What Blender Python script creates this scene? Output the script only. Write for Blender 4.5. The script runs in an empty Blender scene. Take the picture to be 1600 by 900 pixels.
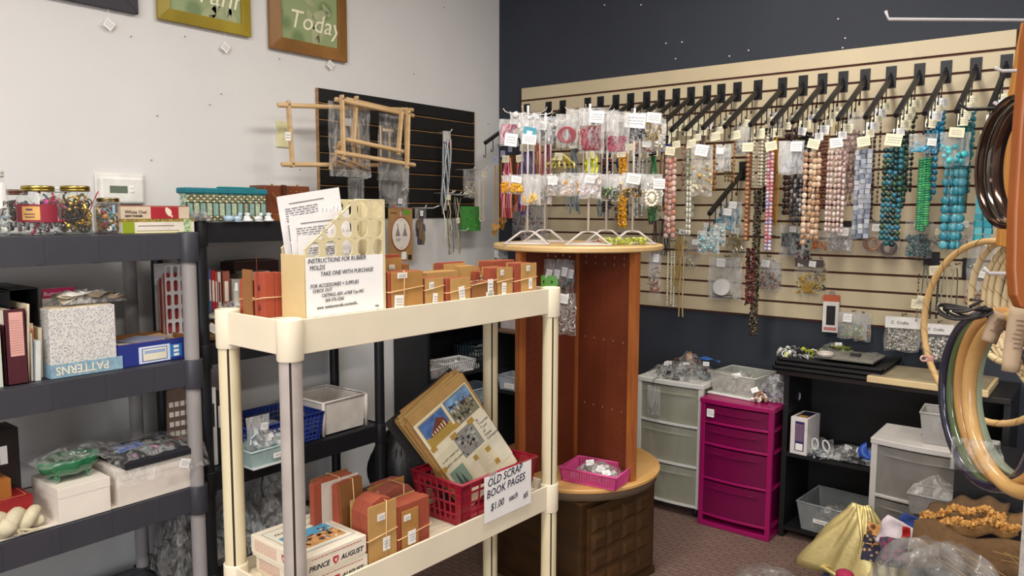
import bpy, math, random
from mathutils import Vector, Matrix, Euler
S = bpy.context.scene
COL = S.collection
PI = math.pi
R = math.radians
# ---------------------------------------------------------------- camera
F = 1203.09
YAW, PIT, ROL = R(38.2427), R(5.7057), R(-.2216)
CAM = Vector((2.995, -3.667, 1.43))
FW = Vector((-math.sin(YAW)*math.cos(PIT), math.cos(YAW)*math.cos(PIT), -math.sin(PIT)))
_r = FW.cross(Vector((0, 0, 1))).normalized()
_d = FW.cross(_r)
RT = math.cos(ROL)*_r + math.sin(ROL)*_d
DN = -math.sin(ROL)*_r + math.cos(ROL)*_d
cd = bpy.data.cameras.new('camera')
cam = bpy.data.objects.new('camera', cd)
COL.objects.link(cam)
cd.sensor_width = 36
cd.lens = F/1600*36
cd.clip_start = .05
mw = Matrix((RT, -DN, -FW)).transposed().to_4x4()
mw.translation = CAM
cam.matrix_world = mw
S.camera = cam
# ---------------------------------------------------------------- world, lamps, exposure
w = bpy.data.worlds.new('world')
S.world = w
w.use_nodes = True
w.node_tree.nodes['Background'].inputs[0].default_value = (.9, .93, 1, 1)
w.node_tree.nodes['Background'].inputs[1].default_value = .06
def area(name, loc, rot, sx, sy, e, col):
    l = bpy.data.lights.new(name, 'AREA')
    l.shape = 'RECTANGLE'; l.size = sx; l.size_y = sy; l.energy = e; l.color = col
    o = bpy.data.objects.new(name, l)
    COL.objects.link(o); o.location = loc; o.rotation_euler = rot
    return o
WARM = (1, .95, .88)
for i, (x, y) in enumerate([(1.9, -1.35), (1.9, -3.6), (4.1, -1.5), (4.1, -3.9), (1.9, -5.8), (4.1, -6.2)]):
    area('ceiling_troffer_lamp', (x, y, 2.96), (0, 0, 0), .3, 1.2, [26, 34, 20, 36, 38, 38][i], WARM)
area('shop_window_daylight', (5.2, -8.2, 1.7), (R(90), 0, R(14)), 3.0, 2.0, 95, (.80, .89, 1))
S.view_settings.view_transform = 'Standard'
S.view_settings.look = 'None'
S.view_settings.exposure = .53
S.view_settings.gamma = 1
S.view_settings.use_curve_mapping = False
# ---------------------------------------------------------------- pixel rays of the calibrated photograph
def ray(x, y): return FW + RT*((x-800)/F) + DN*((y-450)/F)
def AX(px, py, X): v = ray(px, py); return CAM + v*((X-CAM.x)/v.x)
def AY(px, py, Y): v = ray(px, py); return CAM + v*((Y-CAM.y)/v.y)
def AZ(px, py, Z): v = ray(px, py); return CAM + v*((Z-CAM.z)/v.z)
def AD(px, py, D): v = ray(px, py); return CAM + v*D
def APL(px, py, P, N): v = ray(px, py); return CAM + v*((Vector(P)-CAM).dot(N)/v.dot(N))
# ---------------------------------------------------------------- materials
def lin(h):
    h = h.lstrip('#')
    c = [int(h[i:i+2], 16)/255 for i in (0, 2, 4)]
    return [x/12.92 if x <= .04045 else ((x+.055)/1.055)**2.4 for x in c]
_mc = {}
def _new(key):
    m = bpy.data.materials.new(key); m.use_nodes = True
    nt = m.node_tree
    return m, nt, nt.nodes['Principled BSDF']
def _coord(nt, sc=(1, 1, 1)):
    tc = nt.nodes.new('ShaderNodeTexCoord'); mp = nt.nodes.new('ShaderNodeMapping')
    mp.inputs['Scale'].default_value = sc
    nt.links.new(tc.outputs['Object'], mp.inputs[0])
    return mp.outputs[0]
def _ramp(nt, fac, c1, c2, p1=.3, p2=.7):
    r = nt.nodes.new('ShaderNodeValToRGB')
    r.color_ramp.elements[0].color = (*c1, 1); r.color_ramp.elements[1].color = (*c2, 1)
    r.color_ramp.elements[0].position = p1; r.color_ramp.elements[1].position = p2
    nt.links.new(fac, r.inputs[0])
    return r.outputs[0]
def mt(h, rough=.55, metal=0, var=.12, scale=14, bump=.06, trans=0, alpha=1, coat=0):
    key = f'{h}_{rough}_{metal}_{var}_{scale}_{bump}_{trans}_{alpha}_{coat}'
    if key in _mc: return _mc[key]
    m, nt, b = _new('paint_'+h.lstrip('#'))
    c = lin(h)
    co = _coord(nt)
    n = nt.nodes.new('ShaderNodeTexNoise'); n.inputs['Scale'].default_value = scale; n.inputs['Detail'].default_value = 4
    nt.links.new(co, n.inputs['Vector'])
    o = _ramp(nt, n.outputs['Fac'], [x*(1-var) for x in c], [min(1, x*(1+var*.6)) for x in c])
    nt.links.new(o, b.inputs['Base Color'])
    b.inputs['Roughness'].default_value = rough; b.inputs['Metallic'].default_value = metal
    if trans: b.inputs['Transmission Weight'].default_value = trans
    if alpha < 1: b.inputs['Alpha'].default_value = alpha
    if coat: b.inputs['Coat Weight'].default_value = coat
    if bump:
        bp = nt.nodes.new('ShaderNodeBump'); bp.inputs['Strength'].default_value = bump; bp.inputs['Distance'].default_value = .01
        n2 = nt.nodes.new('ShaderNodeTexNoise'); n2.inputs['Scale'].default_value = scale*8
        nt.links.new(co, n2.inputs['Vector']); nt.links.new(n2.outputs['Fac'], bp.inputs['Height']); nt.links.new(bp.outputs[0], b.inputs['Normal'])
    _mc[key] = m
    return m
def wood(h1, h2, sc=(2, 2, 30), rough=.45, dist=3):
    key = f'wood{h1}{h2}{sc}{rough}'
    if key in _mc: return _mc[key]
    m, nt, b = _new('wood_'+h1.lstrip('#'))
    co = _coord(nt, sc)
    n = nt.nodes.new('ShaderNodeTexNoise'); n.inputs['Scale'].default_value = 1.6; n.inputs['Detail'].default_value = 6; n.inputs['Distortion'].default_value = dist*.2
    nt.links.new(co, n.inputs['Vector'])
    nt.links.new(_ramp(nt, n.outputs['Fac'], lin(h1), lin(h2), .35, .68), b.inputs['Base Color'])
    b.inputs['Roughness'].default_value = rough
    bp = nt.nodes.new('ShaderNodeBump'); bp.inputs['Strength'].default_value = .12; bp.inputs['Distance'].default_value = .004
    nt.links.new(n.outputs['Fac'], bp.inputs['Height']); nt.links.new(bp.outputs[0], b.inputs['Normal'])
    _mc[key] = m
    return m
def film(tint='#ffffff', f0=.10, f1=.5, scale=30, rough=.18, key2=''):
    if not key2: tint, f0, f1, rough = '#d6d4d0', f0*1.0, f1*1.0, .13
    key = f'film{tint}{f0}{f1}{scale}{rough}{key2}'
    if key in _mc: return _mc[key]
    m, nt, b = _new('clear_film')
    co = _coord(nt, (1, 1, .35))
    n = nt.nodes.new('ShaderNodeTexNoise'); n.inputs['Scale'].default_value = scale; n.inputs['Detail'].default_value = 5; n.inputs['Distortion'].default_value = 1.2
    nt.links.new(co, n.inputs['Vector'])
    mr = nt.nodes.new('ShaderNodeMapRange'); mr.inputs[1].default_value = .42; mr.inputs[2].default_value = .72
    mr.inputs[3].default_value = f0; mr.inputs[4].default_value = f1  # noise streaks of opacity stand in for bright highlights on the plastic
    nt.links.new(n.outputs['Fac'], mr.inputs[0])
    tr = nt.nodes.new('ShaderNodeBsdfTransparent'); mx = nt.nodes.new('ShaderNodeMixShader')
    c = lin(tint); b.inputs['Base Color'].default_value = (*c, 1); b.inputs['Roughness'].default_value = rough
    b.inputs['Specular IOR Level'].default_value = .75
    bp = nt.nodes.new('ShaderNodeBump'); bp.inputs['Strength'].default_value = .7; bp.inputs['Distance'].default_value = .02
    nt.links.new(n.outputs['Fac'], bp.inputs['Height']); nt.links.new(bp.outputs[0], b.inputs['Normal'])
    nt.links.new(mr.outputs[0], mx.inputs[0]); nt.links.new(tr.outputs[0], mx.inputs[1]); nt.links.new(b.outputs[0], mx.inputs[2])
    nt.links.new(mx.outputs[0], nt.nodes['Material Output'].inputs[0])
    _mc[key] = m
    return m
def glass(tint='#fbfcfb', base=.03):
    key = f'glass{tint}{base}'
    if key in _mc: return _mc[key]
    m, nt, b = _new('clear_glass')
    co = _coord(nt)
    n = nt.nodes.new('ShaderNodeTexNoise'); n.inputs['Scale'].default_value = 9; nt.links.new(co, n.inputs['Vector'])
    fr = nt.nodes.new('ShaderNodeMath'); fr.operation = 'POWER'; fr.inputs[1].default_value = 4
    lw = nt.nodes.new('ShaderNodeLayerWeight'); lw.inputs[0].default_value = .5; nt.links.new(lw.outputs['Facing'], fr.inputs[0])
    ad = nt.nodes.new('ShaderNodeMath'); ad.operation = 'ADD'; ad.inputs[1].default_value = base; ad.use_clamp = True
    nt.links.new(fr.outputs[0], ad.inputs[0])
    tr = nt.nodes.new('ShaderNodeBsdfTransparent'); tr.inputs[0].default_value = (*lin(tint), 1); mx = nt.nodes.new('ShaderNodeMixShader')
    b.inputs['Base Color'].default_value = (*lin(tint), 1); b.inputs['Roughness'].default_value = .05
    bp = nt.nodes.new('ShaderNodeBump'); bp.inputs['Strength'].default_value = .1
    nt.links.new(n.outputs['Fac'], bp.inputs['Height']); nt.links.new(bp.outputs[0], b.inputs['Normal'])
    nt.links.new(ad.outputs[0], mx.inputs[0]); nt.links.new(tr.outputs[0], mx.inputs[1]); nt.links.new(b.outputs[0], mx.inputs[2])
    nt.links.new(mx.outputs[0], nt.nodes['Material Output'].inputs[0])
    _mc[key] = m
    return m
def voro(h1, h2, scale=60, rough=.6, t=.35):
    key = f'voro{h1}{h2}{scale}'
    if key in _mc: return _mc[key]
    m, nt, b = _new('print_'+h1.lstrip('#'))
    v = nt.nodes.new('ShaderNodeTexVoronoi'); v.inputs['Scale'].default_value = scale
    nt.links.new(_coord(nt), v.inputs['Vector'])
    nt.links.new(_ramp(nt, v.outputs['Distance'], lin(h1), lin(h2), t, t+.15), b.inputs['Base Color'])
    b.inputs['Roughness'].default_value = rough
    _mc[key] = m
    return m
# ---------------------------------------------------------------- mesh builder
class MB:
    def __init__(s):
        s.v = []; s.f = []; s.mi = []; s.sm = []; s.m = 0; s.X = Matrix.Identity(4)
    def add(s, vs, fs, smooth=False):
        k = len(s.v); X = s.X
        s.v += [tuple(X @ Vector(p)) for p in vs]
        for f in fs:
            s.f.append([i+k for i in f]); s.mi.append(s.m); s.sm.append(smooth)
        return s
    def box(s, c, d, r=None):
        x, y, z = [q/2 for q in d]
        vs = [Vector((i*x, j*y, k*z)) for i in (-1, 1) for j in (-1, 1) for k in (-1, 1)]
        if r is not None:
            e = Euler((0, 0, r) if isinstance(r, (int, float)) else r).to_matrix()
            vs = [e @ p for p in vs]
        c = Vector(c)
        return s.add([p+c for p in vs], [(0, 1, 3, 2), (4, 6, 7, 5), (0, 4, 5, 1), (2, 3, 7, 6), (0, 2, 6, 4), (1, 5, 7, 3)])
    def bx(s, a, b):
        return s.box([(a[i]+b[i])/2 for i in range(3)], [abs(b[i]-a[i]) for i in range(3)])
    def tube(s, pts, r, n=8, closed=False, caps=True, sq=False):
        pts = [Vector(p) for p in pts]; N = len(pts); rings = []
        up = None
        for i, p in enumerate(pts):
            a = pts[(i-1) % N] if (closed or i > 0) else p
            b = pts[(i+1) % N] if (closed or i < N-1) else p
            t = (b-a).normalized() if (b-a).length > 1e-9 else Vector((0, 0, 1))
            if up is None:
                up = Vector((0, 0, 1)) if abs(t.z) < .9 else Vector((1, 0, 0))
            u = t.cross(up)
            if u.length < 1e-6: u = t.orthogonal()
            u.normalize(); w_ = u.cross(t).normalized(); up = w_
            rr = r[i] if isinstance(r, (list, tuple)) else r
            off = PI/n if sq else 0
            rings.append([p + rr*(math.cos(2*PI*k/n+off)*u + math.sin(2*PI*k/n+off)*w_) for k in range(n)])
        vs = [q for g in rings for q in g]; fs = []
        for i in range(N if closed else N-1):
            j = (i+1) % N
            for k in range(n):
                l = (k+1) % n
                fs.append((i*n+k, i*n+l, j*n+l, j*n+k))
        if caps and not closed:
            fs.append(list(range(n))[::-1]); fs.append([(N-1)*n+k for k in range(n)])
        return s.add(vs, fs, n > 5)
    def lathe(s, prof, c=(0, 0, 0), n=24, smooth=True):
        vs = []; fs = []
        for (r, z) in prof:
            vs += [(c[0]+r*math.cos(2*PI*k/n), c[1]+r*math.sin(2*PI*k/n), c[2]+z) for k in range(n)]
        for i in range(len(prof)-1):
            for k in range(n):
                l = (k+1) % n
                fs.append((i*n+k, i*n+l, (i+1)*n+l, (i+1)*n+k))
        return s.add(vs, fs, smooth)
    def cyl(s, c, r, h, n=16, axis='z', r2=None):
        r2 = r if r2 is None else r2
        c = Vector(c); d = {'x': Vector((1, 0, 0)), 'y': Vector((0, 1, 0)), 'z': Vector((0, 0, 1))}[axis] if isinstance(axis, str) else Vector(axis)
        return s.tube([c-d*h/2, c+d*h/2], [r, r2], n)
    def sph(s, c, rad, nu=8, nv=5, r=None):
        if isinstance(rad, (int, float)): rad = (rad,)*3
        e = Euler(r).to_matrix() if r is not None else None
        vs = []; c = Vector(c)
        def ad(p):
            p = Vector((p[0]*rad[0], p[1]*rad[1], p[2]*rad[2]))
            vs.append((e @ p if e else p)+c)
        ad((0, 0, 1))
        for i in range(1, nv):
            a = PI*i/nv
            for k in range(nu):
                b = 2*PI*k/nu; ad((math.sin(a)*math.cos(b), math.sin(a)*math.sin(b), math.cos(a)))
        ad((0, 0, -1)); fs = []
        for k in range(nu):
            l = (k+1) % nu
            fs.append((0, 1+k, 1+l)); fs.append((len(vs)-1, 1+(nv-2)*nu+l, 1+(nv-2)*nu+k))
            for i in range(nv-2):
                fs.append((1+i*nu+k, 1+(i+1)*nu+k, 1+(i+1)*nu+l, 1+i*nu+l))
        return s.add(vs, fs, True)
    def prism(s, poly, vec):
        n = len(poly); vec = Vector(vec)
        vs = [Vector(p) for p in poly]; vs += [p+vec for p in vs]
        fs = [list(range(n))[::-1], [n+i for i in range(n)]]
        for i in range(n):
            j = (i+1) % n; fs.append((i, j, n+j, n+i))
        return s.add(vs, fs)
    def grid(s, nx, ny, fn, closed=False, smooth=True):
        vs = [fn(i/nx, j/ny) for j in range(ny+1) for i in range(nx+1)]; fs = []
        for j in range(ny):
            for i in range(nx):
                a = j*(nx+1)+i; fs.append((a, a+1, a+nx+2, a+nx+1))
        return s.add(vs, fs, smooth)
    def build(s, name, mats, parent=None, bevel=0, stuff=False, label=None, solid=0):
        me = bpy.data.meshes.new(name); me.from_pydata(s.v, [], s.f)
        if not isinstance(mats, (list, tuple)): mats = [mats]
        for m in mats: me.materials.append(m)
        me.polygons.foreach_set('material_index', [min(i, len(mats)-1) for i in s.mi])
        me.polygons.foreach_set('use_smooth', s.sm)
        me.update()
        o = bpy.data.objects.new(name, me); COL.objects.link(o)
        if parent is not None: o.parent = parent
        if bevel:
            b = o.modifiers.new('bevel', 'BEVEL'); b.width = bevel; b.segments = 2; b.limit_method = 'ANGLE'; b.angle_limit = R(50)
        if solid:
            b = o.modifiers.new('solid', 'SOLIDIFY'); b.thickness = solid
        if stuff: o['kind'] = 'stuff'
        if label: o['label'] = label
        return o
def thing(name, label, cat, loc=(0, 0, 0), rz=0, group=None, rot=None):
    o = bpy.data.objects.new(name, None); COL.objects.link(o)
    o.empty_display_size = .05
    o.location = loc; o.rotation_euler = rot if rot is not None else (0, 0, rz)
    o['label'] = label; o['category'] = cat
    if group: o['group'] = group
    return o
def tag(o, label, cat, group=None, kind=None):
    if label: o['label'] = label
    if cat: o['category'] = cat
    if group: o['group'] = group
    if kind: o['kind'] = kind
    return o
def struct(o): o['kind'] = 'structure'; return o
def copy_tree(o, parent=None):
    c = o.copy(); COL.objects.link(c)
    if parent is not None: c.parent = parent
    for ch in list(o.children): copy_tree(ch, c)
    return c
def text(body, size, mat, loc, rot, parent=None, shear=0, name='lettering', align='LEFT', space=1, bold=0, xs=1):
    c = bpy.data.curves.new(name, 'FONT'); c.body = body; c.size = size; c.shear = shear; c.align_x = align
    c.resolution_u = 2; c.extrude = .0002; c.space_line = space; c.offset = bold
    c.materials.append(mat)
    q = bpy.data.objects.new(name, c)
    me = bpy.data.meshes.new_from_object(q)
    bpy.data.objects.remove(q); bpy.data.curves.remove(c)
    if not me.materials: me.materials.append(mat)
    o = bpy.data.objects.new(name, me); COL.objects.link(o); o.location = loc; o.rotation_euler = rot; o.scale = (xs, 1, 1)
    if parent is not None: o.parent = parent
    return o
FRONT = (R(90), 0, 0)            # lettering that faces -Y
SIDE = (R(90), 0, R(90))         # lettering that faces +X
INK = mt('#1d1d24', .6, 0, .1); PEN = mt('#85838a', .6, 0, .1); WHITE = mt('#f1efea', .6, 0, .05, 10, .02); TAGY = mt('#efe6c4', .7, 0, .06, 30, .03)
def scribble(mb, rng, w, h, rows, y, x0=None, zc=0, m=1):
    """rows of short pen strokes in the XZ plane at depth y"""
    mb.m = m
    for r in range(rows):
        z = zc + h*(.5-(r+.5)/rows); x = -w/2+rng.random()*w*.12
        while x < w*.42:
            l = w*rng.uniform(.06, .2)
            mb.box((x+l/2, y, z), (l, .0006, h/rows*.2), (0, rng.uniform(-.25, .25), 0)); x += l*1.3
    mb.m = 0
def card(parent, rng, c, w, h, mat=None, tilt=0, name='price_tag', rows=3, yaw=0):
    mb = MB(); mb.box((0, 0, 0), (w, .0012, h)); scribble(mb, rng, w*.8, h*.62, rows, -.0012)
    o = mb.build(name, [mat or WHITE, PEN], parent)
    o.location = c; o.rotation_euler = (0, tilt, yaw)
    return o
# ================================================================ setting
def carpet():
    m, nt, b = _new('carpet_tiles')
    co = _coord(nt)
    br = nt.nodes.new('ShaderNodeTexBrick'); br.inputs['Scale'].default_value = 9; br.inputs['Mortar Size'].default_value = .035
    br.inputs['Color1'].default_value = (*lin('#7b6056'), 1); br.inputs['Color2'].default_value = (*lin('#735950'), 1); br.inputs['Mortar'].default_value = (*lin('#624d45'), 1)
    nt.links.new(co, br.inputs['Vector'])
    n = nt.nodes.new('ShaderNodeTexNoise'); n.inputs['Scale'].default_value = 160; n.inputs['Detail'].default_value = 3
    nt.links.new(co, n.inputs['Vector'])
    mx = nt.nodes.new('ShaderNodeMixRGB'); mx.blend_type = 'OVERLAY'; mx.inputs[0].default_value = .5
    nt.links.new(br.outputs['Color'], mx.inputs[1]); nt.links.new(n.outputs['Fac'], mx.inputs[2]); nt.links.new(mx.outputs[0], b.inputs['Base Color'])
    b.inputs['Roughness'].default_value = .95
    bp = nt.nodes.new('ShaderNodeBump'); bp.inputs['Strength'].default_value = .6; bp.inputs['Distance'].default_value = .01
    nt.links.new(n.outputs['Fac'], bp.inputs['Height']); nt.links.new(bp.outputs[0], b.inputs['Normal'])
    return m
WALLW = mt('#dcdad7', .75, 0, .03, 3, .03)
NAVY = mt('#2c3039', .8, 0, .08, 5, .05)
struct(MB().bx((-.1, -9, -.1), (7, .1, 0)).build('floor', carpet()))
struct(MB().bx((-.1, -9, 3), (7, .1, 3.1)).build('ceiling', mt('#e3e1dc', .9)))
struct(MB().bx((-.12, -9, 0), (0, .12, 3)).build('wall_left', WALLW))
struct(MB().bx((0, 0, 0), (7, .12, 3)).build('wall_back', NAVY))
struct(MB().bx((7, -9, 0), (7.1, .1, 3)).build('wall_right', WALLW))
struct(MB().bx((-.1, -9.1, 0), (7, -9, 3)).build('wall_front', WALLW))
# nails left in the walls
NAIL = mt('#8d8a88', .4, .6)
rng = random.Random(3)
for (px, py, lb) in [(288, 57, 'below the left part of the gold frame'), (204, 57, 'right of the charcoal panel tag'), (327, 164, 'high on the bare wall above the wooden box lid'), (345, 147, 'just right of the highest pair below the gold frame'), (245, 181, 'in the middle of the bare wall above the cigar boxes'), (646, 116, 'above the right half of the black slatted panel'), (762, 194, 'between the black slatted panel and the corner'), (468, 265, 'under the left rod of the back scroll frame'), (693, 12, 'near the top edge right of the Today picture'), (236, 250, 'above the thermostat right side'), (436, 92, 'left below the Today picture')]:
    p = AX(px, py, 0)
    tag(MB().cyl((0, 0, 0), .0018, .008, 6, 'x').build('wall_nail', NAIL), 'bare wall nail, '+lb, 'nail', 'bare nails in the white wall').location = (.004, p.y, p.z)
for (px, py, lb) in [(1056, 92, 'lowest of a left cluster'), (1041, 68, 'leftmost of a close pair'), (1066, 66, 'right one of a close pair'), (1170, 79, 'upper of two above the middle arms'), (1140, 88, 'lower of two above the middle arms'), (1317, 75, 'just above the cream panel edge'), (1321, 60, 'a little above the one near the cream panel edge'), (1002, 8, 'at the top edge, right of two'), (945, 8, 'at the top edge, left of two'), (1310, 30, 'highest of three above the right arms')]:
    p = AY(px, py, 0)
    tag(MB().cyl((0, 0, 0), .0035, .006, 6, 'y').build('wall_screw', WHITE), 'pale screw dot on navy, '+lb, 'screw', 'pale screws in the navy wall').location = (p.x, -.003, p.z)
# ---------------- slatted wall panels
def slatwall(name, label, x0, x1, ztop, n, pitch, mface, mgroove, medge, firsth, side=False, slat_label=None):
    t = thing(name, label, 'slatwall')
    if side: t.rotation_euler = (0, 0, R(90))
    w = x1-x0; cx = (x0+x1)/2
    if side: t.location = (0, x0, 0); off = w/2
    else: t.location = (x0, 0, 0); off = w/2
    zb = ztop-firsth-pitch*(n-1)
    MB().bx((0, -.006, zb), (w, -.001, ztop)).build('backing_board', mgroove, t)
    mb = MB(); mb.bx((-.003, -.020, zb), (0, -.001, ztop)); mb.bx((w, -.020, zb), (w+.003, -.001, ztop)); mb.build('edge_strip', medge, t)
    z = ztop
    me = None
    for i in range(n):
        h = (firsth if i == 0 else pitch)-.0095
        if i == 0:
            o = MB().bx((0, -.020, z-h), (w, -.006, z)).build('slat', mface, t, .002)
        else:
            if me is None:
                mb = MB(); mb.box((w/2, -.013, -h/2), (w, .014, h))
                o = mb.build('slat', mface, t, .002); me = o
            else:
                o = me.copy(); COL.objects.link(o)
            o.location = (0, 0, z)
        z -= h+.0095
        if i < n-1:
            MB().bx((0, -.0195, z+.001), (w, -.0065, z+.0045)).build('groove_lip', medge, t)
    return t
CREAM = mt('#c3b393', .42, 0, .05, 6, .03)
RUST = mt('#5a2b18', .7)
XL = AY(818, 160, 0).x; XR = XL+2.44
slatwall('slatwall_panel', 'long cream slatted display panel with rust brown grooves on the navy wall', XL, XR, 2.145, 16, .0762, CREAM, RUST, RUST, .0775)
BLK = mt('#141416', .5, 0, .1, 10, .05)
slatwall('slatwall_panel', 'small black slatted display panel with raw wood edge on the white wall', -1.355, -.25, 1.998, 8, .0768, BLK, mt('#3a2a22', .7), wood('#b08a5c', '#8a6440'), .070, side=True)
# ---------------- pictures high on the white wall
def frame_pic(label, y0, y1, z0, z1, mframe, marts, word, wx, wz, ws, tagpx=None, seed=1, fw=.045, sh=.25):
    rg = random.Random(seed)
    t = thing('framed_picture', label, 'picture', (.004, y0, z0), R(90))
    w, h = y1-y0, z1-z0
    O = [(0, 0), (w, 0), (w, h), (0, h)]; I = [(fw, fw), (w-fw, fw), (w-fw, h-fw), (fw, h-fw)]
    for i in range(4):
        j = (i+1) % 4
        MB().add([(O[i][0], -.002, O[i][1]), (O[j][0], -.002, O[j][1]), (I[j][0], -.002, I[j][1]), (I[i][0], -.002, I[i][1]),
                  (O[i][0], -.020, O[i][1]), (O[j][0], -.020, O[j][1]), (I[j][0], -.028, I[j][1]), (I[i][0], -.028, I[i][1])],
                 [(4, 5, 6, 7), (0, 4, 7, 3), (1, 2, 6, 5), (0, 1, 5, 4), (3, 7, 6, 2), (0, 3, 2, 1)]).build('frame_rail', mframe, t, .002)
    if marts:
        MB().bx((fw*.9, -.013, fw*.9), (w-fw*.9, -.008, h-fw*.9)).build('print', marts[0], t)
        mb = MB()
        for k in range(9):
            cx, cz = rg.uniform(w*.5, w*.82), rg.uniform(h*.12, h*.85); a = rg.uniform(0, PI); L = rg.uniform(.03, .055); W = L*.42
            pts = []
            for q in range(10):
                u = q/10*2*PI; x = L*math.cos(u); z = W*math.sin(u)*(1-.3*math.cos(u))
                pts.append((cx+x*math.cos(a)-z*math.sin(a), -.0135, cz+x*math.sin(a)+z*math.cos(a)))
            mb.prism(pts, (0, -.0006, 0))
        mb.build('printed_leaf', marts[1], t, stuff=True)
        if word: text(word, ws, mt('#f3ecd0', .6), (wx, -.0145, wz), FRONT, t, shear=sh)
    if tagpx:
        p = AX(tagpx[0], tagpx[1], .02); lx = p.y-y0; lz = p.z-z0
        MB().tube([(lx, -.012, 0), (lx+.002, -.012, lz+.02)], .0006, 4).build('tag_string', WHITE, t)
        card(t, rg, (lx, -.013, lz), .034, .034, tilt=.6)
    return t
ART = voro('#6f8455', '#93a071', 7, .5, .2); LEAF = mt('#a9ae86', .6, 0, .2)
p0, p1 = AX(243, 31, 0), AX(388, 56, 0)
frame_pic('wide gold framed green print lettered in script, left of the bronze framed one', p0.y, p1.y, p0.z+.002, p0.z+.34, wood('#8f7a1c', '#a8932c', (3, 3, 3)), (ART, LEAF), 'Grann', .085, .10, .115, (353, 74), 4)
p0, p1 = AX(418, 80, 0), AX(538, 91, 0)
frame_pic('bronze wood framed green leaf print reading Today, hung beside the gold frame', p0.y, p1.y, p0.z+.012, p0.z+.5, wood('#7d5528', '#966a35', (3, 3, 3)), (ART, LEAF), 'Today', .098, .112, .115, (517, 101), 9, .055)
p1 = AX(212, 24, 0)
frame_pic('dark charcoal framed panel cut off at the top left corner of the view', p1.y-.85, p1.y, p1.z, p1.z+.5, mt('#35323a', .6), None, None, 0, 0, 0, (171, 38), 3, .2)
# thermostat and wall plate
t = thing('thermostat', 'white wall thermostat with small grey display above the cigar boxes', 'thermostat', (0, AX(152, 303, .0).y, AX(152, 303, .0).z-.005), R(90))
wd = AX(220, 300, 0).y-AX(152, 303, 0).y
MB().bx((-.01, -.012, -.03), (wd+.01, -.001, .083)).build('back_plate', mt('#e6e3dd', .4), t, .004)
MB().bx((0, -.03, -.03), (wd, -.012, .07)).build('body', mt('#eceae4', .35), t, .01)
MB().bx((wd*.2, -.032, .010), (wd*.6, -.029, .036)).build('display', mt('#6c7768', .25), t)
mb = MB()
for k in range(2): mb.bx((wd*.66, -.033, .012+k*.014), (wd*.75, -.029, .022+k*.014))
mb.build('button', WHITE, t, .001)
t = thing('wall_plate', 'cream plastic switch plate on the white wall beside the wooden frames', 'switch plate', (0, AX(440, 210, 0).y, AX(440, 210, 0).z), R(90))
MB().bx((-.03, -.008, -.058), (.04, -.001, .058)).build('plate', mt('#d9d2a4', .5), t, .003)
MB().bx((.0, -.012, -.02), (.01, -.008, .02)).build('toggle', mt('#d9d2a4', .5), t, .001)
# ================================================================ plastic shelf units
def post(mb, x, y, z0, z1, r, ang=None, notch=.25, n=40):
    pts = []; g = .0028/r
    if ang is None: A = [(2*PI*k/n, r) for k in range(n)]
    else: A = [(ang+g, r*.75), (ang+g, r)]+[(ang+g+(2*PI-2*g)*k/n, r) for k in range(1, n)]+[(ang-g, r), (ang-g, r*.75)]
    for a, rr in A: pts.append((x+rr*math.cos(a), y+rr*math.sin(a), z0))
    mb.prism(pts, (0, 0, z1-z0))
def shelf_unit(label, loc, rz, L, W, tiers, lip, rec, pr, mt_tier, mt_post, r_c, notch_ang=None, overhang=.012, mslot_shade=None, bottom=0, ribs=5, fl_mat=None):
    """x = 0 is the front, the unit runs back along -x and along +y"""
    t = thing('shelving_unit', label, 'shelf unit', loc, rz)
    recs = rec if isinstance(rec, list) else [rec]*len(tiers)
    for z, rec in zip(tiers, recs):
        mb = MB(); th = .007
        for (a, b) in (((0, 0), (0, L)), ((-W, 0), (-W, L))):
            sx = 1 if a[0] == 0 else -1
            mb.bx((a[0]-th*(sx > 0)+overhang*sx, r_c*.6, z-lip), (a[0]+th*(sx < 0)+overhang*sx, L-r_c*.6, z))
        for yy in (0, L):
            sy = -1 if yy == 0 else 1
            mb.bx((-W+r_c*.6, yy+overhang*sy-th/2, z-lip), (-r_c*.6, yy+overhang*sy+th/2, z))
        for (x, y) in ((0, 0), (-W, 0), (0, L), (-W, L)):
            mb.lathe([(r_c*.96, z-lip-.012), (r_c, z-lip-.008), (r_c, z+.002), (r_c-.004, z+.004), (r_c-.005, z-.01), (0, z-.01)], (x, y, 0), 20)
        for k in range(1, ribs+1):
            yy = L*k/(ribs+1); mb.bx((overhang, yy-.012, z-lip+.002), (overhang+.0015, yy+.012, z-.002))
        mb.build('shelf_frame', mt_tier, t, .0015)
        mb = MB(); nb = 9
        mb.bx((-W, .004, z-rec-.012), (0, L-.004, z-rec-.002))
        for k in range(nb):
            x0 = -W+(k+.12)*W/nb; mb.bx((x0, .012, z-rec-.002), (x0+W/nb*.76, L-.012, z-rec))
        mb.build('shelf_board', mt_tier, t)
    zs = sorted(tiers)
    for (x, y) in ((0, 0), (-W, 0), (0, L), (-W, L)):
        lo = bottom
        for z in zs:
            if z-lip-.012 > lo+.02:
                mb = MB(); post(mb, x, y, lo, z-lip-.006, pr, notch_ang)
                po = mb.build('post', fl_mat if (fl_mat and x == 0 and y == 0) else mt_post, t)
                if mslot_shade:
                    MB().box((x+pr*.86*math.cos(notch_ang), y+pr*.86*math.sin(notch_ang), (lo+z-lip)/2), (pr*.2, .0045, z-lip-lo-.02), notch_ang).build('slot_shade', mslot_shade, po)  # dark strip stands in for the shade inside the post's groove
            lo = z-.011
    return t
GRAYT = mt('#3a3a41', .42, 0, .08, 8, .04); GRAYP = mt('#97918f', .5, 0, .05)
GX, GY = .53, -2.305
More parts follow.
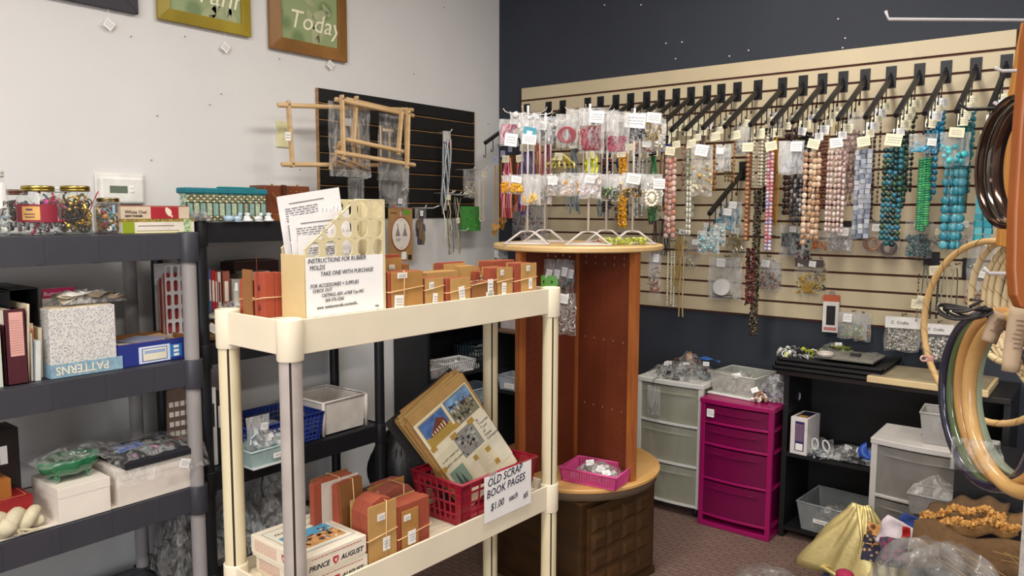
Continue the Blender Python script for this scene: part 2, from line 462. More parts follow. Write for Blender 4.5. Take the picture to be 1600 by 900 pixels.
shelf_unit('charcoal plastic shelving unit with light grey posts at the left edge of the view', (GX, GY-.92, 0), 0, .92, .42, [1.352, .92, .478, .06], .085, .0, .024, GRAYT, GRAYP, .034)
BLKT = mt('#191a1e', .4, 0, .08, 8, .04)
shelf_unit('black plastic shelving unit standing between the charcoal shelves and the dark bookcase', (.38, -2.175, 0), 0, .85, .32, [1.385, .935, .455, .06], .075, .0, .022, BLKT, BLKT, .027)
CRM = mt('#e2d6bd', .45, 0, .05, 6, .03); CRP = mt('#d9cba8', .48, 0, .06, 6, .03)
CA, CYAW, CL, CW = Vector((1.51, -2.608, 0)), R(-1.47), 1.0, .265
TZ, LZ = 1.179, .517
cart = shelf_unit('cream plastic shelving unit holding the terracotta mold packs in the middle of the shop', (CA.x, CA.y, 0), CYAW, CL, CW, [TZ, LZ, .06], .082, [.012, .03, .012], .0262, CRM, CRP, .031, R(-36), ribs=0, mslot_shade=mt('#2a1c14', .8), fl_mat=mt('#aca29b', .45))
UU = Vector((math.sin(-CYAW), math.cos(CYAW), 0)); WW = Vector((-math.cos(CYAW), math.sin(-CYAW), 0))
def CP(u, w_, z): return CA+UU*u+WW*w_+Vector((0, 0, z))
def C2(px, py, w_):
    p = APL(px, py, CA+WW*w_, WW); return (p-CA).dot(UU), p.z
# ================================================================ generic goods
def box_carton(mb, a, b): mb.bx(a, b)
def zipbag(name, label, cat, loc, rz, w_, h, t_, kind=None, colors=('#cccccc',), fill=.5, seed=0, tagpos=None, group=None, tint='#ffffff', f=(.10, .5), n=26, csz=.006, tagcol=None, tagwh=(.03, .026), lying=False, header=None, tagtilt=.1):
    """clear bag hanging from its top edge centre (or lying when lying=True), front is local -Y"""
    rg = random.Random(seed*7+11)
    T = thing(name, label, cat, loc, rz, group)
    if lying: T.rotation_euler = (R(-90)+.02, 0, rz)
    ph = [rg.uniform(0, 6) for _ in range(6)]
    def fn(side):
        def g(u, v):
            prof = math.sin(PI*u)**.7*(math.sin(PI*min(1, v*1.0))**.5)*(.25+.75*(1-v if False else v))
            wr = .22*math.sin(u*17+ph[0]+5*v)*math.sin(v*13+ph[1])+.18*math.sin(u*31+ph[2]-9*v)
            x = (u-.5)*w_*(1+.03*math.sin(v*9+ph[3])); z = -v*h*(1+.02*math.sin(u*8+ph[4]))
            e = math.sin(PI*u)*math.sin(PI*v)
            return (x, side*t_*.5*prof+t_*.22*wr*(.3+e), z)
        return g
    mb = MB(); mb.grid(9, 11, fn(-1)); mb.grid(9, 11, fn(1))
    if not lying: mb.m = 0; mb.box((0, 0, -.004), (w_, .0015, .004))
    mb.build('clear_bag', film(tint, f[0], f[1]), T)
    if kind:
        mats = [mt(c, .35 if kind != 'chain' else .3, .75 if kind in ('metal', 'chain', 'rings') else 0, .1) for c in colors]
        mb = MB(); zb = -h*.965; zt = -h*(1-fill)
        for i in range(n):
            mb.m = i % len(mats)
            x = rg.uniform(-.41, .41)*w_; z = zb+csz+(zt-zb)*rg.random()**1.25; y = rg.uniform(-.3, .3)*t_
            e = (rg.uniform(0, 3), rg.uniform(0, 3), rg.uniform(0, 3)); s_ = csz*rg.uniform(.7, 1.25)
            if kind == 'beads': mb.sph((x, y, z), s_, 6, 4)
            elif kind in ('chips', 'cards'): mb.box((x, y, z), (s_*2.2, s_*1.4, s_*.6), e)
            elif kind == 'sticks': mb.box((x, y, z), (s_*.5, s_*.5, s_*5), (rg.uniform(-.9, .9), rg.uniform(-1.2, 1.2), 0))
            elif kind in ('rings', 'metal'):
                q = Euler(e).to_matrix(); mb.tube([Vector((x, y, z))+q @ Vector((s_*1.5*math.cos(a), s_*1.5*math.sin(a), 0)) for a in [k*2*PI/7 for k in range(7)]], s_*.3, 4, True)
            elif kind == 'discs':
                q = Euler((R(90)+rg.uniform(-.4, .4), 0, rg.uniform(-.5, .5))).to_matrix(); mb.tube([Vector((x, y, z))-q @ Vector((0, 0, s_*.3)), Vector((x, y, z))+q @ Vector((0, 0, s_*.3))], s_*1.2, 10)
            elif kind == 'cord':
                cx = rg.uniform(-.12, .12)*w_; cz = (zb+zt)/2; rr = min(w_*.36, (zt-zb)*.45)*rg.uniform(.7, 1)
                mb.tube([(cx+rr*math.cos(a), y, cz+rr*1.05*math.sin(a)) for a in [k*2*PI/14 for k in range(14)]], csz*.28, 5, True)
            elif kind == 'cloth':
                ww = w_*rg.uniform(.2, .36); hh = (zt-zb)*rg.uniform(.3, .6); q = rg.uniform(0, 9)
                mb.grid(5, 5, lambda u, v: (x*.7+(u-.5)*ww, y+.2*t_*math.sin(u*9+q)*math.cos(v*7+q), min(zt, max(zb+.004, z+(v-.5)*hh))))
        mb.build('contents', mats, T, stuff=True)
    if header:
        hc, hh, txt = header
        MB().bx((-w_*.49, -t_*.32-.002, -hh), (w_*.49, -t_*.32, -.002)).build('header_card', mt(hc, .5), T)
        if txt: text(txt, hh*.42, INK, (-w_*.36, -t_*.32-.0035, -hh*.68), FRONT, T)
    if tagpos:
        card(T, rg, (tagpos[0]*w_, -t_*.55-.004, -tagpos[1]*h), tagwh[0], tagwh[1], tagcol or WHITE, tagtilt+rg.uniform(-.08, .08))
    return T
def junk(name, label, cat, loc, size, colors, seed=0, n=40, csz=.012, kinds=('box', 'sph', 'ring', 'sheet'), group=None, tags=2, parent=None, filmy=True, rz=0):
    """a loose pile of small bagged goods: one heap nobody could count"""
    rg = random.Random(seed+91)
    mats = [mt(c, .35, .0, .15) for c in colors]
    mb = MB()
    for i in range(n):
        mb.m = i % len(mats); a = rg.uniform(0, 2*PI); q = rg.random()**.6
        x = q*.48*size[0]*math.cos(a); y = q*.48*size[1]*math.sin(a); z = (1-q**1.6)*size[2]*rg.uniform(.15, .95)+csz*.6
        e = (rg.uniform(0, 3), rg.uniform(0, 3), rg.uniform(0, 3)); s_ = csz*rg.uniform(.6, 1.3); k = rg.choice(kinds)
        if k == 'box': mb.box((x, y, z), (s_*2, s_*1.2, s_*.7), e)
        elif k == 'sph': mb.sph((x, y, z), s_*.7, 7, 5)
        elif k == 'ring':
            qq = Euler(e).to_matrix(); mb.tube([Vector((x, y, z))+qq @ Vector((s_*1.2*math.cos(b), s_*1.2*math.sin(b), 0)) for b in [j*2*PI/8 for j in range(8)]], s_*.2, 4, True)
        else:
            b = rg.uniform(0, 6); mb.grid(3, 3, lambda u, v: (x+(u-.5)*s_*4, y+(v-.5)*s_*3, z+s_*.6*math.sin(5*u+b)*math.cos(4*v+b)))
    if parent is not None:
        o = mb.build(name, mats, parent, stuff=True); o.location = loc; T = parent
    else:
        T = thing(name, label, cat, loc, rz, group); o = mb.build('contents', mats, T, stuff=True)
    if filmy:
        ph = [rg.uniform(0, 6) for _ in range(4)]
        def g(u, v):
            x = (u-.5); y = (v-.5); d = min(1, 2*max(abs(x), abs(y)))
            z = size[2]*1.12*(1-d**2.2)+.004+size[2]*.16*math.sin(u*13+ph[0])*math.sin(v*11+ph[1])*(1-d)
            return (x*size[0]*(1+.05*math.sin(v*12+ph[2])), y*size[1]*(1+.05*math.sin(u*12+ph[3])), z)
        f_ = MB().grid(11, 11, g).build('clear_bag', film('#ffffff', .10, .55, 40), T)
        if parent is not None: f_.location = loc
    for k in range(tags):
        c = card(T, rg, (0, 0, 0), .03, .022)
        c.location = Vector(loc if parent is not None else (0, 0, 0))+Vector((rg.uniform(-.3, .3)*size[0], rg.uniform(-.3, .1)*size[1], size[2]*rg.uniform(.75, 1)))
        c.rotation_euler = (rg.uniform(-.9, -.3), rg.uniform(-.4, .4), rg.uniform(0, 1.2))
    return T
def open_box(mb, w_, d, h, th=.002, base=True, flare=0):
    """hollow open-topped box centred on x,y standing on z=0; flare widens the rim"""
    a, b = w_/2, d/2; A, B = a+flare, b+flare
    for (sx, sy) in ((1, 0), (-1, 0), (0, 1), (0, -1)):
        if sx: vs = [(sx*a, -b, 0), (sx*a, b, 0), (sx*A, B, h), (sx*A, -B, h)]; n_ = Vector((-sx*th, 0, 0))
        else: vs = [(-a, sy*b, 0), (a, sy*b, 0), (A, sy*B, h), (-A, sy*B, h)]; n_ = Vector((0, -sy*th, 0))
        vs = [Vector(v) for v in vs]
        mb.add(vs+[v+n_ for v in vs], [(0, 1, 2, 3), (7, 6, 5, 4), (0, 4, 5, 1), (1, 5, 6, 2), (2, 6, 7, 3), (3, 7, 4, 0)])
    if base: mb.bx((-a, -b, 0), (a, b, th))
def basket(name, label, loc, rz, w_, d, h, mat, flare=.012, cols=(14, 9), rows=3, rim=.006, cat='basket', solid_corner=.0, group=None, tall=False):
    """plastic basket with pierced sides: bars and bands are real"""
    T = thing(name, label, cat, loc, rz, group)
    mb = MB(); a, b = w_/2, d/2
    def P(x, y, q): return (x*(1+flare/a*q) if a else x, y*(1+flare/b*q), h*q)
    cs = [(-a, -b), (a, -b), (a, b), (-a, b)]
    mb.bx((-a, -b, 0), (a, b, .003))
    MB_ = MB(); MB_.tube([P(*c, 1) for c in cs], rim, 6, True); MB_.build('rim', mat, T)
    for i in range(4):
        j = (i+1) % 4; n_ = cols[i % 2]
        for q in [k/rows for k in range(rows+1)][:-1]:
            mb.tube([P(*cs[i], max(q, .03)), P(*cs[j], max(q, .03))], .0022, 4)
        for (q0, q1) in ((0, .12), (.86, 1)):
            p = [P(*cs[i], q0), P(*cs[j], q0), P(*cs[j], q1), P(*cs[i], q1)]
            mb.add(p, [(0, 1, 2, 3)])
        for k in range(n_+1):
            f = k/n_; x = cs[i][0]*(1-f)+cs[j][0]*f; y = cs[i][1]*(1-f)+cs[j][1]*f
            mb.tube([P(x, y, .02), P(x, y, .98)], .0019, 4, caps=False)
        if solid_corner:
            for (c, s_) in ((i, j), (j, i)):
                f = solid_corner; x = cs[c][0]*(1-f)+cs[s_][0]*f; y = cs[c][1]*(1-f)+cs[s_][1]*f
                mb.add([P(*cs[c], 0), P(x, y, 0), P(x, y, 1), P(*cs[c], 1)], [(0, 1, 2, 3)])
    mb.build('pierced_wall', mat, T, solid=.002)
    return T
def tub(name, label, loc, rz, w_, d, h, tint='#dfe6ea', f=(.25, .5), flare=.012, lid=None, group=None, cat='storage tub'):
    T = thing(name, label, cat, loc, rz, group)
    mb = MB(); open_box(mb, w_, d, h, .0015, True, flare); mb.build('tub_wall', film(tint, f[0], f[1], 6, .3, 'tub'), T, .004)
    A, B = w_/2+flare, d/2+flare
    mb = MB(); mb.tube([(-A, -B, h), (A, -B, h), (A, B, h), (-A, B, h)], .004, 6, True); mb.build('rim', film(tint, f[0]+.25, f[1]+.3, 6, .3, 'rim'), T)
    return T
# ================================================================ goods on the charcoal shelves
def jar(label, loc, r, h, lidc, seed, kind, cols, n=46, lab=None, lidmetal=1, csz=.0095, group=None):
    rg = random.Random(seed)
    T = thing('glass_jar', label, 'jar', loc, 0, group)
    nr = r*.68
    MB().lathe([(0, .001), (r*.86, .001), (r*.97, .006), (r, .014), (r, h*.68), (r*.95, h*.77), (nr, h*.86), (nr, h*.96)], n=28).build('glass_body', glass(), T)
    mb = MB(); mb.lathe([(nr+.003, h*.885), (nr+.005, h*.89), (nr+.005, h*.925), (nr+.003, h*.93)], n=28); mb.build('screw_band', mt(lidc, .3, lidmetal, .1), T)
    mb = MB(); mb.lathe([(nr+.004, h*.93), (nr+.005, h*.935), (nr+.005, h*.985), (nr+.002, h), (0, h)], n=28); mb.build('lid', mt(lidc, .3, lidmetal, .1), T)
    mats = [mt(c, .28, .85 if c in ('#c9a24a', '#d8b04c', '#b9bcc2', '#a8843a') else 0, .15) for c in cols]
    mb = MB()
    for i in range(n):
        mb.m = rg.randrange(len(mats)); a = rg.uniform(0, 6.3); q = math.sqrt(rg.random())*(r-.014); z = rg.uniform(.012, h*.72); s_ = csz*rg.uniform(.7, 1.4)
        c = Vector((q*math.cos(a), q*math.sin(a), z)); e = Euler((rg.uniform(0, 3), rg.uniform(0, 3), 0)).to_matrix(); k = rg.choice(kind)
        if k == 'ring': mb.tube([c+e @ Vector((s_*1.3*math.cos(b), s_*1.3*math.sin(b), 0)) for b in [j*.7854 for j in range(8)]], s_*.28, 5, True)
        elif k == 'bead': mb.sph(c, s_*.8, 8, 5)
        elif k == 'strand':
            for j in range(9): mb.sph(c+e @ Vector((j*s_*.9-4*s_, s_*.8*math.sin(j), 0))*.8, s_*.42, 6, 4)
        else: mb.box(c, (s_*2.2, s_*1.3, s_*.6), (rg.uniform(0, 3), rg.uniform(0, 3), 0))
    mb.build('trinkets', mats, T, stuff=True)
    if lab:
        mb = MB(); a0, a1, z0, z1 = lab[:4]
        mb.grid(12, 1, lambda u, v: ((r+.0008)*math.cos(a0+(a1-a0)*u), (r+.0008)*math.sin(a0+(a1-a0)*u), h*(z0+(z1-z0)*v)))
        mb.build('paper_label', mt(lab[4], .6), T, label='printed paper label round the jar')
        if len(lab) > 5:
            mb = MB(); am = a0+(a1-a0)*.42
            mb.grid(8, 1, lambda u, v: ((r+.0016)*math.cos(am-.42+.84*u), (r+.0016)*math.sin(am-.42+.84*u), h*(z0+(z1-z0)*(.12+.76*v))))
            mb.build('label_panel', mt(lab[5], .6), T)
            mb = MB()
            for (da, zf, wd, th) in ((-.2, .66, .3, .09), (-.3, .42, .5, .05), (-.26, .26, .44, .05)):
                mb.grid(4, 1, lambda u, v: ((r+.0024)*math.cos(am+da+wd*u), (r+.0024)*math.sin(am+da+wd*u), h*(z0+(z1-z0)*(zf+th*v))))
            mb.build('label_print', mt('#5a2450', .6), T)
    return T
GZ = 1.353
def on_g(px, py, X=None):
    p = AZ(px, py, GZ); return p
def at_g(px, X): return AX(px, 370, X)
CAMA = math.atan2(CAM.y+2.5, CAM.x-.4)
def jl(px, X, pw):
    p = AX(px, 368, X); d = (p-CAM).dot(FW)
    return (X, p.y, GZ), pw/2*d/F
l, r_ = jl(63, .40, 60)
J1 = jar('gold lidded glass jar with a red and cream printed label, full of bead strands', l, r_, .148, '#b09a52', 5, ['strand', 'bead', 'chip', 'strand'], ['#b02040', '#e5e2dd', '#3d6a74', '#c46a8a', '#b9bcc2', '#7a2030'], 60, (CAMA-1.25, CAMA+1.0, .26, .62, '#8f2335', '#d9a860'))
MB().box((.0, 0, 0), (.034, .0012, .034)).build('sticker', [WHITE], J1).location = (r_*.86*math.cos(CAMA), r_*.86*math.sin(CAMA), .108)
J1.children[-1].rotation_euler = (.0, .3, CAMA+R(90))
mb = MB(); mb.sph((0, 0, 0), (.012, .006, .011), 10, 6); o = mb.build('rose_bead', mt('#c2408c', .4), J1); o.location = (r_*.8*math.cos(CAMA+.5), r_*.8*math.sin(CAMA+.5), .098)
l, r_ = jl(121, .42, 54)
jar('gold lidded glass jar crammed with gold jewellery', l, r_, .150, '#a8924e', 6, ['ring', 'strand', 'bead', 'ring'], ['#c9a24a', '#d8b04c', '#2c2420', '#4a3418', '#6b4a22', '#a8843a', '#1f1a16'], 80)
l, r_ = jl(171, .43, 41)
jar('short squat glass jar of mixed buttons beside the cigar boxes', l, r_, .114, '#8f8058', 7, ['ring', 'chip', 'bead'], ['#b5702a', '#8fa6b8', '#e9e6e0', '#c9a24a', '#8a3038', '#5a8a8a'], 60)
l, r_ = jl(-8, .46, 42)
T = jar('tall glass jar with a white lettered label at the left edge', l, r_, .19, '#d8d6d0', 8, ['bead', 'chip'], ['#8a99a6', '#e9e6e0', '#5c4a44'], 40, (CAMA-.9, CAMA+1.1, .42, .8, '#f1efea'), 0)
text('PS', .022, INK, ((r_+.003)*math.cos(CAMA+.7), (r_+.003)*math.sin(CAMA+.7), .085), (R(90), 0, CAMA+.7+R(90)), T)
l, r_ = jl(25, .25, 50)
jar('dark jar with brown wooden lid standing behind the red labelled jar', l, r_, .138, '#5a3426', 9, ['bead', 'chip'], ['#3a2422', '#6a1f24', '#8d8a88', '#2f4a3a'], 60, None, 0)
l, r_ = jl(95, .22, 44)
jar('clear lidded jar standing behind and between the two gold lidded jars', l, r_, .150, '#cfcfcb', 10, ['bead', 'chip', 'ring'], ['#a88b5a', '#6a4a3a', '#c9a24a'], 50, None, 0)
# pins and thread sprouting above the gold jar
T = thing('pin_bundle', 'wire pins and red thread sticking up behind the gold lidded jars', 'pins', (.30, AX(126, 290, .30).y, 1.455))
mb = MB(); rg = random.Random(2)
for k in range(5): mb.tube([(0, .01*k-.02, 0), (.01, .012*k-.02+rg.uniform(-.01, .01), .03+.01*rg.random())], .0007, 4)
mb.build('pin', mt('#b9bcc2', .3, .9), T)
MB().tube([(0, .02, -.04), (.005, .035, .0), (.01, .05, .035)], .002, 5).build('red_thread', mt('#a5212c', .6), T)
MB().bx((-.012, -.025, -.1), (.002, .03, 0)).build('pin_card', WHITE, T)
# cigar boxes
yA, yB = AX(190, 350, .47).y, AX(297, 350, .47).y
T = thing('cigar_box', 'white and olive striped cigar box at the bottom of the stack of two', 'box', (.47, AX(192, 366, .47).y, GZ))
w1 = AX(304, 366, .47).y-AX(192, 366, .47).y
MB().bx((-.2, 0, 0), (0, w1, .046)).build('box_body', mt('#dcd3c4', .55), T, .001)
MB().bx((-.19, -.0008, .037), (.0006, w1+.001, .046)).build('gilt_edge', voro('#5d4a1c', '#a58b3a', 200), T)
mb = MB(); mb.bx((0, .0, .0), (.0012, .038, .037)); mb.build('green_panel', mt('#8b9a1c', .5), T)
MB().bx((0, w1-.038, .002), (.0014, w1-.012, .045)).build('tax_stamp', voro('#7f9a68', '#b8c79c', 90), T)
mb = MB(); rg = random.Random(4)
x = .045
while x < w1*.75:
    l_ = rg.uniform(.004, .012); mb.bx((0, x, .006), (.0014, x+l_, .0085)); x += l_+.002
x = .05
while x < w1*.7: mb.bx((0, x, .023), (.0014, x+.005, .0255)); x += .0065
mb.build('small_print', mt('#8d7a72', .6), T)
MB().bx((0, .04, 0), (.001, w1-.04, .006)).build('base_trim', mt('#e8dfae', .5), T)
T = thing('cigar_box', 'cream and red cigar box with a pale owl, on top of the stack of two', 'box', (.468, yA, GZ+.0463))
w2 = yB-yA
MB().bx((-.195, 0, 0), (0, w2, .042)).build('box_body', mt('#cdb9a0', .55), T, .001)
MB().bx((-.197, -.001, .0415), (.001, w2+.001, .044)).build('lid', mt('#a04a38', .5), T, .0008)
MB().bx((0, w2*.42, .001), (.0012, w2*.83, .0405)).build('red_panel', mt('#a3202c', .5), T)
mb = MB(); oc = w2*.68
mb.prism([(.0014, oc+.010*math.cos(a)*(1+.25*math.sin(a))+.004*math.sin(a)*-1, .022+.014*math.sin(a)) for a in [k*2*PI/16 for k in range(16)]], (.0008, 0, 0))
mb.prism([(.0014, oc-.006+.006*math.cos(a), .033+.006*math.sin(a)) for a in [k*2*PI/10 for k in range(10)]], (.0009, 0, 0))
mb.prism([(.0014, oc+.004, .012), (.0014, oc+.012, .003), (.0014, oc+.014, .012)], (.0008, 0, 0))
mb.build('owl_emblem', mt('#e9d8c0', .5), T)
text('White Owl', .0155, mt('#3a2a22', .5), (.0016, .012, .018), SIDE, T)
text('NEW YORKER', .009, mt('#3a2a22', .5), (.0016, .012, .007), SIDE, T, bold=.0003)
# ---- second tier
Z2 = .921
def upright(name, label, cat, px0, px1, ptop, X, D, mat, zb=None, bevel=.001, group=None):
    zb = Z2 if zb is None else zb
    a, b = AX(px0, 600, X), AX(px1, 600, X); zt = AX(px0, ptop, X).z
    T = thing(name, label, cat, (X, a.y, zb), 0, group)
    return T, b.y-a.y, zt-zb, D
T, w_, h, d = upright('magazine_file', 'black cardboard magazine file standing open at the far left of the second shelf', 'file', 22, 68, 452, .44, .26, BLK)
mb = MB()
mb.bx((-d, 0, 0), (0, .003, h)); mb.bx((-d, w_-.003, 0), (0, w_, h)); mb.bx((-d, 0, 0), (-d+.003, w_, h)); mb.bx((-d, 0, 0), (0, w_, .003)); mb.bx((-d, 0, h-.003), (0, w_, h))
mb.bx((-d, -.12, h-.012), (0, 0, h-.009)); mb.bx((-d, -.12, 0), (-d+.003, 0, h))
mb.build('file_shell', BLK, T)
T, w_, h, d = upright('box_folder', 'maroon magazine folder with a pink lined label on its spine', 'folder', 12, 46, 484, .50, .24, None)
MAR = mt('#4a1a24', .5)
mb = MB(); mb.bx((-d, 0, 0), (0, .0025, h*.8)); mb.bx((-d, w_-.0025, 0), (0, w_, h*.98)); mb.bx((-.0025, 0, 0), (0, w_, h)); mb.bx((-d, 0, 0), (0, w_, .003)); mb.bx((-d, 0, 0), (-d+.003, w_, h*.7))
mb.build('folder_shell', MAR, T)
MB().bx((0, w_*.22, h*.38), (.0012, w_*.86, h*.96)).build('spine_label', mt('#d6a096', .6), T)
mb = MB()
for k in range(14): mb.bx((.0012, w_*.26, h*(.42+.033*k)), (.0016, w_*.82, h*(.423+.033*k)))
mb.build('ruled_line', mt('#a06a66', .6), T)
for k in range(4): MB().bx((-d+.01, .006+k*.009, .004), (-.004, .009+k*.009, h*(.98+.02*math.sin(k*2)))).build('paper', mt(['#e6dccb', '#c9b79a', '#dcd2c0', '#a9b6b0'][k], .7), T)
T, w_, h, d = upright('booklet', 'pale green booklet edge standing at the far left edge, beside the maroon folder', 'booklet', -8, 5, 510, .50, .2, None)
MB().bx((-d, 0, 0), (0, w_, h)).build('pages', mt('#c2cbb9', .6), T)
rg = random.Random(12)
for k, (a, b, pt, X, c, lb) in enumerate([(42, 50, 475, .49, '#d9c7a8', 'tall cream pattern leaflet leaning right beside the maroon folder'), (49, 56, 520, .485, '#8f7f70', 'brown pattern envelope standing behind the cream leaflet'), (52, 62, 505, .47, '#b9a27c', 'tan pattern leaflet with an orange oval picture'), (56, 72, 533, .492, '#b9c3c9', 'pale blue pattern leaflet leaning against the floral album'), (62, 74, 512, .455, '#c8b48e', 'buff pattern envelope standing next to the floral album')]):
    T, w_, h, d = upright('pattern_leaflet', lb, 'leaflet', a, b, pt, X, .19, None)
    w_ = max(.006, w_*.55)
    mb = MB(); mb.bx((-d, 0, 0), (0, w_, h)); mb.build('sleeve', mt(c, .6), T, .001)
    mb = MB()
    for q in range(4): mb.bx((.0, w_*(.15+.2*q), .002), (.001, w_*(.22+.2*q), h-.002))
    mb.build('page_edge', mt('#efe7d6', .7), T)
    if k == 2: MB().sph((.001, w_*.5, h*.8), (.001, w_*.4, .02), 10, 6).build('oval_picture', mt('#b0562a', .6), T)
    T.rotation_euler = (R(-3.0+1.6*(k % 3)), 0, 0)
# floral album with blue PATTERNS box edge
X = .5; a = AX(84, 600, X); b = AX(184, 590, X); zt = AX(130, 480, X).z
T = thing('photo_album', 'white album with small grey flower print, standing above the blue strip', 'album', (X, a.y-.003, Z2), 0)
w_ = b.y-a.y+.006; h = zt-Z2
FLO = voro('#8e8f9a', '#cfcbc4', 190, .6, .30)
MB().bx((-.085, .0, .002), (-.004, w_, h)).build('cover', FLO, T, .003)
MB().bx((-.08, w_*.04, h-.004), (-.01, w_*.96, h+.004)).build('page_block', mt('#c8b89a', .7), T)
T2 = thing('pattern_box_tray', 'low pale blue cardboard tray with upside-down PATTERNS lettering under the album', 'box', (X+.004, a.y-.008, Z2), 0)
w2 = AX(190, 590, X).y-a.y+.012
BLU = mt('#86a6b8', .6, 0, .25, 60)
mb = MB(); mb.bx((-.002, 0, 0), (0, w2, .042)); mb.bx((-.1, 0, 0), (-.002, .002, .042)); mb.bx((-.1, w2-.002, 0), (-.002, w2, .042)); mb.bx((-.1, 0, 0), (0, w2, .001)); mb.build('tray_wall', BLU, T2)
text('PATTERNS', .036, mt('#e5dcc6', .6), (.0012, w2*.80, .034), (R(-90), 0, R(-90)), T2, xs=.92, bold=.0006)
# pale tan back of the album and the top goods
MB().bx((-.10, w_*.8, .01), (-.09, w_*1.0, h*1.12)).build('board', mt('#a88f80', .7), T, label='tan card behind the album')
T = thing('pattern_booklet', 'magenta topped sewing pattern booklet sticking up behind the floral album', 'booklet', (.40, AX(66, 470, .40).y, Z2), 0)
ww = AX(118, 470, .40).y-AX(66, 470, .40).y; hh = AX(90, 450, .40).z-Z2
MB().bx((-.01, 0, 0), (0, ww, hh)).build('pages', mt('#d9cfc4', .6), T)
MB().bx((0, 0, hh-.030), (.001, ww, hh)).build('title_band', mt('#a81f4e', .5), T)
text('Butterick', .018, mt('#f0d8dc', .5), (.0015, .004, hh-.022), SIDE, T)
MB().bx((0, .03, hh-.075), (.001, ww-.01, hh-.045)).build('picture', voro('#3a2420', '#9a7a6a', 150), T)
p = AX(138, 470, .46)
junk('clear_pattern_bag', 'clear zip bag of loose pattern sheets lying on top of the floral album', 'plastic bag', (.452, p.y, Z2+h+.006), (.09, .2, .035), ['#d8cbb4', '#c9b792', '#e9e4da', '#8a7a68'], 4, 12, .02, ('sheet',), tags=2)
# blue shoebox
X = .5; a = AX(186, 598, X); b = AX(308, 570, X); h = AX(190, 540, X).z-Z2
T = thing('shoe_box', 'royal blue open cardboard box with white and light blue labels, full of envelopes', 'box', (X, a.y+.003, Z2), 0)
w_ = b.y-a.y-.006; NB = mt('#22307c', .5, 0, .06)
mb = MB(); mb.bx((-.003, 0, 0), (0, w_, h)); mb.bx((-.2, 0, 0), (-.003, .003, h)); mb.bx((-.2, w_-.003, 0), (-.003, w_, h)); mb.bx((-.2, 0, 0), (-.197, w_, h)); mb.bx((-.2, 0, 0), (0, w_, .003)); mb.build('box_wall', NB, T)
mb = MB(); e = .0012
mb.bx((-.0045, .003, .01), (-.0035, w_-.003, h+e)); mb.bx((-.196, .003, .01), (-.195, w_-.003, h+e)); mb.bx((-.195, .0032, .01), (-.005, .0045, h+e)); mb.bx((-.195, w_-.0045, .01), (-.005, w_-.0032, h+e)); mb.build('brown_lining', mt('#8a5a30', .7), T)
MB().bx((0, w_*.25, h*.06), (.001, w_*.66, h*.80)).build('label_border', mt('#c9d2e4', .6), T)
MB().bx((.001, w_*.29, h*.14), (.0016, w_*.62, h*.72)).build('label_rule', mt('#2b3d82', .6), T)
MB().bx((.0016, w_*.30, h*.17), (.0022, w_*.61, h*.69)).build('label_face', mt('#ddd6c0', .6), T)
MB().bx((.0022, w_*.32, h*.48), (.0026, w_*.59, h*.62)).build('label_heading', mt('#93a4c8', .6), T)
MB().bx((0, w_*.66, h*.16), (.001, w_*.82, h*.74)).build('blue_label', mt('#2f77b8', .5), T)
mb = MB()
for z in (.2, .38, .57): mb.bx((.001, w_*.71, h*z), (.0016, w_*.78, h*(z+.12)))
mb.build('white_sticker', WHITE, T)
T.rotation_euler = (0, 0, R(2))
rg = random.Random(8)
EN = [mt(c, .65) for c in ('#c9a878', '#b3855a', '#d9c6a2', '#e3ddd2', '#a88a6a', '#8b8fa8')]
for k in range(12):
    mb = MB(); lw = rg.uniform(.08, .13)
    mb.box((0, 0, 0), (.15, lw, .0025)); o = mb.build('envelope', EN[k % 6], T)
    o.location = (-.1, w_*rg.uniform(.36, .62), h*(.42+.045*k)); o.rotation_euler = (rg.uniform(.02, .16), rg.uniform(-.05, .05), rg.uniform(-.3, .3))
# ---- third tier
Z3 = .479
def bxpx(name, label, cat, px0, px1, ptop, X, D, zb, mat, bev=.001, rz=0):
    a, b = AX(px0, 790, X), AX(px1, 780, X); zt = AX((px0+px1)/2, ptop, X).z
    T = thing(name, label, cat, (X, a.y, zb), rz); MB().bx((-D, 0, 0), (0, b.y-a.y, zt-zb)).build('box_body', mat, T, bev)
    return T, b.y-a.y, zt-zb
T, w_, h = bxpx('storage_case', 'dark brown upright case with a white label at the far left of the third shelf', 'case', -30, 35, 672, .36, .1, Z3, mt('#1d1314', .4))
MB().bx((0, w_*.52, h*.62), (.001, w_*.70, h*.82)).build('label', WHITE, T)
T, w_, h = bxpx('small_box', 'plain orange tan box at the left end of the third shelf', 'box', -25, 19, 752, .44, .12, Z3, mt('#9a5c1f', .6))
T, w_, h = bxpx('red_book', 'flat red gift box with thin gilt outline behind the yarn skein', 'box', -20, 52, 782, .47, .14, Z3, mt('#8c1a20', .45))
mb = MB(); zt = h+.0006
for q in ((-.13, .01, -.02, .012), (-.13, w_-.012, -.02, w_-.01), (-.13, .01, -.128, w_-.01), (-.022, .01, -.02, w_-.01)): mb.bx((q[0], q[1], h), (q[2], q[3], zt))
mb.build('gilt_outline', mt('#c08a5a', .4), T)
WB = mt('#e6dccf', .6, 0, .04)
T, w_, h = bxpx('white_gift_box', 'plain white cardboard box in front, with the green glass dish on it', 'box', 92, 173, 755, .53, .2, Z3, WB)
o = MB().bx((-.202, -.001, h-.03), (.001, w_+.001, h+.001)).build('lid', WB, T, .001)
dish_z = Z3+h+.002
T, w_, h2 = bxpx('white_gift_box', 'larger white cardboard box with small black lettering, right end of the third shelf', 'box', 186, 302, 722, .53, .26, Z3, mt('#ddd2c6', .6, 0, .04))
MB().bx((-.262, -.001, h2-.035), (.001, w_+.001, h2+.001)).build('lid', mt('#ded4c8', .6, 0, .04), T, .001)
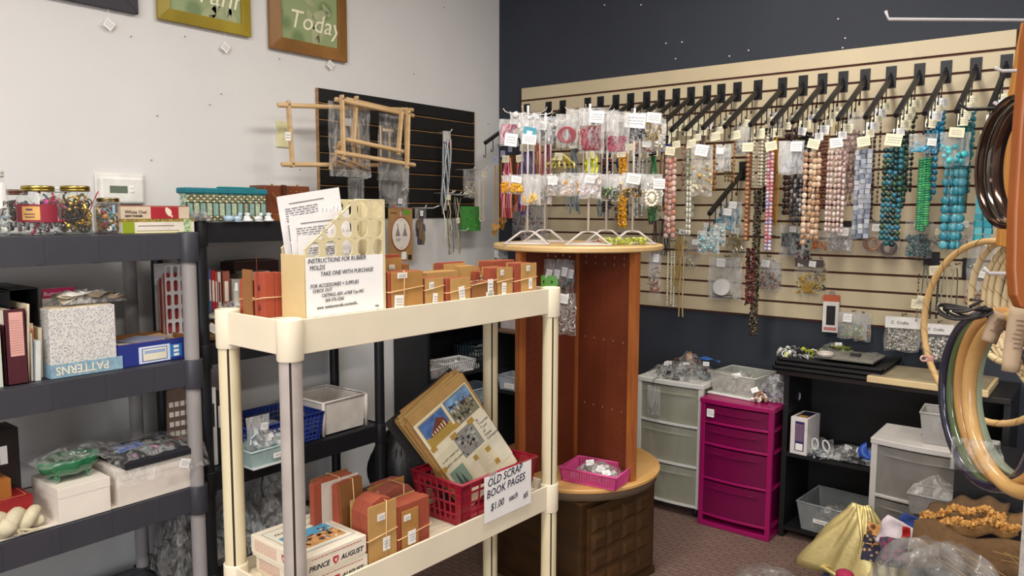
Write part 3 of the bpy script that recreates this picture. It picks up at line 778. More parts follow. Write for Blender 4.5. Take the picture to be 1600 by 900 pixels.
text('gift', .03, INK, (-.16, w_*.35, h2+.002), (0, 0, R(90)), T)
# green footed dish
p = AX(108, 742, .44)
T = thing('glass_dish', 'green glass footed dish with scalloped edge, partly inside a clear bag', 'dish', (.44, p.y, dish_z))
GR = mt('#2f7d52', .12, 0, .12, 10, .02, .25, 1, .6)
mb = MB(); n_ = 40
prof = [(.05, .018), (.072, .022), (.088, .04), (.094, .062), (.088, .07), (.086, .062), (.07, .035), (.05, .03), (0, .029)]
vs = []; 
for i, (r0, z0) in enumerate(prof):
    for k in range(n_):
        a = 2*PI*k/n_; sc = 1+.05*math.cos(a*9)*(1 if r0 > .06 else .2)
        vs.append((r0*.68*sc*math.cos(a), r0*.95*sc*math.sin(a), z0))
fs = [(i*n_+k, i*n_+(k+1) % n_, (i+1)*n_+(k+1) % n_, (i+1)*n_+k) for i in range(len(prof)-1) for k in range(n_)]
mb.add(vs, fs, True); mb.lathe([(0, .018), (.035, .018)], n=20); mb.build('bowl', GR, T)
for (a, b) in ((.028, .045), (.028, -.045), (-.028, .045), (-.028, -.045)): MB().tube([(a*.9, b, .022), (a, b, .012), (a*1.05, b*1.05, 0)], [.011, .008, .006], 8).build('foot', GR, T)
MB().grid(12, 10, lambda u, v: ((u-.5)*.17, (v-.42)*.27, .072+.03*math.sin(PI*u)*math.sin(PI*v)+.007*math.sin(u*17+v*5)*math.sin(v*15)-.05*max(0, v-.85)*5*0)).build('clear_bag', film('#ffffff', .05, .35, 26), T)
# bagged black fabric with stars
p0 = AX(165, 760, .53)
T = thing('bagged_fabric', 'black fabric printed with blue squares and bright stars, bagged on the larger white box', 'fabric', (.42, AX(232, 745, .42).y, Z3+h2+.001))
mb = MB()
def fz(u, v): return .018+.022*math.sin(PI*u)**.6*math.sin(PI*v)**.5+.003*math.sin(9*u+7*v)
def drp(x, y, e=0):
    return (x, y, fz((x+.12)/.24, (y+.13)/.26)+e) if abs(x) < .12 and abs(y) < .13 else (x, y, .018+e)
mb.grid(10, 12, lambda u, v: drp(-.12+.24*u, -.13+.26*v)); mb.add([(-.12, -.13, 0), (.12, -.13, 0), (.12, .13, 0), (-.12, .13, 0), (-.12, -.13, .018), (.12, -.13, .018), (.12, .13, .018), (-.12, .13, .018)], [(0, 1, 5, 4), (1, 2, 6, 5), (2, 3, 7, 6), (3, 0, 4, 7)])
mb.build('folded_cloth', mt('#15141c', .8), T)
def patch(name, pts, col, e=.0015):
    mb = MB(); cx = sum(p[0] for p in pts)/len(pts); cy = sum(p[1] for p in pts)/len(pts)
    mb.add([drp(*p, e) for p in pts]+[drp(cx, cy, e)], [(i, (i+1) % len(pts), len(pts)) for i in range(len(pts))]); return mb.build(name, mt(col, .7), T)
patch('printed_square', [(-.075, -.095), (.02, -.105), (.035, -.06), (.03, -.01), (-.06, 0), (-.075, -.05)], '#6f8fc0')
patch('printed_square', [(-.07, -.088), (.012, -.098), (.026, -.058), (.022, -.018), (-.055, -.008), (-.068, -.05)], '#1d50b4', .003)
patch('printed_square', [(-.09, .045), (-.045, .04), (-.04, .085), (-.085, .09)], '#25407c')
def star(x, y, r0, col):
    patch('printed_star', [(x+(r0 if k % 2 == 0 else r0*.3)*math.cos(k*PI/8), y+(r0 if k % 2 == 0 else r0*.3)*math.sin(k*PI/8)) for k in range(16)], col)
star(.055, .0, .017, '#c04a9a'); star(.01, .1, .014, '#c2453a'); star(-.02, -.118, .012, '#7a3a9a')
for (x, y, c) in ((.085, -.085, '#c04a9a'), (.055, -.035, '#2f9a98'), (.055, .055, '#d0623a'), (-.03, .055, '#3f8a98'), (.09, .1, '#2f9a98')):
    patch('printed_dot', [(x+.006*math.cos(k*PI/5), y+.006*math.sin(k*PI/5)) for k in range(10)], c)
MB().grid(14, 16, lambda u, v: (-.13+.27*u, -.17+.32*v, (.052-.028*abs(2*u-1)**3-.012*abs(2*v-1)**3+.004*math.sin(u*23+v*9)*math.sin(v*21)) if u < .85 else .03-(u-.85)/.15*.075+.005*math.sin(v*31))).build('clear_bag', film('#ffffff', .03, .4, 34), T)
c = card(T, rg, (.145, .055, -.018), .034, .03, tilt=.35, yaw=R(90))
# yarn skein
p = AX(20, 815, .5)
T = thing('yarn_skein', 'thick twisted cream yarn skein at the left end of the third shelf', 'yarn', (.485, p.y, Z3+.0))
YA = mt('#d9cdae', .9, 0, .12, 60, .5)
for ph in (0, PI):
    mb = MB(); pts = [(.0+.022*math.cos(ph+i*.55), -.11+.19*i/22, .034+.018*math.sin(ph+i*.55)) for i in range(23)]
    mb.tube(pts, [.012+.011*math.sin(PI*min(1, i/22+.04))**.5 for i in range(23)], 10); mb.build('yarn_ply', YA, T)
mb = MB(); mb.sph((.02, -.02, .03), (.035, .03, .028), 12, 8); mb.build('yarn_knot', YA, T)
mb = MB(); rg = random.Random(6)
for k in range(14): mb.tube([(.03, .0, .02), (.04+.01*rg.random(), .01+rg.uniform(-.02, .05), .008), (.045, .03+rg.uniform(-.03, .06), .003)], .0012, 4)
mb.build('loose_yarn_end', YA, T)
# white paper sheet under the goods
tag(MB().bx((.12, -3.2, Z3-.0), (.525, -2.5, Z3+.0012)).build('shelf_paper', mt('#e3d8cc', .7)), 'white paper sheet lining the third charcoal shelf under the white boxes', 'paper')
# storage on the bottom: grey-clear bag heap seen under the shelf
# perforated white magazine file with red goods, seen between the shelves
def ovals_panel(mb, w_, h, cols, rows, hw, hh, y, margin=.004, cut=None):
    """flat panel in XZ with stadium holes, real openings"""
    cw, ch = w_/cols, h/rows; n_ = 12
    for i in range(cols):
        for j in range(rows):
            x0, z0 = i*cw, j*ch; cx, cz = x0+cw/2, z0+ch/2
            if cut and cut(cx, cz): 
                continue
            ins = []
            for k in range(n_*2):
                a = 2*PI*k/(n_*2); ins.append((cx+hw*math.cos(a), cz+(hh-hw)*(1 if math.sin(a) >= 0 else -1)+hw*math.sin(a)))
            out = []
            for (x, z) in ins:
                dx, dz = x-cx, z-cz; s_ = min((cw/2)/abs(dx) if abs(dx) > 1e-9 else 9e9, (ch/2)/abs(dz) if abs(dz) > 1e-9 else 9e9)
                out.append((cx+dx*s_, cz+dz*s_))
            m = len(ins); vs = [(x, y, z) for x, z in ins]+[(x, y, z) for x, z in out]
            mb.add(vs, [(k, (k+1) % m, m+(k+1) % m, m+k) for k in range(m)])
            for (ax, az) in ((x0, z0), (x0+cw, z0), (x0, z0+ch), (x0+cw, z0+ch)):
                near = sorted(range(m), key=lambda k: (out[k][0]-ax)**2+(out[k][1]-az)**2)[:2]
                mb.add([(out[near[0]][0], y, out[near[0]][1]), (out[near[1]][0], y, out[near[1]][1]), (ax, y, az)], [(0, 1, 2)])
T = thing('magazine_file', 'light grey magazine file with rows of oval holes, standing between the two dark shelves', 'file', (.36, AX(262, 560, .36).y, .936), R(84))
mb = MB(); ovals_panel(mb, .1, .30, 4, 6, .0075, .02, 0); mb.build('pierced_side', mt('#a5a09f', .5), T, solid=.003)
mb = MB(); mb.bx((0, .003, 0), (.1, .09, .003)); mb.bx((0, .09, 0), (.1, .093, .3)); mb.build('file_shell', mt('#a5a09f', .5), T)
for k in range(4): MB().bx((.004, .012+.018*k, .003), (.096, .022+.018*k, .27-.01*k)).build('booklet', mt(['#a33a34', '#c0a890', '#8a2a30', '#b08a6a'][k], .6), T)
T = thing('printed_board', 'long board printed with red hearts and white checks, standing behind the light grey post', 'board', (.36, AX(264, 700, .36).y, .458), R(84))
mb = MB(); mb.prism([(0, 0, .0), (.075, 0, 0), (.09, 0, .03), (.09, 0, .33), (0, 0, .33), (-.006, 0, .1)], (0, .006, 0)); mb.build('board', mt('#5d4a40', .6), T)
mb = MB()
for j in range(7):
    for i in range(4): mb.m = 0 if j > 2 else 1; mb.bx((.006+.02*i, -.001, .05+.036*j), (.021+.02*i, 0, .068+.036*j))
mb.build('printed_motif', [mt('#c9c0b4', .6), mt('#a3303a', .6)], T)
# ================================================================ goods on the black shelves
BZ = 1.387
# wicker sewing box with teal lid
X = .40; a = AX(297, 348, X); b = AX(421, 346, X); zt = AX(300, 302, X).z
T = thing('sewing_box', 'teal lidded sewing box of woven plaid cloth bands at the back shelf top', 'sewing box', (X-.02, a.y, BZ))
w_ = b.y-a.y; h = zt-BZ
PLAID = voro('#4f8f86', '#c3c9ae', 75, .7, .4)
MB().bx((-.05, .002, 0), (-.004, w_-.002, h)).build('box_core', PLAID, T)
mb = MB(); nb = 13
for k in range(nb):
    y = (k+.5)*w_/nb
    mb.m = k % 2
    mb.bx((-.004, y-w_/nb*.40, h*.22), (.0015, y+w_/nb*.40, h*.66))
mb.build('woven_panel', [mt('#7fa49a', .8, 0, .3, 90), mt('#a9b79c', .8, 0, .3, 90)], T)
mb = MB()
for k in range(nb+1): mb.bx((-.003, k*w_/nb-.002, h*.1), (.003, k*w_/nb+.002, h*.7))
mb.build('wicker_stake', mt('#4d3a22', .7), T)
for j, z in enumerate((.08, .17, .72, .82, .91)):
    mb = MB()
    for k in range(nb*2):
        y = (k+.5)*w_/nb/2; mb.m = (k+j) % 2; mb.sph((0, y, h*z), (.0055, w_/nb/4.2, h*.04), 6, 4)
    mb.build('woven_band', [mt('#c9c6a6', .8), mt('#7a6a40', .7)], T)
MB().bx((-.06, -.006, h), (.008, w_+.006, h+.021)).build('lid', mt('#14707e', .75, 0, .15, 60, .3), T, .005)
MB().bx((-.05, w_*.45, h+.021), (-.01, w_*.9, h+.028)).build('lid_cushion', mt('#178080', .8, 0, .15, 60, .3), T, .004)
MB().tube([(.006+.001, w_*.72+.007*math.cos(q), h*.5+.03*math.sin(q)) for q in [k*PI/8 for k in range(16)]], .0012, 5, True).build('wire_loop', mt('#3a3a3c', .3, .8), T)
p = AX(316, 348, .43)
junk('clear_bag_of_hardware', 'small clear bag of dark metal bits left of the white figurines', 'plastic bag', (.405, p.y, BZ), (.055, .1, .035), ['#3a3836', '#a9a49a', '#6a625a', '#2a2a2c'], 5, 30, .007, tags=0)
CW_ = mt('#d9dbdc', .18, 0, .05, 10, 0, 0, 1, .5)
def figurine(px, label, kind, X=.40, col=None):
    p = AX(px, 350, X); T = thing('ceramic_figurine', label, 'figurine', (X, p.y, BZ)); m = col or CW_
    if kind == 'cup':
        MB().lathe([(0, .001), (.016, .001), (.019, .01), (.019, .022), (.017, .022), (.015, .008), (0, .006)], n=18).build('cup', m, T)
        MB().tube([(.0, .018+.008*math.sin(q), .012+.007*math.cos(q)) for q in [k*PI/6 for k in range(7)]], .0022, 6).build('handle', m, T)
    elif kind == 'bird':
        MB().sph((0, 0, .011), (.012, .019, .011), 12, 8).build('body', m, T); MB().sph((.0, .012, .026), .008, 10, 6).build('head', m, T)
        MB().bx((-.012, -.014, 0), (.012, .014, .003)).build('base', m, T)
    else:
        MB().lathe([(0, 0), (.020, 0), (.021, .006), (.012, .012), (.008, .024), (.013, .030), (0, .034)], n=16).build('body', m, T)
        MB().sph((0, -.01, .012), (.007, .007, .01), 8, 6).build('ornament', m, T)
figurine(358, 'tiny pale blue ceramic cup in front of the woven sewing box', 'cup', col=mt('#a9c3d4', .2))
figurine(371, 'small blue and white ceramic shoe beside the pale blue cup', 'bird', col=mt('#b6cbd9', .2))
figurine(387, 'little white ceramic lamp shaped ornament right of the blue shoe', 'other')
figurine(404, 'white ceramic bird figurine in front of the sewing box corner', 'bird')
figurine(420, 'rounded white ceramic figurine nearest the brown leather bag', 'other')
# brown leather bag
X = .36; a = AX(418, 348, X); b = AX(487, 346, X); zt = AX(450, 290, X).z
T = thing('leather_bag', 'stiff brown leather bag with brass studs behind the paper stack', 'bag', (X, a.y, BZ))
w_ = b.y-a.y; h = zt-BZ; LE = mt('#6b3417', .38, 0, .2, 20, .15)
mb = MB(); mb.prism([(.0, 0, 0), (.0, w_, 0), (-.014, w_+.004, h), (-.014, -.004, h)], (-.10, 0, 0)); mb.build('body', LE, T, .004)
mb = MB(); mb.prism([(.002, w_*.32, h*.18), (.002, w_*.36, h*1.0), (-.014, w_*.36, h*1.02), (-.014, w_*.32, h*.18)], (0, w_*.08, 0)); mb.build('flap_seam', mt('#4a2110', .4), T)
MB().bx((-.002, w_*.1, .0), (.004, w_*.92, h*.2)).build('bottom_band', mt('#7a4420', .4), T, .002)
BR = mt('#b98b4a', .25, .9)
for k in range(3): MB().sph((-.008, w_*(.56+.12*k), h*.83), .0035, 8, 5).build('stud', BR, T)
for y in (.18, .75): MB().sph((-.02, w_*y, h+.003), .004, 8, 5).build('top_stud', BR, T)
MB().tube([(.0, w_*.12, h*.8), (.008, w_*.25, h*.5), (.01, w_*.5, h*.25), (.004, w_*.85, h*.2)], .0022, 6).build('strap', mt('#8a5a2c', .4), T)
# second black tier: books and bags
Z5 = .937
rg = random.Random(21)
bks = [(327, 332, 420, '#4a5a86', 'thin blue spined book standing left of the red ones'), (331, 338, 422, '#a02028', 'red spined book between the blue and white ones'), (337, 341, 424, '#b83a34', 'narrow lighter red spined book'), (341, 347, 425, '#c9c4bc', 'white spined book right of the red ones'), (349, 361, 424, '#8d4d3c', 'thick copper pink spined book standing on the dark shelf'), (363, 377, 437, '#9a958d', 'grey paperback behind the clear bag'), (377, 385, 437, '#b8a578', 'straw coloured paperback spine'), (385, 392, 430, '#5e574c', 'dark paperback with black lettered spine'), (392, 399, 425, '#8a8272', 'greenish grey spined book near the terracotta mold packs')]
for (p0_, p1_, pt, c, lb) in bks:
    X = .30; a, b = AX(p0_, 480, X), AX(p1_, 480, X); zt = AX(p0_, pt, X).z
    T = thing('book', lb, 'book', (X, a.y, Z5), 0, 'books on the middle black shelf')
    w_ = (b.y-a.y)*.96; h = zt-Z5
    mb = MB(); mb.bx((-.12, 0, 0), (0, .0012, h)); mb.bx((-.12, w_-.0012, 0), (0, w_, h)); mb.bx((-.0012, 0, 0), (0, w_, h)); mb.build('cover', mt(c, .5), T)
    MB().bx((-.117, .0012, .002), (-.0015, w_-.0012, h-.003)).build('pages', mt('#d8cfbc', .8), T)
    mb = MB(); mb.bx((0, w_*.25, h*.55), (.0006, w_*.75, h*.85)); mb.build('spine_title', mt('#d8d0c0' if c != '#c9c4bc' else '#7a2a2a', .6), T)
for (px, lb) in ((369, 'small white tag standing in the dark gap between books'), (378, 'second small white tag beside the pink spined book')):
    p = AX(px, 450, .33); tag(MB().bx((0, -.006, 0), (.002, .006, .03)).build('paper_tag', WHITE), lb, 'tag').location = (.33, p.y, p.z-.01)
p = AX(408, 430, .27); a = AX(400, 430, .27)
for k, (c, lb) in enumerate((('#9fb09a', 'pale green booklet top showing beside the terracotta packs'), ('#3f3a86', 'violet blue booklet top beside the pale green one'), ('#b9a894', 'tan booklet top behind the terracotta packs'))):
    T = tag(MB().bx((-.1, 0, 0), (0, .02, AX(408, 424, .27).z-Z5)).build('booklet', mt(c, .5)), lb, 'booklet'); T.location = (.27, a.y+k*.022, Z5)
T = thing('dark_book', 'large dark maroon ledger lying behind the row of books', 'book', (.2, AX(366, 430, .2).y, Z5))
MB().bx((-.1, 0, 0), (0, .21, AX(366, 410, .2).z-Z5)).build('cover', mt('#2e1412', .5), T)
MB().bx((-.09, .01, .18), (-.01, .2, AX(366, 410, .2).z-Z5+.004)).build('pages', mt('#6a5a4a', .7), T)
junk('bagged_leaflets', 'clear bag of tan and brown leaflets slumped in front of the books', 'plastic bag', (.335, AX(368, 480, .335).y, Z5+.08), (.09, .22, .055), ['#b3a177', '#6a5044', '#d9d4c8', '#4a3a3a', '#8a8072'], 7, 36, .016, ('sheet', 'box'), tags=1)
T = thing('tan_case', 'rounded tan brown case under the bag of leaflets', 'case', (.345, AX(332, 500, .345).y, Z5))
MB().bx((-.12, -.02, 0), (0, .16, .076)).build('body', mt('#7d5c3a', .45), T, .018)
card(T, rg, (.003, -.002, .052), .036, .03, yaw=R(90), tilt=.6)
T = thing('red_book', 'flat red book with white title, just under the cream shelf lip', 'book', (.37, AX(372, 530, .37).y, Z5), 0)
MB().bx((-.14, 0, .002), (0, .18, .028)).build('cover', mt('#a3201c', .5), T, .001)
text('THE ART', .017, WHITE, (.0008, .03, .008), SIDE, T)
MB().bx((-.14, -.002, -.0), (.004, .182, .003)).build('back_board', mt('#9a6a3a', .6), T)
# third black tier
Z6 = .457
for k, (p0_, p1_, pt, X, c, lb) in enumerate([(328, 339, 607, .33, '#e2e0dc', 'white ring binder standing upright on the lower black shelf'), (339, 346, 612, .325, '#17171c', 'black binder with white spine lettering'), (346, 353, 625, .32, '#5a2c5e', 'thin purple binder beside the black one')]):
    a, b = AX(p0_, 650, X), AX(p1_, 650, X); T = thing('binder', lb, 'binder', (X, a.y, Z6)); h = AX(p0_, pt, X).z-Z6; w_ = b.y-a.y
    MB().bx((-.2, 0, 0), (0, w_*.95, h)).build('cover', mt(c, .5), T, .001)
    MB().bx((0, w_*.3, h*.5), (.001, w_*.65, h*.8)).build('spine_label', mt('#2a2a2e' if k == 0 else '#d9d6d0', .5), T)
BB = mt('#1c2f7a', .35, 0, .06)
a, b = AX(402, 700, .37), AX(505, 690, .37)
p = AX(440, 690, .29)
T = basket('plastic_basket', 'royal blue pierced plastic basket on the lower black shelf', (.235, (AX(378, 690, .37).y+AX(505, 690, .37).y)/2+.02, Z6), R(90), .33, .24, .115, BB, .014, (17, 11), 6, .006, solid_corner=.05)
junk('basket_contents', 'clear packets piled inside the royal blue basket', 'packets', (.235, T.location.y, Z6+.006), (.2, .26, .07), ['#c3cad2', '#8f98a4', '#e6e4e0'], 9, 40, .014, ('sheet', 'box'), tags=2)
T = tub('storage_tub', 'aqua tinted clear tub with a paper label, in front of the blue basket', (.43, AX(410, 700, .43).y, Z6+.006), R(90), .17, .12, .062, '#b9d0cc', (.45, .7), .008)
MB().bx((-.09, -.075, -.006), (.1, .07, .001)).build('lid_under', mt('#c9cdca', .4), T, .003)
card(T, rg, (.035, -.072, .03), .07, .02, rows=1)
zipbag('clear_pouch', 'upright clear pouch of small packets standing in the aqua tub', 'plastic bag', (.43, AX(402, 630, .43).y, Z6+.185), R(90), .1, .14, .06, 'cards', ('#cfd8dc', '#8fa3ad', '#e9e7e2'), .6, 31, (.05, .25), f=(.2, .7), n=20, csz=.01, tagwh=(.03, .026))
junk('tub_packets', 'clear packets with white tags spilling from the aqua tub', 'packets', (.43, AX(425, 680, .43).y, Z6+.04), (.1, .13, .06), ['#b9ccd0', '#7f98a0', '#e9e7e2'], 10, 24, .012, tags=3)
# white stackable bin
a = AX(508, 665, .36); b = AX(570, 645, .36)
T = thing('stacking_bin', 'white plastic stacking bin with tubular legs at the right end of the black shelf', 'bin', (.22, (a.y+b.y)/2, Z6+.004), R(90))
w_ = b.y-a.y; mb = MB(); open_box(mb, w_, .26, .14, .003, True, .008); mb.build('bin_shell', mt('#d6cdc4', .45), T, .003)
for (x, y) in ((-w_/2-.008, -.14), (w_/2+.008, -.14), (-w_/2-.008, .14), (w_/2+.008, .14)): MB().tube([(x, y, -.0), (x, y, .145)], .0075, 10).build('leg', mt('#cfc8c0', .45), T)
mb = MB(); A = w_/2+.01; mb.tube([(-A, -.14, .145), (A, -.14, .145), (A, .14, .145), (-A, .14, .145)], .005, 8, True); mb.build('rim_rod', mt('#d0c9c0', .45), T)
# things under / low
Z7 = .062
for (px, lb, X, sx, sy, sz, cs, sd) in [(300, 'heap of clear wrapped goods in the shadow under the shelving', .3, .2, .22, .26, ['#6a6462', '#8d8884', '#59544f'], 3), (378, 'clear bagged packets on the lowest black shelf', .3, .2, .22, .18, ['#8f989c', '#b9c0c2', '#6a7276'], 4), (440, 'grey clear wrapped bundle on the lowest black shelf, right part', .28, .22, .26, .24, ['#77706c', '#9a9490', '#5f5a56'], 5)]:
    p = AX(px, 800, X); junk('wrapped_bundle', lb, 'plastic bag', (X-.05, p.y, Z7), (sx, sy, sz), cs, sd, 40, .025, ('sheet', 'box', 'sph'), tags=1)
T = thing('dangling_cord', 'short black cord dangling below the lower black shelf', 'cord', (.36, AX(410, 740, .36).y, .37))
MB().tube([(0, .003, .0), (0, -.006, -.03), (0, -.006, -.06), (0, .004, -.09)], .003, 6).build('cord_loop', BLK, T)
# ---------------- dark bookcase against the white wall
BKY = -.885; BX = AY(668, 600, BKY).x
T = thing('bookcase', 'tall black bookcase standing against the white wall beyond the black shelves', 'bookcase', (0, BKY, 0))
DK = mt('#15161a', .45, 0, .1, 6, .04); H = 1.08
MB().bx((.004, 0, 0), (BX, .02, H)).build('side_panel', DK, T, .001)
MB().bx((.004, .80, 0), (BX, .82, H)).build('side_panel', DK, T, .001)
MB().bx((.004, .02, 0), (.012, .80, H)).build('back_panel', DK, T)
MB().bx((.004, -.005, H), (BX+.01, .825, H+.02)).build('top', DK, T, .001)
zs = [.06, .35, AX(745, 578, BX).z, .86]
for z in zs: MB().bx((.012, .02, z-.018), (BX-.004, .80, z)).build('shelf', DK, T, .001)
zz = zs[2]+.002
a = AX(690, 560, BX-.03); b = AX(745, 560, BX-.03)
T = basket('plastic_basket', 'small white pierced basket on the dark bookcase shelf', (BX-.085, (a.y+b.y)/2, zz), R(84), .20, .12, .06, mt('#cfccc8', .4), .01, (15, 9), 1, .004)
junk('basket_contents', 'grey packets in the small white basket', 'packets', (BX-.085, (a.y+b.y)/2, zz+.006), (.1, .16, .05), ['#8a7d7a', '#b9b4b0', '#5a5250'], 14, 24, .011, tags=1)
p = AX(680, 560, BX-.04)
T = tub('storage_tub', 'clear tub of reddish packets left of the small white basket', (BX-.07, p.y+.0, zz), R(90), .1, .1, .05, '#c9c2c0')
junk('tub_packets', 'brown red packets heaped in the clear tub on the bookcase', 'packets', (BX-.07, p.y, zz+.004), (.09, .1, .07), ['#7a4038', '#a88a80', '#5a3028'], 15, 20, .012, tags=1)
a = AX(712, 530, .16); b = AX(792, 530, .16)
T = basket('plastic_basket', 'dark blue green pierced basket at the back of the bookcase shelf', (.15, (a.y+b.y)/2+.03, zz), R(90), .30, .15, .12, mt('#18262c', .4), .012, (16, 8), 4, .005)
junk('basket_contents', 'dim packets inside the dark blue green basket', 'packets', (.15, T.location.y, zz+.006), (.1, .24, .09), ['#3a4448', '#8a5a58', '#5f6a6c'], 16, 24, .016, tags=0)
p = AX(745, 548, BX-.02)
tag(MB().bx((0, 0, 0), (.02, .03, .03)).build('small_card_box', mt('#a8a898', .6)), 'tiny pale green card box right of the white basket', 'box').location = (BX-.045, p.y, zz)
zz = .352
a = AX(700, 640, BX-.05)
T = tub('storage_tub', 'blue tinted clear tub half hidden behind the scrapbook pages', (BX-.09, AX(745, 640, BX-.05).y, zz), R(90), .22, .14, .09, '#b9cad2', (.3, .55))
p = AD(793, 595, 3.9)
T = thing('wire_shelf', 'dark stand holding a clear tub in the corner behind the round display', 'stand', (AY(775, 620, -.32).x, -.32, 0))
MB().bx((-.02, -.0, .0), (.26, .2, .02)).build('base', DK, T); MB().bx((-.02, 0, 0), (0, .2, .8)).build('upright', DK, T); MB().bx((.24, 0, 0), (.26, .2, .8)).build('upright', DK, T)
tz = AY(800, 612, -.32).z
MB().bx((0, 0, tz-.02), (.24, .2, tz)).build('shelf', DK, T); tz2 = AY(800, 517, -.32).z
MB().bx((-.02, -.01, tz2-.015), (.26, .2, tz2)).build('top', mt('#6b5340', .5), T)
X0 = T.location.x+.12
T = tub('storage_tub', 'clear tub with white labels on the corner stand left of the orange posts', (X0, -.25, tz+.001), 0, .2, .12, .08, '#c9d2da', (.35, .6), .01)
card(T, rg, (-.02, -.075, .03), .07, .03, rows=2)
junk('tub_packets', 'white labelled packets in the tub on the corner stand', 'packets', (X0, -.25, tz+.004), (.16, .1, .08), ['#c9c4c0', '#8d8a90', '#a3302a'], 17, 24, .014, tags=3)
T = thing('white_box', 'white cardboard box standing on the corner stand top', 'box', (X0-.02, -.22, tz2+.001)); MB().bx((-.1, -.06, 0), (.1, .06, .1)).build('box_body', mt('#b3aaa6', .6), T, .002)
MB().bx((-.101, -.061, .08), (.101, .061, .101)).build('lid', mt('#c0b8b2', .6), T, .001)
# black bag and leaning frame on the floor past the shelves
T = thing('cloth_bag', 'slumped black nylon bag on the floor between shelves and bookcase', 'bag', (.34, -1.12, 0), R(20))
def bagf(u, v):
    a = 2*PI*u; r0 = .17*math.sin(PI*min(.98, v*.93+.05))**.5*(1+.08*math.sin(5*a+3*v)+.05*math.sin(11*a-6*v))
    return (r0*math.cos(a), r0*1.1*math.sin(a), .40*v+.012*math.sin(7*a)*v)
MB().grid(26, 12, bagf).build('bag_body', mt('#121214', .5, 0, .1, 10, .2), T)
MB().tube([(-.05, -.1, .38), (-.02, -.05, .44), (.03, .05, .45), (.06, .1, .39)], .007, 6).build('handle', mt('#1b1b1e', .5), T)
mb = MB()
for k in range(5): mb.tube([(.17*math.cos(R(-80+k*9)), .187*math.sin(R(-80+k*9)), .1), (.15*math.cos(R(-80+k*9)), .165*math.sin(R(-80+k*9)), .33)], .003, 5)
mb.build('seam', mt('#202024', .5), T)
T = thing('framed_mirror', 'thin black frame with pale blank glass leaning on the wall low behind the shelves', 'frame', (.02, -1.02, .02), R(90), rot=(R(-6), 0, R(90)))
for (a, b) in (((0, 0), (.13, .012)), ((0, .50), (.13, .512)), ((0, 0), (.012, .512)), ((.118, 0), (.13, .512))): MB().bx((a[0], -.012, a[1]), (b[0], 0, b[1])).build('frame_rail', BLK, T)
MB().bx((.012, -.005, .012), (.118, -.002, .5)).build('pane', mt('#c3cccf', .2), T)
# ================================================================ goods on the cream shelves
TC = mt('#984730', .62, 0, .10, 30, .08); TC2 = mt('#9a5040', .6, 0, .12, 30, .08)
TAN = mt('#a8793f', .6, 0, .1, 20, .04); TAN2 = mt('#b58c52', .6, 0, .1, 20, .04); TAN3 = mt('#8a5a2e', .6, 0, .1, 20, .04); RB = mt('#dcb684', .5); LBW = mt('#ebe7df', .6); LBY = mt('#d8d060', .6)
def pack(label, loc, yaw, w_, d, h, boards=(TAN, TAN), bandz=.5, bandx=None, tags=(), lean=0, block=TC, inset=.04, seed=0, hole=False, blockh=1, arch=False, nm='mold_pack'):
    """terracotta rubber mold halves tied between two boards; front is local -Y, origin front left bottom"""
    rg = random.Random(seed)
    T = thing(nm, label, 'mold pack', loc, 0, 'terracotta rubber mold packs', rot=(lean, 0, yaw))
    bt = .0035; h2 = h*blockh
    for k in range(2):
        y0 = bt+.001+k*(d-2*bt-.002)/2; y1 = y0+(d-2*bt-.002)/2-.0012
        if arch:
            pts = [(inset*w_, y0, 0), (w_*(1-inset), y0, 0), (w_*(1-inset), y0, h2*.8), (w_*.8, y0, h2*.95), (w_*.5, y0, h2), (w_*.2, y0, h2*.95), (inset*w_, y0, h2*.8)]
            MB().prism(pts[::-1], (0, y1-y0, 0)).build('mold_half', block, T, .002)
        else:
            mb = MB(); mb.bx((w_*inset*(k+.3), y0, 0), (w_*(1-inset*.5), y1, h2*(1-.02*k))); mb.build('mold_half', block, T, .0015)
    if hole:
        mb = MB(); mb.sph((w_*.5, bt, h*.66), (.004, .002, .008), 8, 6); mb.sph((w_*.5, bt, h*.22), (.004, .002, .008), 8, 6); mb.build('pour_hole', mt('#5a2014', .7), T)
    if boards[0]: MB().bx((w_*inset, 0, .001), (w_, bt, h*.985)).build('board', boards[0], T, .0006)
    if boards[1]: MB().bx((w_*inset, d-bt, .001), (w_, d, h*.99)).build('board', boards[1], T, .0006)
    e = .0016
    if bandz is not None:
        mb = MB(); z = h*bandz; mb.tube([(-e*0+w_*inset*.2-e, -e, z-.003), (w_+e, -e, z+.006), (w_+e, d+e, z+.004), (w_*inset*.2-e, d+e, z)], .0015, 6, True); mb.build('rubber_band', RB, T)
    if bandx is not None:
        mb = MB(); x = w_*bandx; mb.tube([(x, -e-.001, -.0), (x+.003, -e-.001, h+e), (x+.003, d+e, h+e), (x, d+e, 0)], .0015, 6, True); mb.build('rubber_band', RB, T)
    for (tx, tz, tw, th, tl, col) in tags:
        c = card(T, rg, (tx*w_, -.0026, tz*h), tw, th, col or LBW, tl, 'price_label')
    return T
def cpack(label, px0, px1, ptop, w0, d, lean=0, yawd=0, z=None, tier=0, hpx=None, **k):
    """place on the cream unit: px0..px1 front edges, ptop the top, w0 the set-back from the front"""
    u0, _ = C2(px0, 470 if tier == 0 else 760, w0); u1, _ = C2(px1, 470 if tier == 0 else 760, w0)
    zb = (TZ-.0115 if tier == 0 else LZ-.0295); _, zt = C2((px0+px1)/2, ptop, w0)
    p = CP(u0, w0, zb if z is None else z)
    return pack(label, p, R(90)+CYAW+R(yawd), u1-u0, d, zt-(zb if z is None else z), lean=lean, **k)
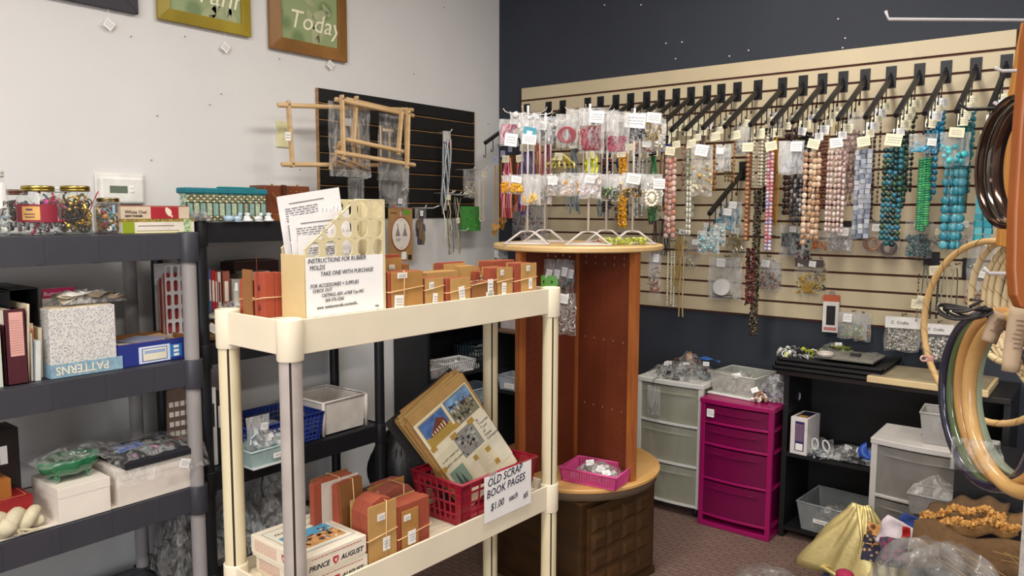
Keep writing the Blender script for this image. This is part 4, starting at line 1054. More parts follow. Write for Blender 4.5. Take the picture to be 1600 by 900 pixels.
# top shelf, right of the magazine file
cpack('thick terracotta pack with crossed bands, first in the front row right of the file', 607, 661, 424, .03, .065, bandx=.42, tags=((.38, .9, .034, .015, 0, None), (.28, .2, .032, .036, .05, None)), inset=.1, seed=1)
cpack('tan fronted pack with two white labels, second in the front row', 664, 695, 434, .03, .05, boards=(TAN2, TAN2), bandz=.6, tags=((.32, .72, .018, .02, 0, None), (.5, .2, .019, .034, .1, None)), seed=2, yawd=3)
cpack('tan pack with terracotta left edge and a tilted white label, third in front', 697, 735, 434, .028, .05, boards=(TAN2, TAN), bandz=.45, tags=((.62, .33, .024, .042, -.12, None),), inset=.2, seed=3)
T = cpack('dark brown pack lettered DR M3, fourth in the front row', 737, 776, 441, .026, .05, boards=(TAN3, TAN3), bandz=.95, bandx=.72, tags=((.72, .65, .024, .05, 0, None), (.7, .14, .034, .024, 0, None)), inset=.03, seed=4)
text('DR M3', .017, INK, (.003, -.002, .045), (R(90), R(-14), 0), T)
cpack('tan pack with brick red left side, fifth in the front row', 762, 801, 418, .032, .065, boards=(TAN2, TAN2), bandz=.5, tags=((.55, .82, .014, .017, 0, None), (.62, .25, .020, .038, .05, None)), inset=.38, seed=5)
cpack('rightmost tall mold pack with yellow topped label, beside the end post', 801, 838, 411, .032, .065, boards=(TAN2, TAN2), bandz=.45, tags=((.62, .82, .017, .017, 0, None), (.72, .3, .017, .034, 0, None)), inset=.36, seed=6)
# second and third rows
cpack('terracotta pack with tan front peeking above the first front pack', 601, 628, 402, .12, .05, boards=(TAN, TAN), bandz=None, tags=((.4, .8, .02, .012, 0, None),), blockh=1.06, seed=7)
cpack('short tan pack edge right behind the first front pack', 627, 640, 412, .14, .05, boards=(TAN3, TAN), bandz=None, seed=8)
cpack('low stack of tan mold boards behind the second front pack', 664, 716, 424, .10, .06, boards=(TAN2, TAN), bandz=None, block=TAN2, seed=9)
cpack('terracotta topped pack in the back row above the third front pack', 693, 727, 411, .17, .05, boards=(TAN2, TAN), bandz=None, blockh=1.03, seed=10)
cpack('pale tan pack in the back row left of the small labelled one', 718, 742, 415, .15, .05, boards=(TAN2, TAN), bandz=None, block=TAN2, seed=11)
cpack('small terracotta pack with a white label in the back row', 742, 759, 424, .12, .05, boards=(TAN, TAN), bandz=None, tags=((.6, .7, .012, .018, 0, None),), inset=.5, seed=12)
cpack('tan pack behind the small labelled one, back row', 738, 758, 417, .19, .04, boards=(TAN2, TAN2), bandz=None, seed=13)
cpack('long brick red pack in the back row behind the fifth front pack', 770, 806, 407, .13, .07, boards=(None, TAN), bandz=None, seed=14)
# left end of the top shelf
_u = C2(470, 470, .03)[0]
T = pack('orange terracotta pack with a brown cover board at the left shelf end', CP(.03, .265, TZ-.0115), CYAW, .075, .08, C2(410, 437, .2)[1]-TZ+.0115, boards=(None, None), bandz=.45, block=mt('#a0442c', .6, 0, .08), inset=.02, seed=15)
MB().bx((.028, -.0035, .0), (.070, -.0003, .115)).build('board', TAN3, T)
T = pack('bright orange terracotta pack with two pour holes behind the file', CP(.022, .185, TZ-.0115), CYAW, .045, .07, C2(430, 424, .16)[1]-TZ+.0115, boards=(None, None), bandz=.4, block=mt('#a0442c', .6, 0, .08), inset=.02, hole=True, seed=16)
mb = MB(); mb.bx((.021, -.0006, 0), (.0225, .0, .15)); mb.build('mold_seam', mt('#7a2414', .7), T)
# plastic magazine file with instructions
FU0 = C2(476, 480, .04)[0]; FU1 = C2(600, 480, .04)[0]; FH = C2(590, 306, .04)[1]-TZ; FHl = C2(446, 389, .12)[1]-TZ
FW_ = FU1-FU0; FD = .095
BE = mt('#cfc29a', .42, 0, .04); BE2 = mt('#c9b181', .45, 0, .04)
T = thing('magazine_file', 'beige plastic magazine file with oval holes and a handwritten sign', 'file', CP(FU0, .035, TZ-.0115), R(90)+CYAW)
mb = MB(); cols_, rows_ = 5, 6; cw = FW_/cols_
for y in (0, FD):
    cutf = lambda x, z: z > FHl*1.10+(x/FW_)*1.55*(FH-FHl) and x < FW_*.62
    mb2 = MB(); ovals_panel(mb2, FW_, FH, cols_, rows_, cw*.33, FH/rows_*.43, y, cut=cutf)
    # slanted top edge made by clipping everything above the slope
    sl = lambda x: min(FH, FHl+.012+(FH-FHl)*max(0, x)/(FW_*.62))
    mb2.v = [(x, yy, min(z, sl(x))) for (x, yy, z) in mb2.v]
    mb2.build('pierced_side', BE, T, solid=.0028)
    mb3 = MB(); mb3.tube([(0, y, FHl+.012), (FW_*.62, y, FH), (FW_, y, FH)], .003, 6); mb3.build('top_edge', BE, T)
MB().bx((-.003, 0, 0), (0, FD, FHl)).build('low_end_panel', BE2, T, .001)
MB().bx((FW_, 0, 0), (FW_+.003, FD, FH)).build('tall_end_panel', BE, T, .001)
MB().bx((0, 0, 0), (FW_, FD, .003)).build('base', BE, T)
rg = random.Random(5)
PAP = mt('#e9e4e2', .6, 0, .03)
T2 = T
for k, (dx, dz, tl) in enumerate([(-.028, .0, -.10), (-.012, -.01, -.06), (.0, -.03, -.03), (.006, -.02, .0)]):
    T = thing('instruction_sheets', ['back stack of printed instruction sheets leaning in the beige file', 'second stack of printed sheets with dense paragraphs', 'short front stack of printed sheets behind the holes', 'narrow printed sheet stack nearest the pierced side'][k], 'paper', CP(FU0+.02, .035+.072-.016*k, TZ-.006), 0, rot=(0, tl*1.5, R(90)+CYAW))
    w_, h_ = .185-.006*k, .292-.048*k
    mb = MB()
    for q in range(4): mb.bx((q*.0006, q*.0016, 0), (w_+q*.0004, q*.0016+.0008, h_-q*.002))
    mb.build('sheet', PAP, T)
    mb = MB(); y = -.0008
    mb.bx((.03, y, h_-.022), (w_*.72, 0, h_-.0198))
    for r in range(36):
        z = h_-.034-r*.0058
        if z < .02: break
        x = .016
        xe = w_*.60 if r < 8 else w_*.9
        if r % 8 == 6: continue
        while x < xe:
            l_ = rg.uniform(.006, .02); mb.bx((x, y, z), (min(x+l_, xe), 0, z+.0022)); x += l_+.004
    for q in range(5): mb.tube([(w_*.64+.01*q, y*.6, h_-.085), (w_*.68+.012*q, y*.6, h_-.045-.003*(q % 3))], .0005, 4)
    mb.build('printing', mt('#77757a', .7), T)
# handwritten sign taped on the file
su0 = C2(480, 480, .03)[0]; su1 = C2(600, 480, .03)[0]; sz0 = C2(480, 497, .03)[1]; sz1 = C2(480, 403, .03)[1]
T = thing('handwritten_sign', 'white paper sign about instructions for rubber molds, taped to the beige file', 'sign', CP(su0, .0318, sz0), R(90)+CYAW, rot=(0, 0, R(90)+CYAW))
sw, sh = su1-su0, sz1-sz0
MB().bx((0, 0, 0), (sw, .0008, sh)).build('paper', mt('#eeebe8', .6, 0, .02), T)
lines = [('INSTRUCTIONS FOR RUBBER', .02, .90, .0155), ('MOLDS', .04, .785, .0155), ('TAKE ONE WITH PURCHASE', .17, .68, .0145), ('FOR ACCESSORIES + SUPPLIES', .045, .485, .0125), ('CHECK OUT', .07, .405, .0115), ('CASTINGS, ADV. of REB Toys INC', .18, .32, .0115), ('360-376-3266', .22, .235, .0115), ('www. miniaturemolds.com/molds...', .12, .12, .0115), ('htm', .88, .05, .009)]
for (s_, fx, fz, sz_) in lines:
    text(s_, sz_*sh/.125*.92, INK, (fx*sw, -.0007, fz*sh), (R(90), R(-1.2), 0), T, shear=.18, xs=.83*(1.0 if len(s_) < 30 else .88))
# ---- lower shelf: boxed castings
def lbox(label, u0, u1, w0, w1, z0, z1, yaw=0):
    T = thing('casting_kit_box', label, 'box', CP(u0, w0, z0), R(90)+CYAW+yaw)
    w_, d, h = u1-u0, w1-w0, z1-z0
    IV = mt('#e3d8c4', .5, 0, .03)
    MB().bx((.002, .002, 0), (w_-.002, d-.002, h*.9)).build('tray', IV, T)
    mb = MB(); mb.bx((0, 0, h*.14), (w_, d, h)); mb.build('lid', IV, T, .0012)
    text('PRINCE', h*.34, INK, (w_*.07, -.0006, h*.28), FRONT, T, shear=.25, xs=1.0, bold=.0004)
    text('AUGUST', h*.34, INK, (w_*.57, -.0006, h*.28), FRONT, T, shear=.25, xs=1.0, bold=.0004)
    sc = h*.16
    def shield(cx, cz, nrm):
        mb = MB(); P = [(-1, 1), (1, 1), (1, -.2), (.6, -.9), (0, -1.4), (-.6, -.9), (-1, -.2)]
        if nrm == 'f': mb.prism([(cx+x*sc, -.0006, cz+z*sc) for x, z in P], (0, -.0005, 0))
        elif nrm == 's': mb.prism([(-.0006, cx+x*sc, cz+z*sc) for x, z in P], (-.0005, 0, 0))
        else: mb.prism([(cx+x*sc*1.2, cz+z*sc*1.2, h+.0004) for x, z in P], (0, 0, .0005))
        mb.build('shield_emblem', mt('#b3242c', .5), T)
        mb = MB(); P2 = [(-.5, .5), (0, .1), (.5, .6), (.3, -.3), (0, -.9), (-.3, -.2)]
        if nrm == 'f': mb.prism([(cx+x*sc, -.0011, cz+z*sc) for x, z in P2], (0, -.0004, 0))
        elif nrm == 's': mb.prism([(-.0011, cx+x*sc, cz+z*sc) for x, z in P2], (-.0004, 0, 0))
        else: mb.prism([(cx+x*sc*1.2, cz+z*sc*1.2, h+.0009) for x, z in P2], (0, 0, .0004))
        mb.build('emblem_figure', mt('#e8d9cc', .5), T)
    shield(w_*.49, h*.42, 'f'); shield(d*.36, h*.60, 's')
    mb = MB(); r2 = random.Random(3); x = w_*.12
    while x < w_*.92:
        l_ = r2.uniform(.004, .012); mb.bx((x, -.0006, h*.80), (x+l_, 0, h*.84)); x += l_+.002
    mb.build('red_small_print', mt('#b0605a', .6), T)
    mb = MB()
    for r in range(9):
        y = d*.5
        while y < d*.92:
            l_ = r2.uniform(.006, .016); mb.bx((-.0006, y, h*(.30+.065*r)), (0, min(y+l_, d*.93), h*(.32+.065*r))); y += l_+.002
    mb.build('side_small_print', mt('#c08a78', .6), T)
    return T, w_, d, h
Z8 = LZ-.0295
u0 = .0285; u1 = C2(575, 855, .01)[0]
hb = C2(575, 845, .01)[1]-C2(575, 893, .01)[1]
zt = AZ(472, 815, .66).z
hb = .0415
u0, u1 = .03, .222
lbox('lower ivory casting kit box of the stack of two', u0+.006, u1+.006, .016, .235, Z8, Z8+.05, R(-1))
lbox('third ivory casting kit box at the very bottom of the stack', u0+.02, u1-.004, .034, .23, Z8-.0, Z8+.001, 0) if False else None
T, w_, d, h = lbox('upper ivory casting kit box with a battle picture on its lid', u0, u1, .010, .24, Z8+.0506, Z8+.104, R(0))
MB().bx((w_*.07, d*.12, h), (w_*.93, d*.90, h+.0005)).build('lid_border', mt('#9aa0a0', .6), T)
MB().bx((w_*.085, d*.14, h+.0005), (w_*.915, d*.88, h+.0009)).build('lid_field', mt('#dfd9c6', .6), T)
MB().bx((w_*.14, d*.44, h+.0009), (w_*.86, d*.64, h+.0013)).build('picture_sky', mt('#4f98b8', .6, 0, .2, 40), T)
MB().bx((w_*.14, d*.20, h+.0009), (w_*.86, d*.44, h+.0013)).build('picture_ground', mt('#c8955a', .6, 0, .3, 60), T)
mb = MB(); r2 = random.Random(8)
for k in range(70):
    x, y = w_*r2.uniform(.16, .84), d*r2.uniform(.24, .54); mb.m = r2.randrange(4); mb.box((x, y, h+.0015), (r2.uniform(.003, .01), r2.uniform(.003, .012), .0006), r2.uniform(0, 3))
mb.build('picture_soldiers', [mt('#3a2c2a', .6), mt('#d8d2c6', .6), mt('#7a3a2a', .6), mt('#5a6a78', .6)], T)
text('PRINCE', .016, INK, (w_*.16, d*.72, h+.001), (0, 0, 0), T, shear=.2); text('AUGUST', .016, INK, (w_*.60, d*.72, h+.001), (0, 0, 0), T, shear=.2)
# upright mold packs on the lower shelf
kw = dict(tier=1)
cpack('tall terracotta pack with a pale card, at the back of the lower shelf', 486, 560, 748, .15, .05, boards=(mt('#c9c0b4', .6), TAN3), bandz=None, bandx=.55, inset=.22, seed=21, **kw)
cpack('leaning brown board pack in the middle of the lower shelf group', 536, 580, 752, .105, .045, boards=(TAN3, TAN3), bandz=None, bandx=.55, tags=((.5, .68, .02, .022, .1, None),), seed=22, yawd=10, lean=R(-5), **kw)
cpack('small rounded terracotta block lying low behind the casting kit box', 506, 536, 814, .236, .024, boards=(None, None), bandz=None, arch=True, block=TC2, seed=23, **kw)
cpack('arched terracotta pack tied across, in the back right of the lower shelf group', 592, 652, 760, .10, .06, boards=(None, TAN), bandz=None, bandx=.6, arch=True, block=TC2, seed=24, **kw)
cpack('terracotta block showing behind the arched one', 588, 626, 752, .18, .04, boards=(None, None), bandz=None, block=TC2, seed=25, **kw)
cpack('tan fronted pack with crossed bands and arched terracotta behind, lower shelf', 573, 619, 785, .012, .075, boards=(TAN2, TAN2), bandz=.48, bandx=.6, tags=((.45, .78, .026, .018, 0, None), (.62, .33, .024, .036, 0, None)), arch=True, blockh=1.08, seed=26, **kw)
T = cpack('upright terracotta pack with a short tan card front, right of the crossed band pack', 621, 673, 784, .012, .07, boards=(None, TAN2), bandz=.38, seed=27, inset=.02, **kw)
MB().bx((.014, -.0022, .002), (.074, .0008, .125)).build('board', TAN, T)
rg = random.Random(1); card(T, rg, (.032, -.003, .105), .024, .016, LBW, 0, 'price_label'); card(T, rg, (.048, -.0036, .045), .028, .038, LBW, 0, 'price_label')
# red basket with scrapbook pages
RD = mt('#8c1428', .32, 0, .05)
bu0, bu1 = C2(733, 800, .01)[0], C2(846, 740, .01)[0]
cu = (bu0+bu1)/2; bw = bu1-bu0-.014
cu, bw = .752, .317
BP = CP(cu, .108, Z8)
T = basket('plastic_basket', 'dark red pierced plastic basket holding the old scrapbook pages', BP, R(90)+CYAW, bw, .175, .138, RD, .02, (9, 8), 4, .0055, solid_corner=.11)
# scrapbook
T = thing('scrapbook_pages', 'stack of old tan scrapbook pages with pasted postcards, leaning in the basket', 'scrapbook', CP(cu+.072, .095, Z8+.052), 0)
q = Matrix.Rotation(R(76), 4, 'Z') @ Matrix.Rotation(R(-31), 4, 'Y') @ Matrix.Rotation(R(-11), 4, 'X')
T.rotation_euler = q.to_euler()
sw, sh = .235, .355
OLD = [mt(c, .75, 0, .12, 30) for c in ('#b08a50', '#a87c44', '#bb9658', '#9c7440')]
rg = random.Random(12)
for k in range(12):
    o = MB().box((0, 0, sh/2), (sw, .0025, sh)).build('scrapbook_page', OLD[k % 4], T)
    o.location = (rg.uniform(-.008, .006), .006+k*.0042, rg.uniform(-.002, .016)+k*.0012); o.rotation_euler = (0, rg.uniform(-.05, .06), 0)
o = MB().box((0, 0, sh*.54), (sw+.05, .003, sh*1.08)).build('black_cover', BLK, T); o.location = (-.020, .058, 0)
MB().box((0, -.001, sh*.47), (sw*.96, .002, sh*.94)).build('front_page', mt('#e0d6b8', .7), T)
def pc(name, x0, x1, z0, z1, col, y=-.0035): return MB().bx((x0*sw, y, z0*sh), (x1*sw, -.002, z1*sh)).build(name, col if not isinstance(col, str) else mt(col, .55), T)
pc('postcard', -.44, .0, .66, .92, '#b9a060'); pc('postcard_sky', -.43, -.01, .76, .91, mt('#4a6fa8', .5, 0, .5, 40), -.0042)
pc('postcard_lawn', -.43, -.01, .67, .75, '#a98a3c', -.0042)
mb = MB(); mb.prism([(-.38*sw, -.0044, .75*sh), (-.05*sw, -.0044, .75*sh), (-.05*sw, -.0044, .82*sh), (-.15*sw, -.0044, .87*sh), (-.3*sw, -.0044, .79*sh)][::-1], (0, -.0006, 0)); mb.build('postcard_building', mt('#6e3420', .6), T)
mb = MB()
for k in range(6): mb.bx(((-.33+.045*k)*sw, -.0056, .755*sh), ((-.31+.045*k)*sw, -.005, (.775+.006*k)*sh))
mb.build('postcard_window', mt('#d8c49a', .6), T)
pc('postcard', .04, .46, .66, .93, '#7d7a60'); pc('postcard_sky', .05, .45, .82, .92, mt('#6f93b8', .5, 0, .5, 40), -.0042)
mb = MB(); r2 = random.Random(5)
for k in range(46):
    x = r2.uniform(.06, .42)*sw; z = r2.uniform(.67, .84)*sh; mb.m = r2.randrange(4); mb.bx((x, -.0048, z), (x+r2.uniform(.003, .01), -.0043, z+r2.uniform(.004, .014)))
mb.build('postcard_street', [mt('#4a1e18', .6), mt('#c9bda8', .6), mt('#5f5a50', .6), mt('#31382c', .6)], T)
pc('photograph', -.12, .24, .38, .62, '#8a8880')
mb = MB()
for k in range(50):
    x = r2.uniform(-.11, .19)*sw; z = r2.uniform(.385, .58)*sh; mb.m = r2.randrange(3); mb.bx((x, -.0048, z), (x+r2.uniform(.003, .012), -.0036, z+r2.uniform(.002, .01)))
mb.build('photograph_detail', [mt('#2b2b2b', .6), mt('#bdb9b0', .6), mt('#6f6d68', .6)], T)
pc('clipping', -.46, -.16, .18, .58, '#d8cfae'); pc('clipping', .0, .24, .12, .36, '#d6cba9'); pc('leaflet', .27, .49, .1, .62, '#ded6bd')
pc('clipping_picture', -.44, -.2, .19, .38, '#7d9684', -.0042)
mb = MB()
mb.prism([(-.40*sw, -.0044, .2*sh), (-.36*sw, -.0044, .36*sh), (-.33*sw, -.0044, .2*sh)], (0, -.0006, 0)); mb.prism([(-.33*sw, -.0044, .2*sh), (-.30*sw, -.0044, .32*sh), (-.27*sw, -.0044, .2*sh)], (0, -.0006, 0)); mb.build('clipping_spires', mt('#3d4f44', .6), T)
text('A LAST THREE DAY', .0085, INK, (-.44*sw, -.0043, .49*sh), FRONT, T); text('NEW ORLEANS', .0115, INK, (-.43*sw, -.0043, .43*sh), FRONT, T)
text('A\nTourist\nTour\nof\nNew\nOrleans', .0145, INK, (.29*sw, -.0043, .57*sh), FRONT, T)
for (x0, z0, wd) in ((-.14, .60, .1), (.18, .60, .1), (.18, .28, .07), (-.03, .30, .06), (.2, .13, .07), (-.46, .63, .08), (-.02, .66, .09), (-.5, .42, .07)): pc('tape_strip', x0, x0+wd, z0, z0+.045, mt('#b08a3c', .4), -.0052)
mb = MB()
for k in range(9): mb.bx((.02*sw, -.0044, (.15+.02*k)*sh), ((.1+.1*r2.random())*sw, -.0038, (.153+.02*k)*sh))
mb.build('faint_writing', mt('#b8a9a0', .6), T)
# sign on the basket
su0, su1 = C2(755, 790, -.012)[0], C2(828, 770, -.012)[0]
zt_ = C2(758, 745, -.012)[1]; zb_ = C2(758, 817, -.012)[1]
T = thing('handwritten_sign', 'white paper sign reading OLD SCRAP BOOK PAGES, taped to the dark red basket', 'sign', CP(su0, -.017, zb_), 0, rot=(0, 0, R(90)+CYAW))
sw, sh = su1-su0, zt_-zb_
MB().bx((0, 0, 0), (sw, .0008, sh)).build('paper', mt('#ebe8e4', .6, 0, .02), T)
IB = mt('#26243f', .5)
for (s_, fx, fz, sz_) in [('OLD SCRAP', .06, .76, .026), ('BOOK PAGES', .04, .52, .0255), ('$1.00', .12, .22, .023), ('each', .50, .26, .020), ('#5', .82, .18, .018)]:
    text(s_, sz_*sh/.105, IB, (fx*sw, -.0007, fz*sh), (R(90), R(-4), 0), T, shear=.22, xs=.88, bold=.0003)
MB().bx((sw*.10, -.001, sh*.97), (sw*.24, .0, sh*1.08)).build('tape_strip', film('#ffffff', .3, .5), T)
# ================================================================ round revolving display
RC = Vector((1.37, -1.2, 0)); RR = .322; TOPZ = 1.308; LOZ = AY(1034, 744, -1.15).z
CDIR = Vector((CAM.x-RC.x, CAM.y-RC.y, 0)).normalized(); RDIR = Vector((-CDIR.y, CDIR.x, 0))
if RDIR.dot(RT) < 0: RDIR = -RDIR
DYAW = math.atan2(RDIR.y, RDIR.x)        # local x = to the viewer's right, local -y = towards the viewer
OAK = wood('#c4a06a', '#d6b67e', (3, 3, 3)); OAKL = wood('#b98a4c', '#cda265', (3, 3, 3)); OAKE = wood('#a87a40', '#c09455', (3, 3, 20))
PST = wood('#8a4a20', '#a4602c', (12, 12, 2)); PSTL = wood('#b07838', '#c48c48', (12, 12, 2))
def pegboard():
    m, nt, b = _new('brown_pegboard')
    co = _coord(nt)
    n = nt.nodes.new('ShaderNodeTexNoise'); n.inputs['Scale'].default_value = 5; n.inputs['Detail'].default_value = 6
    nt.links.new(co, n.inputs['Vector'])
    nt.links.new(_ramp(nt, n.outputs['Fac'], lin('#5a2612'), lin('#6c311a')), b.inputs['Base Color'])
    b.inputs['Roughness'].default_value = .42
    return m
PEG = pegboard()
T = thing('round_display', 'round two-tier wooden display with brown pegboard partitions on a carved cabinet', 'display stand', RC, DYAW)
disp = T
MB().lathe([(0, TOPZ-.02), (RR-.004, TOPZ-.02), (RR, TOPZ-.016), (RR, TOPZ-.004), (RR-.004, TOPZ), (0, TOPZ)], n=64, smooth=False).build('round_top', OAK, T)
MB().lathe([(0, LOZ-.018), (RR-.002, LOZ-.018), (RR+.006, LOZ-.012), (RR+.006, LOZ-.003), (RR+.002, LOZ), (0, LOZ)], n=64, smooth=False).build('round_shelf', OAKL, T)
MB().lathe([(RR-.02, LOZ-.045), (RR-.006, LOZ-.045), (RR-.006, LOZ-.018)], n=64).build('shelf_rim', mt('#6b5a48', .5), T)
MB().box((0, 0, (TOPZ+LOZ)/2-.01), (.026, .026, TOPZ-LOZ-.02), R(45)).build('centre_post', PST, T)
for (a, nm) in ((-46, 'R'), (46, 'r'), (134, 'l'), (-134, 'L')):
    c, s_ = math.cos(R(a)), math.sin(R(a)); L = .275
    mb = MB(); mb.box((c*(L/2+.01), s_*(L/2+.01), (TOPZ+LOZ)/2-.01), (L, .006, TOPZ-LOZ-.02), R(a)); p = mb.build('pegboard_panel', PEG, T)
    mb = MB()
    for i in range(1, 8):
        for j in range(1, 26):
            q = .03+i*.032; z = LOZ+.03*j+.01
            for sd in (-1, 1): mb.box((c*q-s_*.0036*sd, s_*q+c*.0036*sd, z), (.003, .0008, .003), R(a))
    mb.build('peg_holes', mt('#1c0a05', .8), p, stuff=True)
    MB().box((c*(L+.016), s_*(L+.016), (TOPZ+LOZ)/2-.01), (.030, .026, TOPZ-LOZ-.02), R(a)).build('corner_post', PST, T, .001)
    MB().box((c*(L+.016)-s_*(.014 if a in (-46, 134) else -.014), s_*(L+.016)+c*(.014 if a in (-46, 134) else -.014), (TOPZ+LOZ)/2-.01), (.016, .003, TOPZ-LOZ-.02), R(a)).build('post_strip', PSTL, T)
# little screws and hooks on the right front panel
mb = MB()
for (z, sgn) in ((1.235, 1), (1.26, 1), (.955, 1), (.70, 1)):
    for i in range(5):
        q = .05+i*.048; a = R(-46); c, s_ = math.cos(a), math.sin(a)
        mb.tube([(c*q-s_*.004-.002, s_*q+c*.004-.004, z), (c*q-.002, s_*q-.012, z), (c*q-.002, s_*q-.014, z+.008)], .0013, 4)
mb.build('peg_screws', mt('#d9d0c8', .3, .7), disp, stuff=True)
# cabinet
T = thing('carved_cabinet', 'dark stained square cabinet with raised square door panels under the round display', 'cabinet', (RC.x, RC.y, 0), DYAW+R(49))
DW = wood('#2d1c0c', '#40290f', (3, 3, 12), .35); DW2 = wood('#38240f', '#4a3014', (3, 3, 12), .35)
hs = .222; CH = LOZ-.05
MB().bx((-hs, -hs, .02), (hs, hs, CH)).build('cabinet_body', DW, T, .003)
MB().bx((-hs-.006, -hs-.006, 0), (hs+.006, hs+.006, .03)).build('plinth', DW, T, .002)
MB().bx((-hs-.008, -hs-.008, CH-.012), (hs+.008, hs+.008, CH)).build('top_moulding', DW2, T, .003)
for face in range(2):
    X_ = Matrix.Rotation(R(90)*(-1 if face else 0), 4, 'Z')
    mb = MB(); mb.X = Matrix.Rotation(R(0), 4, 'Z') if face == 0 else Matrix.Rotation(R(90), 4, 'Z')
    mb.bx((-hs+.03, -hs-.012, .05), (hs-.03, -hs, CH-.03)); d = mb.build('door', DW2, T, .002)
    for i in range(4):
        for j in range(4):
            x0 = -hs+.045+i*(2*hs-.09)/4; z0 = .065+j*(CH-.115)/4; w_ = (2*hs-.09)/4-.008; hh = (CH-.115)/4-.008
            mb = MB(); mb.X = Matrix.Rotation(R(90)*face, 4, 'Z')
            y = -hs-.012; e = .014
            mb.add([(x0, y, z0), (x0+w_, y, z0), (x0+w_, y, z0+hh), (x0, y, z0+hh), (x0+e, y-.012, z0+e), (x0+w_-e, y-.012, z0+e), (x0+w_-e, y-.012, z0+hh-e), (x0+e, y-.012, z0+hh-e)],
                   [(4, 5, 6, 7), (0, 1, 5, 4), (1, 2, 6, 5), (2, 3, 7, 6), (3, 0, 4, 7)])
            mb.build('raised_panel', DW2, d)
# goods hung in the left front bay (on the panel at -134)
def RP(lx, ly, z): return Vector((RC.x, RC.y, z))+RDIR*lx-CDIR*(-ly)*-1*-1 if False else Vector((RC.x, RC.y, z))+RDIR*lx+CDIR*(-ly)
def rpx(px, py, ly):
    """point on the vertical plane at local depth ly (negative = nearer)"""
    return APL(px, py, RC+CDIR*(-ly), CDIR)
for (px, py, h, w_, kd, cols, lb, sd) in [
    (856, 402, .15, .05, 'discs', ('#5fae3a', '#6cb848'), 'clear bag with two bright green tape rolls, hung inside the round display', 1),
    (868, 404, .14, .05, 'cards', ('#8d8676', '#a39c8c'), 'clear bag with a white card hung behind the green rolls', 2),
    (880, 402, .13, .045, 'cards', ('#8a7a5e', '#6a5a48'), 'clear bag with tilted white labels in the middle of the dark bay', 3),
    (890, 404, .14, .04, 'discs', ('#2a7f96', '#2f8fa6'), 'narrow clear bag with a teal blue roll, nearest the centre post', 4)]:
    ly = {1: -.13, 2: -.11, 3: -.09, 4: -.06}[sd]
    p = rpx(px, py, ly)
    T = zipbag('hanging_bag', lb, 'plastic bag', (p.x, p.y, p.z-.006), DYAW, w_, h, .016, kd if kd != 'discs' else None, cols, .4, sd, (.1, .36), group=None, n=12, csz=.008, f=(.05, .3), tagwh=(.022, .034), tagtilt=.2)
    if kd == 'discs':
        for q in range(2 if sd == 1 else 1):
            MB().lathe([(.006, -.006), (.0255 if sd == 1 else .017, -.006), (.0255 if sd == 1 else .017, .006), (.006, .006), (.006, -.006)], n=28, smooth=False).build('tape_roll', mt(cols[q], .4), T).matrix_local = Matrix.Translation((-.012+q*.026, -.006-q*.002, -h*.56)) @ Matrix.Rotation(R(90), 4, 'X')
    MB().tube([(0, .03, .012), (0, .0, .008), (0, -.008, .012), (0, -.008, .018)], .0015, 5).build('peg_hook', mt('#c9c4be', .3, .6), T)
p = rpx(886, 458, -.16)
zipbag('hanging_bag', 'clear bag of white washers and rings hanging low beside the cream end post', 'plastic bag', (p.x-.0, p.y, p.z), DYAW, .066, .155, .02, 'rings', ('#e5e2de', '#cfcbc6', '#d9d6d2'), .95, 5, (-.2, .12), n=46, csz=.006, f=(.05, .25), tagwh=(.036, .034))
p = AY(784, 385, -1.3)
p = rpx(783, 384, -.1)
zipbag('hanging_bag', 'clear bag of dark metal bits hanging left below the round top', 'plastic bag', (p.x, p.y, TOPZ-.024), DYAW, .05, .09, .02, 'chips', ('#5a5552', '#b0aba6', '#3a3634'), .8, 6, None, n=50, csz=.004, f=(.08, .35))
for (px, py, h, kd, cols, lb, sd, tp) in [(1023, 395, .14, 'sticks', ('#6a3a20', '#8a4a28'), 'clear bag of brown sticks hanging right below the round top', 7, (.1, .18)), (1024, 412, .2, 'cord', ('#a8502c', '#b86a40'), 'long clear bag with an orange coil beside the right display post', 8, None)]:
    p = rpx(px, py, -.05 if sd == 7 else .05); zipbag('hanging_bag', lb, 'plastic bag', (p.x, p.y, TOPZ-.024), DYAW, .045, h, .016, kd, cols, .5, sd, tp, n=14, csz=.006, f=(.06, .3), tagwh=(.02, .03))
# pink basket on the round shelf
PK = mt('#c2447c', .35, 0, .05)
p = AZ(932, 748, LOZ+.004)
w_ = .205
T = basket('plastic_basket', 'raspberry pink pierced basket of clear bags on the lower round shelf', (p.x, p.y, LOZ+.001), DYAW+R(-26), .205, .14, .048, PK, .008, (22, 14), 1, .005, solid_corner=.03)
junk('basket_contents', 'clear bags of silver bits with white tags heaped in the pink basket', 'packets', (p.x, p.y, LOZ+.006), (.19, .13, .052), ['#a39c96', '#d9d6d2', '#7a7470', '#8f8a86'], 18, 60, .01, tags=4, rz=DYAW+R(-26))
